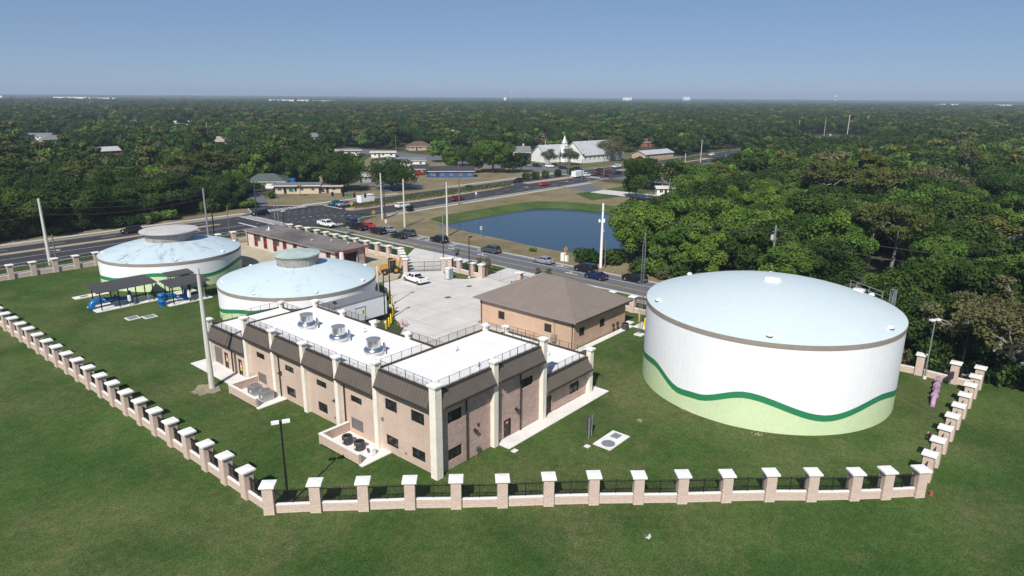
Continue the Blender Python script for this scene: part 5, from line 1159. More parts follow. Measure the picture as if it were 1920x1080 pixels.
def car_meshes(kind):
    d = {}
    if kind == 'sedan': L,W_,ro = 2.32,.90,.33; st = [(-2.32,.72,.42,.80,.08),(-2.22,.84,.30,.97,.10),(-1.6,.90,.24,1.03,.10),(-.6,.91,.22,.98,.08),(.7,.91,.22,.94,.08),(1.5,.90,.24,.86,.12),(2.15,.84,.30,.74,.12),(2.32,.68,.40,.62,.08)]; cab = ((-1.75,1.05),(-1.0,.30),.96,1.44)
    elif kind == 'suv': L,W_,ro = 2.38,.94,.37; st = [(-2.38,.80,.48,1.0,.06),(-2.3,.92,.36,1.12,.08),(-1.6,.95,.30,1.12,.06),(.6,.95,.30,1.10,.08),(1.4,.94,.32,1.08,.12),(2.15,.90,.36,.98,.12),(2.38,.76,.46,.84,.08)]; cab = ((-2.2,1.05),(-1.95,.30),1.10,1.74)
    elif kind == 'van': L,W_,ro = 2.55,.98,.37; st = [(-2.55,.9,.45,1.1,.05),(-2.48,.97,.34,1.2,.06),(1.2,.98,.3,1.18,.08),(2.0,.95,.34,1.08,.12),(2.55,.8,.46,.86,.1)]; cab = ((-2.45,1.75),(-2.3,.85),1.16,1.92)
    else: L,W_,ro = 2.95,.99,.41; st = [(-2.95,.92,.55,1.08,.04),(-2.9,.98,.48,1.14,.05),(-.75,.99,.42,1.14,.05),(.9,.99,.42,1.13,.08),(1.7,.98,.44,1.14,.14),(2.7,.94,.48,1.06,.14),(2.95,.82,.55,.9,.1)]; cab = ((-.95,1.45),(-.72,.65),1.12,1.86)
    mb = MB(); loft(mb, st)
    (b0,b1),(t0,t1),zb,zt = cab; wb, wt = W_*.95, W_*.76
    # greenhouse frame and roof
    mb.frustum((b0,-wb,b1,wb),zb-.03,(t0,-wt,t1,wt),zt-.05); mb.frustum((t0,-wt,t1,wt),zt-.05,(t0+.15,-wt+.12,t1-.15,wt-.12),zt)
    if kind == 'pickup':                                                  # bed rails above a dark liner
        pass
    d['body'] = mb.mesh(kind+'_body', PAINT['white'], False)
    def inter(f): z = zb+(zt-.05-zb)*f; return (b0+(t0-b0)*f, b1+(t1-b1)*f, wb+(wt-wb)*f, z)
    def gl(pts): return MB().add(pts, [(0,1,2,3)])
    lo_, hi_ = inter(.12), inter(.9); e = .012
    d['windshield'] = gl([(lo_[1]+e,-lo_[2]+.1,lo_[3]),(lo_[1]+e,lo_[2]-.1,lo_[3]),(hi_[1]+e,hi_[2]-.08,hi_[3]),(hi_[1]+e,-hi_[2]+.08,hi_[3])]).mesh('windshield', MT['car_glass'])
    d['rear_window'] = gl([(lo_[0]-e,lo_[2]-.1,lo_[3]),(lo_[0]-e,-lo_[2]+.1,lo_[3]),(hi_[0]-e,-hi_[2]+.08,hi_[3]),(hi_[0]-e,hi_[2]-.08,hi_[3])]).mesh('rear_window', MT['car_glass'])
    for s,nm in ((1,'l'),(-1,'r')):
        x0,x1 = lo_[0]+.16, lo_[1]-.2; y0,y1 = hi_[0]+.14, hi_[1]-.1; mid = (x0+x1)/2; m2 = (y0+y1)/2
        for k,(a,b,c,dd) in enumerate(((x0,mid-.05,m2-.05,y0),(mid+.05,x1,y1,m2+.05))):
            q = [(a,s*(lo_[2]+e),lo_[3]),(b,s*(lo_[2]+e),lo_[3]),(c,s*(hi_[2]+e),hi_[3]),(dd,s*(hi_[2]+e),hi_[3])]
            d['side_window_%s%d' % (nm,k)] = gl(q if s < 0 else q[::-1]).mesh('side_window', MT['car_glass'])
    d['tyre'] = MB().lathe([(ro*.62,-.11),(ro*.94,-.12),(ro,-.07),(ro,.07),(ro*.94,.12),(ro*.62,.11)],18).mesh('tyre', MT['tyre_rubber'], True)
    d['rim'] = MB().lathe([(0,-.115),(ro*.2,-.125),(ro*.64,-.09),(ro*.64,.09),(ro*.2,.125),(0,.115)],12).mesh('rim', MT['alloy'])
    f, r = st[-2], st[1]
    fx, rx = st[-1][0]-.10, st[0][0]+.05
    d['headlight'] = MB().box(fx-.12,-.13,-.07,fx+.045,.13,.07).mesh('headlight', MT['head_lens']); d['taillight'] = MB().box(rx-.055,-.11,-.12,rx+.1,.11,.12).mesh('taillight', MT['tail_lens'])
    d['grille'] = MB().box(st[-1][0]-.04,-.42,st[-1][2]+.04,st[-1][0]+.012,.42,st[-1][3]-.02).mesh('grille', MT['car_trim'])
    d['plate'] = MB().box(st[0][0]-.015,-.17,st[0][2]+.12,st[0][0]+.0,.17,st[0][2]+.26).mesh('number_plate', MT['plate'])
    d['sill'] = MB().box(-L+.25,-W_*.9,.16,L-.25,W_*.9,.32 if kind != 'pickup' else .46).mesh('underbody', MT['car_trim'])
    d['mirror'] = MB().box(-.1,-.09,-.06,.06,.09,.07).mesh('mirror', MT['car_trim'])
    if kind == 'pickup':
        mb = MB(); mb.box(-2.8,-.82,1.10,-1.0,.82,1.165); d['bed_liner'] = mb.mesh('bed_liner', MT['car_trim'])
        mb = MB()
        for b in ((-2.93,-.97,-.98,-.82),(-2.93,.82,-.98,.97),(-2.93,-.82,-2.82,.82)): mb.box(b[0],b[1],1.10,b[2],b[3],1.36)
        d['bed_wall'] = mb.mesh('bed_wall', PAINT['white'])
    d['_'] = dict(L=L,W=W_,r=ro,wx=(st[-1][0]-.85,st[0][0]+.88),fz=(st[-1][2]+st[-1][3])/2+.1,rz=(st[0][2]+st[0][3])/2+.12,cab=cab)
    return d
def car(kind, paint, label, p, rz, s=1.0, group='cars on the roads', z=.04, name=None):
    d = CARS.setdefault(kind, None) or CARS.__setitem__(kind, car_meshes(kind)) or CARS[kind]
    q = d['_']; t = thing(name or {'sedan':'parked_car','suv':'sport_utility_car','van':'van','pickup':'pickup_truck'}[kind], label, {'sedan':'car','suv':'car','van':'van','pickup':'pickup truck'}[kind], (p[0],p[1],z), rz, group)
    t.scale = (s,s,s)
    def put(nm, me, parent, loc=(0,0,0), colour=None):
        o = link(nm, me, parent, loc)
        if colour: o.material_slots[0].link = 'OBJECT'; o.material_slots[0].material = colour
        return o
    b = put('body', d['body'], t, colour=PAINT[paint])
    for k in ('windshield','rear_window'): put(k, d[k], t)
    for k in d:
        if k.startswith('side_window'): put('side_window', d[k], t)
    for wx in q['wx']:
        for s_ in (-1,1):
            w = put('tyre', d['tyre'], t, (wx,s_*(q['W']-.1),q['r'])); w.rotation_euler = (R90,0,0); put('rim', d['rim'], w)
    for s_ in (-1,1):
        put('headlight', d['headlight'], t, (0,s_*(q['W']-.26),q['fz'])); put('taillight', d['taillight'], t, (0,s_*(q['W']-.16),q['rz'])); put('mirror', d['mirror'], t, (q['cab'][0][1]-.25,s_*(q['W']+.06),q['cab'][2]+.08))
    for k in ('grille','plate','sill'): put({'plate':'number_plate','sill':'underbody'}.get(k,k), d[k], t)
    if kind == 'pickup': put('bed_liner', d['bed_liner'], t); put('bed_wall', d['bed_wall'], t, colour=PAINT[paint])
    return t
UP = R90; DOWN = -R90; EAST = 0.0; WEST = math.pi                          # headings: up the side road, along the wide road
RL, LL = 70.4, 67.15                                                      # lane centres of the side road
def vy(px, py): return px
QG = 'queue on the side road'
car('suv','black','black SUV last in the queue, next to the lattice mast',(RL,(70.72, 21.19)[1]),UP,group=QG)
car('sedan','navy','dark blue car in the inner lane beside the hip roof building',(LL,(66.55, 27.56)[1]),UP,group=QG)
car('suv','black','black SUV beside the white pole at the pond corner',(RL,(70.00, 32.11)[1]),UP,group=QG)
car('sedan','silver','silver sedan opposite the yellow diamond sign',(RL,(70.01, 42.57)[1]),UP,group=QG)
car('suv','grey','grey SUV in line with the grass island',(RL,(70.01, 57.22)[1]),UP,group=QG)
car('suv','black','black SUV under the right white pole',(RL,(70.34, 73.57)[1]),UP,group=QG)
car('suv','grey','dark grey SUV behind the silver sedan at the crossing',(RL,(70.31, 84.81)[1]),UP,group=QG)
car('sedan','black','black sedan in the inner lane of the queue',(LL,(66.54, 84.16)[1]),UP,group=QG)
car('sedan','silver','silver sedan in the outer lane behind the red car',(RL,(71.00, 92.09)[1]),UP,group=QG)
car('suv','black','black SUV directly behind the black pickup',(LL,(67.36, 92.00)[1]),UP,group=QG)
car('sedan','red','bright red car near the front of the queue',(RL,(72.30, 100.31)[1]),UP,group=QG)
car('pickup','black','black pickup waiting at the crossing',(LL,(67.70, 99.90)[1]),UP,group=QG)
car('suv','navy','dark blue SUV at the head of the queue',(RL,(74.07, 107.55)[1]),UP,group=QG)
car('pickup','white','white pickup turning into the side road from the crossing',(64.2,(62.12, 109.23)[1]),DOWN)
MGp = 'cars on the wide road'
FL1, FL2, NL1, NL2 = 138.2, 135.0, 116.2, 120.6
car('suv','charcoal','dark SUV on the wide road above the streaked tank',((27.14, 141.15)[0],137.2),WEST,group=MGp)
car('suv','black','black SUV crossing the crosswalk on the wide road',((61.37, 136.24)[0],137.2),WEST,group=MGp)
car('sedan','teal','teal blue car waiting at the far stop bar',((87.42, 136.68)[0],137.9),WEST,group=MGp)
car('pickup','silver','silver pickup towing a white box trailer',((89.04, 131.82)[0]-1.5,133.2),WEST,group=MGp)
car('suv','white','white SUV on the near lanes beside the hedge',((97.82, 120.83)[0],118.4),EAST,group=MGp)
car('suv','maroon','dark red SUV by the dark wooden pole',((119.73, 118.51)[0],116.4),EAST,group=MGp)
car('sedan','charcoal','dark car beyond the hedge on the far lanes',((142.29, 135.36)[0],133.4),WEST,group=MGp)
car('suv','black','black SUV at the far tip of the hedge',((171.16, 135.49)[0],133.6),WEST,group=MGp)
car('sedan','red','red car on the near lanes past the pond',((170.10, 124.26)[0],119.8),EAST,group=MGp)
car('suv','white','white SUV just ahead of the grey box trailer',(206.97, 125.16),EAST,group=MGp)
FX = 'cars at the far crossing'
car('suv','black','dark SUV rearmost in the knot of cars at the far crossing',(227.00, 132.06),1.0,group=FX); car('suv','maroon','dark red SUV left in the knot at the far crossing',(213.47, 124.27),EAST,group=FX)
car('sedan','maroon','dark red car right in the knot at the far crossing',(224.02, 125.54),1.6,group=FX); car('sedan','black','black car nearest in the knot at the far crossing',(208.89, 117.44),EAST,group=FX)
car('sedan','black','black sedan alone right of the far crossing knot',(223.32, 120.07),WEST,group=FX); car('pickup','white','white pickup on the far side of the far crossing',(247.24, 135.26),WEST,group=FX)
car('suv','black','black SUV first of the line before the church',(224.28, 166.09),DOWN,group=FX); car('suv','white','white SUV in the line before the church',(226.62, 160.03),DOWN,group=FX); car('sedan','black','black car behind the white one before the church',(232.41, 161.49),DOWN,group=FX)
car('sedan','black','black car under the bare tree before the church',(225.08, 150.92),DOWN,group=FX); car('sedan','black','black car at the right end of the line before the church',(227.87, 144.58),DOWN,group=FX); car('sedan','silver','silver car at the left end of the line before the church',(222.84, 171.28),DOWN,group=FX)
car('van','charcoal','dark van beyond the far crossing by the long low building',(285,136),WEST,group=FX); car('suv','white','white SUV far along the wide road',(348,132.5),WEST,group=FX); car('pickup','blue_grey','grey truck far along the wide road near the white pole',(322,118),EAST,group=FX)
car('suv','red','red SUV parked beside the blue house',(161.56, 181.19),-.3,group='parked cars'); 
car('pickup','white','white pickup parked on the concrete yard',(42.97, 51.08),math.radians(83),.97,group='parked cars',z=.035)
car('sedan','white','white car glimpsed beside the distant road',(640,150),0.4,group='parked cars'); car('sedan','black','black car on the distant road under the white poles',(587.63, 126.94),WEST,group='parked cars')
def box_trailer(label, p, rz, L, W_, h, m):
    t = thing('box_trailer', label, 'trailer', (p[0],p[1],.04), rz); MB().box(-L/2,-W_/2,.55,L/2,W_/2,h).build('box', MT[m], t); MB().box(-L/2-.03,-W_/2-.03,h,L/2+.03,W_/2+.03,h+.08).build('roof', MT['white_cap'], t)
    for s_ in (-1,1):
        for x in (-.45,.45):
            w = MB().lathe([(0,-.1),(.34,-.1),(.36,0),(.34,.1),(0,.1)],14).build('wheel', MT['tyre_rubber'], t); w.matrix_local = Matrix.Translation((x,s_*(W_/2-.05),.36)) @ Matrix.Rotation(R90,4,'X')
    MB().tube([(L/2,0,.5),(L/2+1.3,0,.5)],.07,6).build('tow_bar', MT['car_trim'], t)
box_trailer('white box trailer behind the silver pickup', ((89.04, 131.82)[0]+6.4,133.2), WEST, 5.2, 2.3, 2.7, 'white_paint'); box_trailer('grey box trailer on the near lanes before the far crossing', (200.98, 125.70), EAST, 6.0, 2.3, 2.7, 'trailer_side')


# ---------------------------------------------------------------- houses, church and far buildings
for n_,c_ in (('shingle_grey',(.19,.195,.20)),('shingle_green',(.085,.105,.10)),('shingle_dark',(.045,.048,.056)),('shingle_brown',(.15,.085,.062)),('shingle_tan',(.36,.31,.27)),('metal_pale',(.47,.48,.50)),('flat_white',(.62,.60,.57))):
    mat(n_, c_, rough=.85, var=.12, scale=.5, fine=.08, fscale=3)
for n_,c_ in (('stucco_white',(.78,.77,.74)),('stucco_beige',(.58,.48,.36)),('stucco_blue',(.045,.10,.26)),('stucco_grey',(.30,.29,.28)),('brick_red',(.30,.10,.07)),('stucco_tan',(.50,.38,.28))):
    mat(n_, c_, rough=.88, var=.07, scale=.6, fine=.06, fscale=4)
KEEP = []                                                                 # places the woods leave open: (x, y, radius)
def house(name, label, p, rz, L, W_, h, rise, roof, rm, wm, win=3, over=.5, cat='house', extra=None, chimney=False, group=None, door=True, keep=.62):
    t = thing(name, label, cat, (p[0],p[1],0), rz, group); x, y = L/2, W_/2
    KEEP.append((p[0],p[1],max(L,W_)*keep))
    holes = []
    for i in range(win): c = L*(i+.5)/win; holes.append((c-.6,c+.6,h*.36,h*.76))
    if door and win > 1: c = L/win; holes.append((c-.45,c+.45,0,min(2.1,h*.8)))
    for sgn in (-1,1):
        F = Face((-x*1,sgn*y),(1,0),(0,sgn)); mb = MB(); grid_wall(mb,(-x,sgn*y),(1,0),(0,sgn),L,0,h,holes,.12); mb.build('wall', MT[wm], t)
        for i in range(win): F.window(t,holes[i][0],holes[i][1],holes[i][2],holes[i][3],.1,1,frame='white_cap')
        if len(holes) > win: mb = MB(); F.block(mb,holes[-1][0],holes[-1][1],0,holes[-1][3],-.1,-.05); mb.build('door', MT['door_dark'], t)
    for sgn in (-1,1):
        mb = MB(); hs = [(W_*.3-.5,W_*.3+.5,h*.36,h*.76)]; grid_wall(mb,(sgn*x,-y),(0,1),(sgn,0),W_,0,h,hs,.12)
        if roof == 'gable': mb.add([(sgn*x,-y,h),(sgn*x,y,h),(sgn*x,0,h+rise)],[(0,1,2)])
        mb.build('wall', MT[wm], t); Face((sgn*x,-y),(0,1),(sgn,0)).window(t,*hs[0],.1,1,frame='white_cap')
    X, Y = x+over, y+over; th = .14; k = rise/(y) if y else 0; ze = h-k*over
    if roof == 'gable':
        vs = [(-X,-Y,ze),(X,-Y,ze),(X,0,h+rise),(-X,0,h+rise),(-X,Y,ze),(X,Y,ze)]; vs += [(a,b,c+th) for a,b,c in vs]
        r = MB().add(vs, [(0,1,2,3)[::-1],(3,2,5,4)[::-1],(6,7,8,9),(9,8,11,10),(0,1,7,6),(5,4,10,11),(1,2,8,7),(2,5,11,8),(0,6,9,3),(3,9,10,4)]).build('roof', MT[rm], t)
        MB().box(-X,-Y-.04,ze-.06,X,-Y,ze+.12).build('fascia', MT['white_cap'], r); MB().box(-X,Y,ze-.06,X,Y+.04,ze+.12).build('fascia', MT['white_cap'], r)
    elif roof == 'hip':
        q = min(Y, X-.3); vs = [(-X,-Y,ze),(X,-Y,ze),(X,Y,ze),(-X,Y,ze),(-X+q,0,h+rise),(X-q,0,h+rise)]
        r = MB().add(vs, [(0,1,5,4),(1,2,5),(2,3,4,5),(3,0,4),(3,2,1,0)]).build('roof', MT[rm], t)
        mb = MB(); mb.box(-X,-Y-.04,ze-.1,X,-Y,ze+.06); mb.box(-X,Y,ze-.1,X,Y+.04,ze+.06); mb.box(-X-.04,-Y,ze-.1,-X,Y,ze+.06); mb.box(X,-Y,ze-.1,X+.04,Y,ze+.06); mb.build('fascia', MT['white_cap'], r)
    else:
        r = MB().box(-X,-Y,h,X,Y,h+.22).build('roof', MT[rm], t); mb = MB(); mb.box(-X-.03,-Y-.05,h-.05,X+.03,-Y,h+.18); mb.box(-X-.05,-Y,h-.05,-X,Y,h+.18); mb.build('fascia', MT['white_cap'], r)
    if chimney: MB().box(-.5,-.5,0,.5,.5,h+rise+1.5).build('chimney', MT['stucco_beige'], r, loc=(L*.22,W_*.1,0))
    return t
Q = math.radians
house('hip_roof_house','white house with dark green hip roof at the wood edge',(96,192),Q(-44),14.5,9,2.7,2.3,'hip','shingle_green','stucco_white')
house('flat_roof_house','low beige house with flat grey roof across the wide road',(95.5,171.0),Q(-43),15,7.5,2.8,.0,'flat','shingle_grey','stucco_beige',4,.9)
house('flat_roof_house','beige flat roofed wing with deep porch, right of the low beige house',(103.5,164.5),Q(-43),9,6.0,2.5,0,'flat','shingle_grey','stucco_beige',2,1.1)
tag(MB().box(-1.0,-.7,0,1.0,.7,4.9).frustum((-1.0,-.7,1.0,.7),4.9,(-.6,-.3,.6,.3),5.3).build('chimney_block', MT['stucco_beige'], loc=(104.2,168.6,0)), 'broad pale chimney block rising behind the beige house', 'chimney')
tag(MB().lathe([(0,1.4),(1.0,1.3),(1.0,0)][::-1],16,(98,178,2.9)).build('roof_tank', MT['blue_pipe']), 'blue round tank on the roof of the beige house', 'tank')
house('shed','grey roofed open shed between the two big round oaks',(129.25, 179.47),Q(-43),8,5,2.5,.5,'gable','metal_pale','stucco_grey',2)
house('flat_roof_house','pale low house with long white fascia behind the round oaks',(199.87, 286.22),Q(-40),17,9,2.9,0,'flat','shingle_tan','stucco_white',4,.8)
house('flat_roof_house','white flat roofed house between the houses behind the oaks',(208.27, 262.86),Q(-40),13,9,2.7,0,'flat','flat_white','stucco_white',3,.8)
house('gable_house','long low house with pale grey roof behind the second round oak',(184.04, 218.47),Q(-42),22,9,2.7,1.2,'gable','shingle_grey','stucco_white',5)
house('hip_roof_house','house with reddish brown hip roof among the trees',(256.33, 286.58),Q(-30),15,10,2.8,2.6,'hip','shingle_brown','stucco_tan')
house('gable_house','blue and white house with long dark roof beside the wide road',(166.71, 167.09),Q(-43),19,8,2.8,1.5,'gable','shingle_dark','stucco_blue',5)
house('gable_house','small dark roofed wing left of the blue house',(164.36, 184.29),Q(-43),7,7,2.6,1.4,'gable','shingle_dark','stucco_white',2)
house('gable_house','grey gabled house just left of the church',(264.53, 211.58),Q(-45),13,9,2.8,2.8,'gable','shingle_grey','stucco_tan',3,chimney=True)
# church
church = thing('church', 'white church with pale grey gable roofs and a slim steeple', 'church', (0,0,0))
KEEP.append((265,176,26))
def church_wing(x0, y0, L, W_, h, rise, rz, wm):
    R_ = Matrix.Translation((x0,y0,0)) @ Matrix.Rotation(rz,4,'Z'); x, y = L/2, W_/2
    n = int(L/3.2); hs = [(L*(i+.5)/n-.45,L*(i+.5)/n+.45,h*.3,h*.8) for i in range(n)]
    def P(o): o.matrix_local = R_; return o
    for sgn in (-1,1):
        mb = MB(); grid_wall(mb,(-x,sgn*y),(1,0),(0,sgn),L,0,h,hs,.15); P(mb.build('wall', MT[wm], church))
        F = Face((-x,sgn*y),(1,0),(0,sgn))
        for hh in hs: P(F.window(church,*hh,.12,1,frame='white_cap'))
        mb = MB(); grid_wall(mb,(sgn*x,-y),(0,1),(sgn,0),W_,0,h,[],.1); mb.add([(sgn*x,-y,h),(sgn*x,y,h),(sgn*x,0,h+rise)],[(0,1,2)]); P(mb.build('gable_wall', MT['stucco_white' if sgn < 0 else 'stucco_beige'], church))
    X, Y = x+.6, y+.6; ze = h-rise/y*.6; th = .18
    vs = [(-X,-Y,ze),(X,-Y,ze),(X,0,h+rise),(-X,0,h+rise),(-X,Y,ze),(X,Y,ze)]; vs += [(a,b,c+th) for a,b,c in vs]
    r = P(MB().add(vs, [(3,2,1,0),(4,5,2,3),(6,7,8,9),(9,8,11,10),(0,1,7,6),(5,4,10,11),(1,2,8,7),(2,5,11,8),(0,6,9,3),(3,9,10,4)]).build('roof', MT['metal_pale'], church))
    for k in range(5):
        yy = -y+W_*(k+.5)/5; hh = h+rise*(1-abs(yy)/y)-.3; P(MB().box(x+.005,yy-.35,0,x+.35,yy+.35,hh).build('buttress', MT['stucco_white'], church))
church_wing(272.5,166,31,15,4.2,6.2,Q(-8),'stucco_white'); church_wing(252.5,180,15,12,3.9,4.6,Q(-14),'stucco_white')
st = MB().box(-1.4,-1.4,0,1.4,1.4,8.4).build('steeple_base', MT['white_paint'], church, loc=(255.2,172.4,0)); MB().box(-1.7,-1.7,8.4,1.7,1.7,8.65).box(-1.0,-1.0,8.65,1.0,1.0,9.9).box(-1.25,-1.25,9.9,1.25,1.25,10.1).build('belfry', MT['white_paint'], st); MB().frustum((-.8,-.8,.8,.8),10.1,(-.05,-.05,.05,.05),13.6).build('spire', MT['white_paint'], st)
for s_ in (-.55,.55): MB().box(-1.02,s_-.25,8.8,-1.005,s_+.25,9.7).build('louver', MT['louver_grey'], st)
house('long_low_building','long tan building with pale roof right of the church',(309,150),Q(-6),27,9,3.0,1.6,'gable','metal_pale','stucco_tan',8,cat='building')
house('mobile_home','small white mobile home half hidden in the trees',(179,73),Q(-50),6.2,3.4,2.6,.5,'gable','flat_white','stucco_white',2)
# scattered far houses
far_h = [((124.94, 551.23),16,'grey roofed house far left in the woods','shingle_grey'),((119.61, 507.71),14,'grey gabled house just right of the far left house','shingle_grey'),((302.91, 971.43),30,'large pale grey roof in the left woods','shingle_grey'),((287.80, 800.70),18,'small red brick house with white gable in the left woods','shingle_brown'),((302.15, 713.91),20,'flat pale roof among the left woods','flat_white'),((190.23, 410.58),14,'tan hip roofed house near the left poles','shingle_tan'),((106.01, 374.78),12,'white house glimpsed through the left woods','metal_pale'),((267.50, 417.44),14,'grey roofed house beside a pale pole in the woods','shingle_grey'),((390.03, 384.07),22,'dark roofed house in the clearing behind the tall oaks','shingle_dark'),((395.51, 297.30),18,'brick house behind the church steeple','shingle_brown'),((393.19, 200.44),16,'brick house behind the long tan building','shingle_brown'),((169.85, 28.28),6,'brown roof below the utility pole in the right woods','shingle_brown'),((228.45, 27.04),10,'grey roof glimpsed in the right woods','shingle_grey'),((286.75, -3.49),9,'pale roof under the leaning pine at right','flat_white'),((369.74, 49.69),14,'grey roof in the middle of the right woods','shingle_grey'),((144.82, -30.22),7,'pale building at the right edge behind the trees','shingle_tan'),((179.87, -24.98),8,'brown roof at the right edge of the woods','shingle_brown')]
for k,(p,L,l,rm) in enumerate(far_h):
    house('woodland_house', l, p, Q(-40+(k*37)%60), L, L*.62, 3.0, 1.8+(k%3)*.5, ('gable','hip')[k%2], rm if rm != 'stucco_white' else 'flat_white', ('stucco_white','stucco_tan','brick_red','stucco_grey')[k%4 if k not in (3,9,10) else 2], 3, keep=.22 if 11 <= k <= 16 else .95 if k < 7 else .5)
# distant warehouses on the horizon
def warehouse(label, lateral, dist, L, W_, h, rz=0.0, m='white_paint'):
    f = Vector((math.cos(YAW),math.sin(YAW))); r = Vector((f.y,-f.x)); c = Vector((CAM.x,CAM.y))+f*dist+r*(lateral*dist); t = thing('distant_warehouse', label, 'building', (c.x,c.y,0), YAW-R90+rz, 'pale buildings near the horizon')
    h = h*.82; MB().box(-L/2,-W_/2,0,L/2,W_/2,h).build('wall', MT[m], t); MB().box(-L/2-.5,-W_/2-.5,h,L/2+.5,W_/2+.5,h+.8).build('roof', MT['flat_white'], t)
    for k in range(max(2,int(L/28))): x = -L/2+L*(k+.5)/max(2,int(L/28)); MB().box(x-3,-W_/2-.3,0,x+3,-W_/2-.05,h*.55).build('loading_door', MT['louver_grey'], t)
warehouse('white warehouse at the left edge below the horizon', -0.7431, 3300, 120, 50, 24); warehouse('long white warehouse left of centre below the horizon', -0.6245, 2900, 150, 60, 22); warehouse('lower white shed right of the long white warehouse', -0.5810, 2900, 90, 40, 19)
warehouse('wide white depot below the horizon left of the tall oaks', -0.3162, 2300, 130, 60, 21); warehouse('second roof of the wide white depot', -0.2751, 2250, 90, 50, 19); warehouse('tiny white block at centre horizon', -0.0119, 3400, 12, 14, 34)
warehouse('white tower block on the horizon right of centre', 0.2466, 5200, 50, 30, 46); warehouse('pale block left of the horizon tower block', 0.1621, 4800, 60, 30, 38); warehouse('white shed at right below the horizon', 0.6206, 2600, 75, 40, 20); warehouse('white office block far right below the horizon', 0.6972, 2300, 55, 30, 21); warehouse('white silo block at the right edge', 0.7526, 2500, 18, 18, 34)
def water_tower(label, lateral, dist, h, s):
    f = Vector((math.cos(YAW),math.sin(YAW))); r = Vector((f.y,-f.x)); c = Vector((CAM.x,CAM.y))+f*dist+r*(lateral*dist)
    t = thing('water_tower', label, 'tower', (c.x,c.y,0)); MB().tube([(0,0,0),(0,0,h)],[s*.22,s*.14],10).build('stem', MT['white_paint'], t); MB().lathe([(0,h-s*.2),(s*.8,h),(s,h+s*.4),(s*.7,h+s*.85),(0,h+s)],20).build('bowl', MT['white_paint'], t, True)
water_tower('white water tower on the horizon at right', 0.4593, 5200, 44, 11); water_tower('white water tower with aerial on the horizon at centre', -0.0032, 5600, 62, 10)


# ---------------------------------------------------------------- trees
def leaf_mat(name, c_lo, c_hi, dry, tr=.16):
    m = bpy.data.materials.new(name); m.use_nodes = True; MT[name] = m
    N = m.node_tree.nodes; L = m.node_tree.links; out = N['Material Output']; N.remove(N['Principled BSDF'])
    at = N.new('ShaderNodeAttribute'); at.attribute_name = 'tint'
    oi = N.new('ShaderNodeObjectInfo')
    rp = N.new('ShaderNodeValToRGB'); e = rp.color_ramp.elements; e[0].position = 0; e[0].color = (*c_lo,1); e[1].position = 1; e[1].color = (*c_hi,1)
    L.new(at.outputs['Fac'], rp.inputs['Fac'])
    r2 = N.new('ShaderNodeValToRGB'); e = r2.color_ramp.elements; e[0].position = 0; e[0].color = (.80,.88,.90,1); e[1].position = 1; e[1].color = (1.32,1.20,1.05,1)
    k = e.new(.5); k.color = (1,1,1,1); k = e.new(.86); k.color = (1.10,1.08,.95,1)
    L.new(oi.outputs['Random'], r2.inputs['Fac'])
    mx = N.new('ShaderNodeMix'); mx.data_type = 'RGBA'; mx.blend_type = 'MULTIPLY'; mx.inputs['Factor'].default_value = 1
    L.new(rp.outputs['Color'], mx.inputs['A']); L.new(r2.outputs['Color'], mx.inputs['B'])
    d = N.new('ShaderNodeBsdfDiffuse'); t = N.new('ShaderNodeBsdfTranslucent'); ms = N.new('ShaderNodeMixShader'); ms.inputs['Fac'].default_value = tr
    L.new(mx.outputs['Result'], d.inputs['Color']); L.new(mx.outputs['Result'], t.inputs['Color'])
    L.new(d.outputs[0], ms.inputs[1]); L.new(t.outputs[0], ms.inputs[2]); L.new(ms.outputs[0], out.inputs['Surface'])
leaf_mat('leaf_oak', (.016,.038,.010), (.070,.118,.029), None)
leaf_mat('leaf_bright', (.045,.100,.016), (.150,.235,.045), None)
leaf_mat('leaf_pine', (.058,.080,.020), (.150,.165,.048), None, .15)
leaf_mat('leaf_moss', (.070,.076,.034), (.160,.162,.078), None, .15)
leaf_mat('leaf_palm', (.055,.065,.025), (.12,.12,.05), None, .15)
mat('bark', (.17,.14,.11), rough=.95, var=.15, scale=1.5, fine=.15, fscale=9, bump=.4)
mat('bark_pale', (.34,.30,.255), rough=.95, var=.15, scale=1.5, fine=.15, fscale=9, bump=.4)

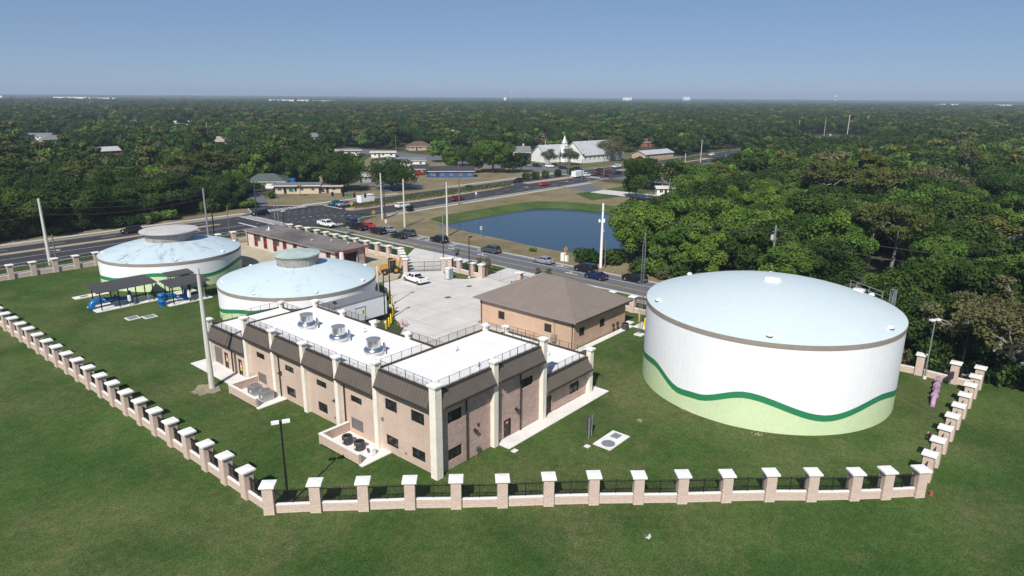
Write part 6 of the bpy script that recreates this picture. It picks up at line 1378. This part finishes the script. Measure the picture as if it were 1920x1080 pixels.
def leaves(name, lobes, n, size, material, seed, shell=(.70,1.03), up=.25, outw=.55, drop=None, flat_=1.0):
    """many small bent leaf clumps spread over overlapping lobes; a 'tint' value per clump"""
    r = np.random.default_rng(seed); lb = np.array(lobes, float)
    w = (lb[:,3]*lb[:,4]+lb[:,3]*lb[:,5]+lb[:,4]*lb[:,5]); w /= w.sum()
    k = r.choice(len(lb), n, p=w); d = r.normal(size=(n,3)); d[:,2] += up; d /= np.linalg.norm(d,axis=1)[:,None]
    rad = r.uniform(shell[0]**2, shell[1]**2, n)**.5
    rad *= 1+.10*np.sin(d[:,0]*9+k*1.7)*np.sin(d[:,1]*8+k)*np.cos(d[:,2]*7+k*.6)
    p = lb[k,:3]+d*lb[k,3:6]*rad[:,None]
    nrm = d*outw+r.normal(size=(n,3))*(1-outw)*.8; nrm[:,2] += .15; nrm /= np.linalg.norm(nrm,axis=1)[:,None]
    a = np.cross(nrm, r.normal(size=(n,3))); a /= np.linalg.norm(a,axis=1)[:,None]; b = np.cross(nrm,a)
    s = r.uniform(size[0],size[1],n)[:,None]; asp = r.uniform(.55,1.0,n)[:,None]; bend = nrm*s*r.uniform(-.35,.15,n)[:,None]
    if drop: p[:,2] = np.maximum(p[:,2], drop)
    v = np.stack([p-a*s+bend, p-b*s*asp*flat_, p+a*s+bend, p+b*s*asp*flat_],1).reshape(-1,3)
    me = bpy.data.meshes.new(name); me.vertices.add(4*n); me.vertices.foreach_set('co', v.ravel())
    me.loops.add(4*n); me.loops.foreach_set('vertex_index', np.arange(4*n)); me.polygons.add(n); me.polygons.foreach_set('loop_start', np.arange(n)*4)
    me.update(calc_edges=True)
    lt = r.uniform(0,1,len(lb)); tint = np.clip(.5*lt[k]+.35*r.uniform(0,1,n)+.15*np.sin(p[:,0]*.9+p[:,1]*.7)+.08, 0, 1)
    at = me.attributes.new('tint','FLOAT','FACE'); at.data.foreach_set('value', tint.astype(np.float32))
    me.materials.append(material); me.validate(); return me
def crown_lobes(r, R, zc, hz, n, lobe=(.26,.42), fl=.86, hole=0.0):
    """lobes arranged through a flattened ball of radius R, half height hz"""
    out = [(0,0,zc-hz*.1,R*.5,R*.5,hz*.55)]
    for i in range(n):
        a = i*2.39996+r.uniform(-.3,.3); t = math.sqrt((i+.5)/n)
        u = r.uniform(-.75,.95); rr = R*(.84*t+.05)*math.sqrt(max(.15,1-u*u*.75)); s = R*r.uniform(*lobe)
        out.append((rr*math.cos(a), rr*math.sin(a), zc+u*hz*.68, s, s*r.uniform(.85,1.15), s*fl*r.uniform(.8,1.1)))
    return out
def trunk_mesh(name, h, r0, forks, m, seed, lean=.0):
    """tapered trunk that forks into limbs ending at the given points"""
    r = random.Random(seed); mb = MB(); top = Vector((r.uniform(-.3,.3)+lean, r.uniform(-.3,.3), h))
    mb.tube([(0,0,-.3),(r.uniform(-.1,.1),r.uniform(-.1,.1),h*.3),(top.x*.7,top.y*.7,h*.7),tuple(top)], [r0*1.25,r0,r0*.85,r0*.62], 8)
    for f in forks:
        f = Vector(f); s = top.lerp(Vector((0,0,h*.5)), r.uniform(0,.5)); m1 = s.lerp(f,.4)+Vector((r.uniform(-.4,.4),r.uniform(-.4,.4),r.uniform(-.1,.5))); m2 = s.lerp(f,.75)+Vector((r.uniform(-.4,.4),r.uniform(-.4,.4),r.uniform(-.1,.4)))
        mb.tube([tuple(s),tuple(m1),tuple(m2),tuple(f)], [r0*.5,r0*.34,r0*.2,r0*.07], 6)
        for q in range(2):
            e = f+Vector((r.uniform(-1.3,1.3),r.uniform(-1.3,1.3),r.uniform(-.2,1.0))); mb.tube([tuple(m2),tuple(m2.lerp(e,.5)+Vector((0,0,.2))),tuple(e)], [r0*.16,r0*.11,r0*.04], 5)
    return mb.mesh(name, m, True)
TREES = {}
def make_oak(key, seed, R, H, zb, n, nl, size, leafm, barkm='bark', fl=.86, lobe=(.25,.40), tr=.26, shell=(.70,1.03)):
    r = random.Random(seed); zc = (H+zb)/2; hz = (H-zb)/2; lb = crown_lobes(r, R, zc, hz, n, lobe, fl)
    tops = [(l[0]*.85,l[1]*.85,l[2]) for l in lb[1::max(1,n//7)]]
    TREES[key] = (trunk_mesh(key+'_trunk', zb+hz*.35, tr, tops, MT[barkm], seed), leaves(key+'_crown', lb, nl, size, MT[leafm], seed+50, shell))
make_oak('oak_a', 1, 5.2, 10.5, 1.0, 18, 10500, (.12,.30), 'leaf_oak', lobe=(.32,.50)); make_oak('oak_b', 2, 4.7, 11.2, 1.2, 20, 9600, (.12,.27), 'leaf_oak')
make_oak('oak_c', 3, 5.8, 10.2, 1.0, 28, 11000, (.12,.27), 'leaf_oak', lobe=(.20,.34)); make_oak('oak_d', 4, 4.4, 9.8, .7, 18, 9400, (.12,.27), 'leaf_oak', lobe=(.26,.42))
make_oak('bright_a', 5, 4.6, 10.8, 1.0, 24, 12000, (.10,.23), 'leaf_bright'); make_oak('bright_b', 6, 4.2, 10.0, .8, 20, 10000, (.10,.24), 'leaf_bright', lobe=(.24,.38))
make_oak('round_oak', 7, 5.6, 9.6, .3, 40, 13000, (.10,.22), 'leaf_oak', lobe=(.24,.36), shell=(.8,1.02))
make_oak('mossy', 8, 5.6, 9.2, 2.2, 28, 5600, (.10,.24), 'leaf_moss', 'bark_pale', lobe=(.22,.38), tr=.34, shell=(.3,1.05))
def make_pine(key, seed, H, R, nb):
    r = random.Random(seed); mb = MB(); pts = [(0,0,-.3)]; x = y = 0
    for i in range(1,7): x += r.uniform(-.35,.55); y += r.uniform(-.35,.35); pts.append((x,y,H*.90*i/6))
    mb.tube(pts, [.34,.31,.28,.24,.19,.13,.05], 8); lb = []
    for i in range(nb):
        f = .42+.56*((i+.5)/nb)**.62; z = H*.9*f; a = i*2.4+r.uniform(-.4,.4); rr = R*(1.0-.5*max(0,(f-.75)/.25))*r.uniform(.6,1.08)
        k = min(5,int(f*6)); b = Vector(pts[k]).lerp(Vector(pts[k+1]), f*6-k); e = b+Vector((rr*math.cos(a),rr*math.sin(a),rr*r.uniform(.25,.6)+(2.0*(1-f)*2 if f < .65 else 0)))
        m_ = b.lerp(e,.5)+Vector((0,0,r.uniform(-.4,.1))); mb.tube([tuple(b),tuple(m_),tuple(e)], [.15,.10,.04], 6)
        for q in range(3):
            c = m_.lerp(e, .35+q*.325)+Vector((r.uniform(-.8,.8),r.uniform(-.8,.8),r.uniform(.2,.7))); s = R*r.uniform(.16,.27); lb.append((c.x,c.y,c.z,s,s,s*.5))
            mb.tube([tuple(m_.lerp(e,.35+q*.325)),tuple(c)], [.05,.02], 4)
    for q in range(4): s = R*.26; lb.append((x+r.uniform(-1,1),y+r.uniform(-1,1),H*.93+r.uniform(-.3,.4),s,s,s*.6))
    TREES[key] = (mb.mesh(key+'_trunk', MT['bark_pale'], True), leaves(key+'_crown', lb, 4600, (.12,.30), MT['leaf_pine'], seed+9, (.25,1.05), .3, .35))
make_pine('pine_a', 11, 14.0, 5.4, 20); make_pine('pine_b', 12, 13.0, 4.4, 16)
def make_palm(key, seed):
    r = random.Random(seed); mb = MB(); mb.tube([(0,0,-.2),(.1,0,2.5),(.15,.1,5.0),(.1,.15,6.6)], [.26,.2,.19,.22], 8); vs = []; fs = []
    for i in range(30):
        a = i*2.4; el = r.uniform(-.5,1.1); L = r.uniform(1.5,2.3); c = Vector((.1,.15,6.6)); d = Vector((math.cos(a),math.sin(a),0)); s_ = Vector((-d.y,d.x,0)); prev = None
        for k in range(5):
            t = k/4; p = c+d*L*t*math.cos(el*.7)+Vector((0,0,L*(math.sin(el)*t-.55*t*t))); w = .42*(1-abs(t-.45)*1.5)+.03; o = len(vs); vs += [tuple(p-s_*w-Vector((0,0,w*.4))), tuple(p), tuple(p+s_*w-Vector((0,0,w*.4)))]
            if prev is not None: fs += [(prev,prev+1,o+1,o),(prev+1,prev+2,o+2,o+1)]
            prev = o
    cm = MB().add(vs, fs).mesh(key+'_crown', MT['leaf_palm']); at = cm.attributes.new('tint','FLOAT','FACE'); at.data.foreach_set('value', [r.random() for _ in cm.polygons])
    TREES[key] = (mb.mesh(key+'_trunk', MT['bark_pale'], True), cm)
make_palm('palm', 21)
def make_bush(key, seed, R, H, leafm, n=1500):
    r = random.Random(seed); lb = [(r.uniform(-R*.5,R*.5),r.uniform(-R*.5,R*.5),H*r.uniform(.35,.62),R*r.uniform(.4,.62),R*r.uniform(.4,.62),H*r.uniform(.3,.42)) for _ in range(9)]
    mb = MB()
    for k in range(5): mb.tube([(0,0,-.1),(lb[k][0]*.5,lb[k][1]*.5,H*.3),(lb[k][0],lb[k][1],lb[k][2])], [.09,.06,.02], 5)
    TREES[key] = (mb.mesh(key+'_trunk', MT['bark']), leaves(key+'_crown', lb, n, (.12,.28), MT[leafm], seed+3, (.6,1.05), .2, .5, .08))
make_bush('bush_a', 31, 2.3, 2.7, 'leaf_oak'); make_bush('bush_b', 32, 2.0, 2.4, 'leaf_bright'); make_bush('bush_c', 33, 2.2, 2.0, 'leaf_moss')
def make_young(key, seed):
    r = random.Random(seed); lb = [(r.uniform(-.6,.6),r.uniform(-.6,.6),r.uniform(1.9,3.4),r.uniform(.35,.6),r.uniform(.35,.6),r.uniform(.4,.6)) for _ in range(7)]
    TREES[key] = (trunk_mesh(key+'_trunk', 1.7, .06, [l[:3] for l in lb[:5]], MT['bark_pale'], seed), leaves(key+'_crown', lb, 520, (.05,.13), MT['leaf_moss'], seed+3, (.2,1.05), .1, .3))
make_young('young', 41)
# live oak with heavy spreading limbs
def make_live_oak(key, seed):
    r = random.Random(seed); mb = MB(); lb = []
    mb.tube([(0,0,-.3),(.1,0,1.0),(.2,.1,2.0)], [.85,.62,.6], 10)
    for i in range(9):
        a = i*2*math.pi/9+r.uniform(-.25,.25); L = r.uniform(5.5,9.0); e = Vector((L*math.cos(a),L*math.sin(a),r.uniform(5.2,8.6))); s = Vector((.2,.1,1.9))
        ps = [s]
        for k in range(1,6): t = k/5; ps.append(s.lerp(e,t)+Vector((r.uniform(-.6,.6),r.uniform(-.6,.6),math.sin(t*3.1)*r.uniform(.2,1.1))))
        mb.tube([tuple(p) for p in ps], [.36,.30,.24,.17,.11,.04], 7)
        for q in range(8):
            b = ps[r.randint(2,5)]; c = b+Vector((r.uniform(-2.4,2.4),r.uniform(-2.4,2.4),r.uniform(.4,2.6))); m_ = b.lerp(c,.5)+Vector((r.uniform(-.4,.4),r.uniform(-.4,.4),.2)); mb.tube([tuple(b),tuple(m_),tuple(c)], [.10,.07,.03], 5)
            sz = r.uniform(.7,1.35); lb.append((c.x,c.y,c.z,sz,sz,sz*.6))
    for q in range(16):
        a = r.uniform(0,6.28); rr = r.uniform(0,6); lb.append((rr*math.cos(a),rr*math.sin(a),r.uniform(8.2,9.6),1.2,1.2,.7))
    TREES[key] = (mb.mesh(key+'_trunk', MT['bark_pale'], True), leaves(key+'_crown', lb, 14000, (.08,.22), MT['leaf_moss'], seed+3, (.3,1.05), .15, .4))
make_live_oak('live_oak', 51)

NAMES = {'oak':'oak_tree','bri':'leafy_tree','rou':'round_oak_tree','mos':'mossy_tree','pin':'pine_tree','pal':'palm_tree','bus':'bush','you':'young_tree','liv':'live_oak_tree'}
def tree(key, p, s, label, group, rz=None, sz=None):
    t = thing(NAMES[key[:3]], label, 'bush' if key.startswith('bus') else 'tree', (p[0],p[1],0), rnd.uniform(0,6.28) if rz is None else rz, group)
    t.scale = (s,s,sz or s); a, b = TREES[key]; link('trunk', a, t); link('crown', b, t); return t
n_manual = 0
manual = [
 ('round_oak',(107.92, 163.32),1.48,'large round dark oak, left of the two on the roadside lawn',1.42),('round_oak',(122.12, 152.44),1.60,'large round dark oak, right of the two on the roadside lawn',1.22),
 ('round_oak',(159.12, 172.16),.40,'small clipped round tree before the blue house',.40),
 ('bright_a',(190.00, 163.92),1.95,'tall bright green tree behind the wide road, left of the church',1.55),('oak_d',(184.20, 169.92),1.0,'dark tree at the left foot of the tall bright green tree',1.0),('bright_b',(183.06, 184.00),1.0,'yellowish green tree behind the blue house',.95),('oak_a',(200.96, 193.67),1.2,'rounded dark tree behind the blue house',1.0),('oak_d',(194.99, 158.75),1.0,'dark low tree at the right foot of the tall bright green tree',.9),('oak_b',(200.53, 156.20),.95,'loose green tree rightmost of the clump left of the church',.85),
 ('mossy',(241.96, 159.34),.95,'thin grey leaved tree before the middle of the church',.95),('mossy',(234.82, 166.63),.75,'thin grey leaved tree before the church entrance',.9),('mossy',(277.55, 156.15),1.55,'broad grey brown tree right of the church',1.45),
 ('oak_b',(160.10, 73.52),1.15,'dense dark tree left of the palms by the pond drive',1.35),('palm',(182.34, 76.09),1.0,'palm left of the group by the mobile home',1.0),('palm',(192.23, 78.13),1.1,'palm in the middle of the group by the mobile home',1.1),('palm',(197.36, 77.07),1.0,'palm right of the group by the mobile home',1.05),('palm',(308.78, 107.36),1.1,'lone palm beside the wide road far away',1.2),
 ('palm',(90.52, 162.30),.62,'squat palm in front of the beige house',.5),
 ('bush_a',(81.57, 164.62),.8,'round shrub before the beige house',.8),
 ('young',(60.27, 95.83),1.2,'small thin tree on the verge by the white pickup',1.2),('young',(59.61, 56.90),.8,'small thin tree left on the grass island',.75),('young',(58.43, 49.44),.75,'small thin tree in the middle of the grass island',.65),('young',(54.91, 44.06),1.05,'small thin tree right on the grass island',1.05),('young',(57.75, 34.01),.95,'small thin tree left behind the hip roof building',.8),('young',(58.12, 31.95),1.0,'small thin tree right behind the hip roof building',.85),
 ('bush_a',(76.89, 36.32),1.35,'wide dark bush left of the white pole at the pond corner',1.15),('bush_a',(79.12, 31.77),1.3,'wide dark bush right of the white pole at the pond corner',1.2),('bush_b',(77.69, 51.10),.5,'low green clump at the pond edge',.35),
 ('pine_b',(112.49, -8.71),1.12,'pine with forked bare trunk, left of the pair behind the tank',1.0),('pine_a',(104.02, -14.27),1.08,'pine with bare crooked trunk, right of the pair behind the tank',.98),('pine_b',(117.23, -26.66),1.25,'broad pine at right above the live oak',.92),('pine_a',(291.93, -1.54),1.1,'tall dark pine far right in the woods',1.05),('pine_b',(112.69, -21.59),.9,'young dense pine right of the pine pair',.75),
 ('oak_a',(59.2,-20.5),.75,'dark tree peeking over the tall tank beside its ladder',.85),('oak_d',(60.3,-32.0),.8,'dark tree between the two floodlight posts',.78),('oak_b',(75,-31),1.1,'dark tree across the side road behind the live oak',1.1),('oak_c',(75.5,-40),1.1,'broad dark tree across the side road right of the live oak',1.05),('oak_c',(61,-48),.95,'broad dark tree right of the live oak at the picture edge',.85),('oak_a',(76,-50),1.1,'dark tree at the right picture edge behind the live oak',1.1),
 ('oak_b',(185.36, 85.41),1.0,'dark tree right beside the dense dark tree at the pond drive',1.15),('oak_d',(196.41, 87.11),1.0,'low dark tree between pond drive and mobile home',1.0),('bright_b',(167.36, 80.31),.7,'small green tree at the pond drive edge',.7),
 ('live_oak',(60.8,-35.5),1.22,'spreading live oak with pale gnarled limbs at the right edge',1.0),('oak_d',(58.9,-26.5),.95,'dark dense tree between tall tank and live oak',1.0),('oak_a',(76.5,-24),1.0,'dark tree behind the grey lamp post',1.05),('bright_b',(59.5,-45.5),.8,'green bush like tree below the live oak at the right edge',.75),
 ('bright_a',(82.5,27),1.3,'tall bright green tree at the pond corner, nearest the white pole',1.28),('bright_a',(88,31),1.2,'tall bright green tree overhanging the pond corner',1.3),('bright_b',(79.5,19),1.1,'bright green tree low beside the side road',.95),('bright_b',(92,25),1.2,'bright green tree second row at the pond corner',1.35),
 ('bright_b',(7.36, 155.83),.9,'bright green tree leftmost by the wide road',.95),('bright_a',(12.62, 160.15),.85,'bright green tree left of the far left pole top',.95),('bright_b',(18.80, 158.74),.95,'lime green tree right of the far left pole',1.0),
 ('bush_b',(61.23, 154.32),1.3,'leafy green thicket at the corner of the left woods',1.4),('oak_d',(65.94, 155.19),.75,'dark tree at the corner of the left woods by the signal pole',.8),('bush_a',(54.75, 152.80),1.5,'dark thicket at the edge of the left woods',1.5),('mossy',(41.88, 161.32),1.2,'pale brown leaved tree in the left woods above the cupola',1.25),
]
for key,p,s,l,sz in manual: tree(key, p, s, l, 'trees by the roads', sz=sz)
for k,p in enumerate(((178.58, 135.47),(184.05, 135.09),(189.83, 134.53),(198.33, 134.16),(207.20, 133.77))): tree('bush_a', p, .82, ('first','second','third','fourth','fifth')[k]+' small dark tree on the brown median, from the left', 'median trees', sz=1.25)

# hedges on the medians
def hedge(label, x0, x1, yf, w, h, seed):
    t = thing('hedge', label, 'hedge', ((x0+x1)/2, yf((x0+x1)/2), .15)); cx, cy = (x0+x1)/2, yf((x0+x1)/2); r = random.Random(seed); lb = []
    x = x0
    while x < x1: lb.append((x-cx, yf(x)-cy+r.uniform(-.3,.3), h*.5+r.uniform(-.1,.1), 1.1, w*r.uniform(.42,.55), h*r.uniform(.48,.6))); x += .75
    link('foliage', leaves('hedge_foliage', lb, int((x1-x0)*75), (.10,.24), MT['leaf_pine'], seed, (.75,1.05), .3, .5, .02), t)
    mb = MB(); 
    for l in lb[::2]: mb.tube([(l[0],l[1],-.05),(l[0],l[1],h*.5)], .05, 4)
    mb.build('stems', MT['bark'], t)
hedge('long clipped hedge on the median of the wide road', 87, 160, lambda x: 127.0+(x-87)*.028, 4.4, 1.5, 5); hedge('hedge on the median beyond the far crossing', 241, 322, lambda x: 127, 3.2, 1.3, 6)
hedge('low shrub bed at the right end of the grass island', 55.5, 60.0, lambda x: 46.6, 2.2, .6, 8)

# ---------------------------------------------------------------- woods
def inside(poly, x, y):
    c = False; n = len(poly); j = n-1
    for i in range(n):
        if (poly[i][1] > y) != (poly[j][1] > y) and x < (poly[j][0]-poly[i][0])*(y-poly[i][1])/(poly[j][1]-poly[i][1]+1e-9)+poly[i][0]: c = not c
        j = i
    return c
OPEN = [[(54,139),(235,139),(235,152),(330,152),(330,192),(240,198),(206,216),(150,207),(122,178),(84,180),(72,153),(45,150)], bank_out, [(164,72),(178,72),(192,114),(168,114)], [(207,20),(236,20),(238,330),(210,330)], [(66,150),(74,150),(112,262),(102,262)]]
for x in range(245,380,20): KEEP.append((x,127,9))
KEEP += [(*(104.02, -14.27),5.5),(*(112.49, -8.71),4.5),(590,138,26),(640,138,26),(181,74,9),(172,90,10),(255,300,8),(50,146,7)]
def wooded(x, y):
    if y > 146:
        if 8 < x < 44 and y < 149.5: return False
        if x <= 8 and y < 146.5: return False
    elif x > 75.5:
        if x < 250 and y > 33+.47*(x-87): return False
        if y > 108 and x < 640: return False
    else: return False
    if 108 < y < 146 and x < 660: return False
    return not any(inside(p,x,y) for p in OPEN)
def blocked(x, y, h, cr):
    dx, dy = x-CAM.x, y-CAM.y; d = math.hypot(dx,dy); hit = 0
    for kx,ky,kr in KEEP:
        if math.hypot(x-kx,y-ky) < kr+cr*.4: return 1
        hx, hy = kx-CAM.x, ky-CAM.y; D = math.hypot(hx,hy); t = (dx*hx+dy*hy)/(D*D)
        if .45 < t < 1.0:
            lat = abs(dx*hy-dy*hx)/D
            if lat < kr*.8*t+cr*.45 and h > (CAM.z-3)*(1-t)+3.0: hit = 2
    return hit
fx, fy = math.cos(YAW), math.sin(YAW)
def view(x, y):
    dx, dy = x-CAM.x, y-CAM.y; return dx*fx+dy*fy, dx*fy-dy*fx          # forward, right
R1 = random.Random(99); near = []; farp = []; low = []
def scatter(dmin, dmax, cell):
    n = int(dmax/cell)+1
    for i in range(n):
        for j in range(-n, n+1):
            f = i*cell+R1.uniform(-.42,.42)*cell; s = j*cell+R1.uniform(-.42,.42)*cell+(cell/2 if i%2 else 0)
            if f < 60 or f > dmax or f < dmin or abs(s) > f*.80+14: continue
            x = CAM.x+f*fx+s*fy; y = CAM.y+f*fy-s*fx
            if f < 760 and not wooded(x,y): continue
            right = s > f*.12 and f < 330
            h = R1.gauss(11.2 if not right else 11.6, 1.9); h = min(15.5,max(6.5,h)); 
            if f > 420 and R1.random() < .03: continue
            bl = blocked(x,y,h,4.5)
            if bl == 2 and f < 330 and R1.random() < .8: low.append((f,x,y)); continue
            if bl and not (f > 420 and R1.random() < .08): continue
            u = R1.random(); light = right and s < f*.42
            key = R1.choice(('oak_a','oak_b','oak_c','oak_d')) if u < (.38 if light else .60 if right else .80) else R1.choice(('bright_a','bright_b')) if u < (1.0 if light and f < 190 else .90) else 'mossy' if u < .935 else R1.choice(('pine_a','pine_b'))
            (near if f < 330 else farp).append((f,x,y,h,key))
scatter(60, 330, 7.4); scatter(330, 1000, 8.8); scatter(1000, 2500, 10.8)
near.sort(); over = near[285:]; near = near[:285]
BASE_H = {'oak_a':10.8,'oak_b':11.4,'oak_c':10.2,'oak_d':10.0,'bright_a':11.0,'bright_b':10.0,'mossy':9.4,'pine_a':14.3,'pine_b':13.3}
WORD = {'oak':'dark oak','bri':'bright green tree','mos':'mossy grey tree','pin':'pine'}
for f,x,y,h,key in near:
    side = 'right woods' if y < 120 else 'left woods' if x < 62 else 'woods behind the houses'
    ff_, rr_ = view(x,y); px = 960+1265*rr_/(ff_*.962)                     # where along the skyline it stands
    marks = ((1300,'near the lattice mast'),(1420,'left of the utility pole'),(1560,'right of the utility pole'),(1720,'around the pine pair'),(1830,'right of the pine pair'),(9999,'at the right picture edge')) if y < 120 else ((45,'at the left picture edge'),(130,'around the far left pole'),(260,'right of the far left pole'),(400,'above the streaked tank cupola'),(560,'near the green roofed house'),(760,'behind the two round oaks'),(960,'behind the blue house'),(9999,'behind the church'))
    mk = next(w_ for lim,w_ in marks if px < lim)
    row = ('first row','second row','third row','fourth row','fifth row','back row')[sum(f > e_ for e_ in ((118,142,166,190,215) if y < 120 else (190,208,226,244,262)))]
    siz = 'tall' if h > 12.3 else 'low' if h < 9.6 else 'medium'
    s = h/BASE_H[key]*(1.18 if key.startswith('pin') else 1.0)
    tree(key, (x,y), s*R1.uniform(.98,1.22), siz+' '+WORD[key[:3]]+', '+row+' of '+side+', '+mk, siz+' '+WORD[key[:3]]+'s, '+row+' of the '+side+', '+mk, sz=s)
for f,x,y in low:
    tree(R1.choice(('bush_a','bush_a','bush_b')), (x,y), R1.uniform(1.2,2.0), 'low thicket in a gap of the '+('right' if y < 120 else 'left')+' woods, '+('near' if f < 170 else 'farther')+' rows', 'thickets in the gaps of the woods', sz=R1.uniform(.9,1.3))
# understorey along the wood edges
edge = [(x,147.8+R1.uniform(0,3)+(0 if x > -20 else 1)) for x in np.arange(-30,43,3.4)]+[(75.2+R1.uniform(0,2.5),y) for y in np.arange(-34,26,3.2)]+[(57.5+R1.uniform(0,3),y) for y in np.arange(-46,-20,2.6)]
for x,y in edge: tree(R1.choice(('bush_a','bush_a','bush_b','bush_c')), (x,y), R1.uniform(.8,1.5), 'shrub at foot of the '+(('right woods by the side road, '+('near the mast' if y > 8 else 'hidden behind the tall tank' if y > -20 else 'near the live oak')) if y < 100 else ('left woods, '+('at the picture edge' if x < 2 else 'above the streaked tank' if x < 26 else 'near the signal pole'))), 'shrubs at the foot of the woods', sz=R1.uniform(.8,1.6))

# the woods farther away: too many to count, one object of scattered trees
hidden = bpy.data.collections.new('woodland_kinds')
kinds = []
def far_kind(key, seed, R, H, zb, n, nl, size, leafm, lobe=(.26,.42)):
    r = random.Random(seed); lb = crown_lobes(r, R, (H+zb)/2, (H-zb)/2, n, lobe, .8); me = leaves(key, lb, nl, size, MT[leafm], seed)
    o = bpy.data.objects.new(key, me); hidden.objects.link(o); kinds.append(key)
for i,(R,H,zb,lm) in enumerate(((5.4,10.5,1.5,'leaf_oak'),(4.8,11.5,1.5,'leaf_oak'),(6.0,9.8,1.5,'leaf_oak'),(5.0,10.5,1.5,'leaf_bright'),(5.4,9.4,1.5,'leaf_moss'),(3.6,13.0,5.0,'leaf_pine'))):
    far_kind('far_tree_%s' % 'abcdef'[i], 70+i, R, H, zb, 12, 1500, (.30,.62), lm)
pool = over+farp
vs = np.array([(x,y,0.0) for f,x,y,h,k in pool], np.float32); me = bpy.data.meshes.new('far_woodland'); me.vertices.add(len(vs)); me.vertices.foreach_set('co', vs.ravel())
kid = {'oak_a':0,'oak_b':1,'oak_c':2,'oak_d':0,'bright_a':3,'bright_b':3,'mossy':4,'pine_a':5,'pine_b':5}
at = me.attributes.new('kind_index','INT','POINT'); at.data.foreach_set('value', [kid[k] for f,x,y,h,k in pool])
at = me.attributes.new('tree_scale','FLOAT','POINT'); at.data.foreach_set('value', [h/10.6*(1.0 if f < 700 else 1.12) for f,x,y,h,k in pool])
at = me.attributes.new('tree_turn','FLOAT','POINT'); at.data.foreach_set('value', [R1.uniform(0,6.28) for _ in pool])
fw = tag(link('far_woodland', me), 'dense green woods reaching to the horizon', 'woods', kind='stuff')
ng = bpy.data.node_groups.new('scatter_trees','GeometryNodeTree'); ng.interface.new_socket('Geometry',in_out='INPUT',socket_type='NodeSocketGeometry'); ng.interface.new_socket('Geometry',in_out='OUTPUT',socket_type='NodeSocketGeometry')
gi = ng.nodes.new('NodeGroupInput'); go = ng.nodes.new('NodeGroupOutput'); ip = ng.nodes.new('GeometryNodeInstanceOnPoints'); ci = ng.nodes.new('GeometryNodeCollectionInfo')
ci.inputs['Collection'].default_value = hidden; ci.inputs['Separate Children'].default_value = True; ci.inputs['Reset Children'].default_value = True
def attr(nm, ty): a = ng.nodes.new('GeometryNodeInputNamedAttribute'); a.data_type = ty; a.inputs['Name'].default_value = nm; return a.outputs['Attribute']
ip.inputs['Pick Instance'].default_value = True
cx = ng.nodes.new('ShaderNodeCombineXYZ'); ng.links.new(attr('tree_turn','FLOAT'), cx.inputs['Z']); er = ng.nodes.new('FunctionNodeEulerToRotation'); ng.links.new(cx.outputs[0], er.inputs[0])
ng.links.new(gi.outputs[0], ip.inputs['Points']); ng.links.new(ci.outputs[0], ip.inputs['Instance']); ng.links.new(attr('kind_index','INT'), ip.inputs['Instance Index']); ng.links.new(er.outputs[0], ip.inputs['Rotation']); ng.links.new(attr('tree_scale','FLOAT'), ip.inputs['Scale']); ng.links.new(ip.outputs[0], go.inputs[0])
md = fw.modifiers.new('scatter','NODES'); md.node_group = ng
print('near trees', len(near), 'far trees', len(pool))

# canopy so far off that single trees no longer show
mat('far_canopy', (.048,.074,.028), rough=1.0, var=.2, scale=.012, col2=(.028,.048,.018), amt=.6, fine=.22, fscale=.09, spec=0.0)
nr, na = 90, 420; fv = []; ff = []; g = np.random.default_rng(4)
for i in range(nr):
    d = 2350*(11400/2350)**(i/(nr-1))
    for j in range(na):
        a = YAW+math.radians(52)*(2*j/(na-1)-1); hgt = (9.5+4.0*math.sin(d*.004+j*.13)*math.sin(j*.05+d*.001)+g.normal()*1.6+ (d-2350)*.0006) if i > 0 else 0.0
        fv.append((CAM.x+d*math.cos(a), CAM.y+d*math.sin(a), max(.5,hgt)))
for i in range(nr-1):
    for j in range(na-1): q = i*na+j; ff.append((q,q+na,q+na+1,q+1))
tag(MB().add(fv,ff).build('far_canopy', MT['far_canopy']), 'flat blue green forest canopy along the horizon', 'woods', kind='stuff')

# small litter and weeds on the lawns
def clump(label, p, s, m):
    r = random.Random(int(p[0]*37+p[1]*11)); mb = MB()
    for k in range(26): a = r.uniform(0,6.28); d = r.uniform(0,s); w = r.uniform(.02,.07); x, y, z = d*math.cos(a), d*math.sin(a), r.uniform(.02,.14); mb.add([(x-w*2,y-w,z),(x+w*2,y-w*.5,z*.6),(x+w*2,y+w,z),(x-w,y+w,z*1.2)],[(0,1,2,3)])
    tag(mb.build('litter', MT[m], loc=(p[0],p[1],.02)), label, 'litter', 'scraps on the lawn')
clump('small white scrap on the front lawn', (4.70, -18.80), .22, 'white_sign')
clump('pale dry grass scrap on the lawn by the tank', (27.00, -10.78), .5, 'sand'); clump('dry weeds at the foot of the tall tank', (26.81, -18.84), .6, 'sand'); clump('dry weeds right of the hatch slab', (21.50, -8.32), .4, 'sand')

# ---------------------------------------------------------------- haze
hz = MB().box(-12100,-12100,-4,12100,12100,90).mesh('haze', [])
hm = bpy.data.materials.new('haze_air'); hm.use_nodes = True; hm.node_tree.nodes.clear()
ho_ = hm.node_tree.nodes.new('ShaderNodeOutputMaterial'); pv = hm.node_tree.nodes.new('ShaderNodeVolumePrincipled'); pv.inputs['Color'].default_value = (.62,.75,.92,1); pv.inputs['Density'].default_value = 1.7e-4; pv.inputs['Anisotropy'].default_value = 0.0
hm.node_tree.links.new(pv.outputs['Volume'], ho_.inputs['Volume']); hz.materials.append(hm)
tag(link('haze', hz), 'thin blue haze over the whole view', 'haze', kind='stuff')
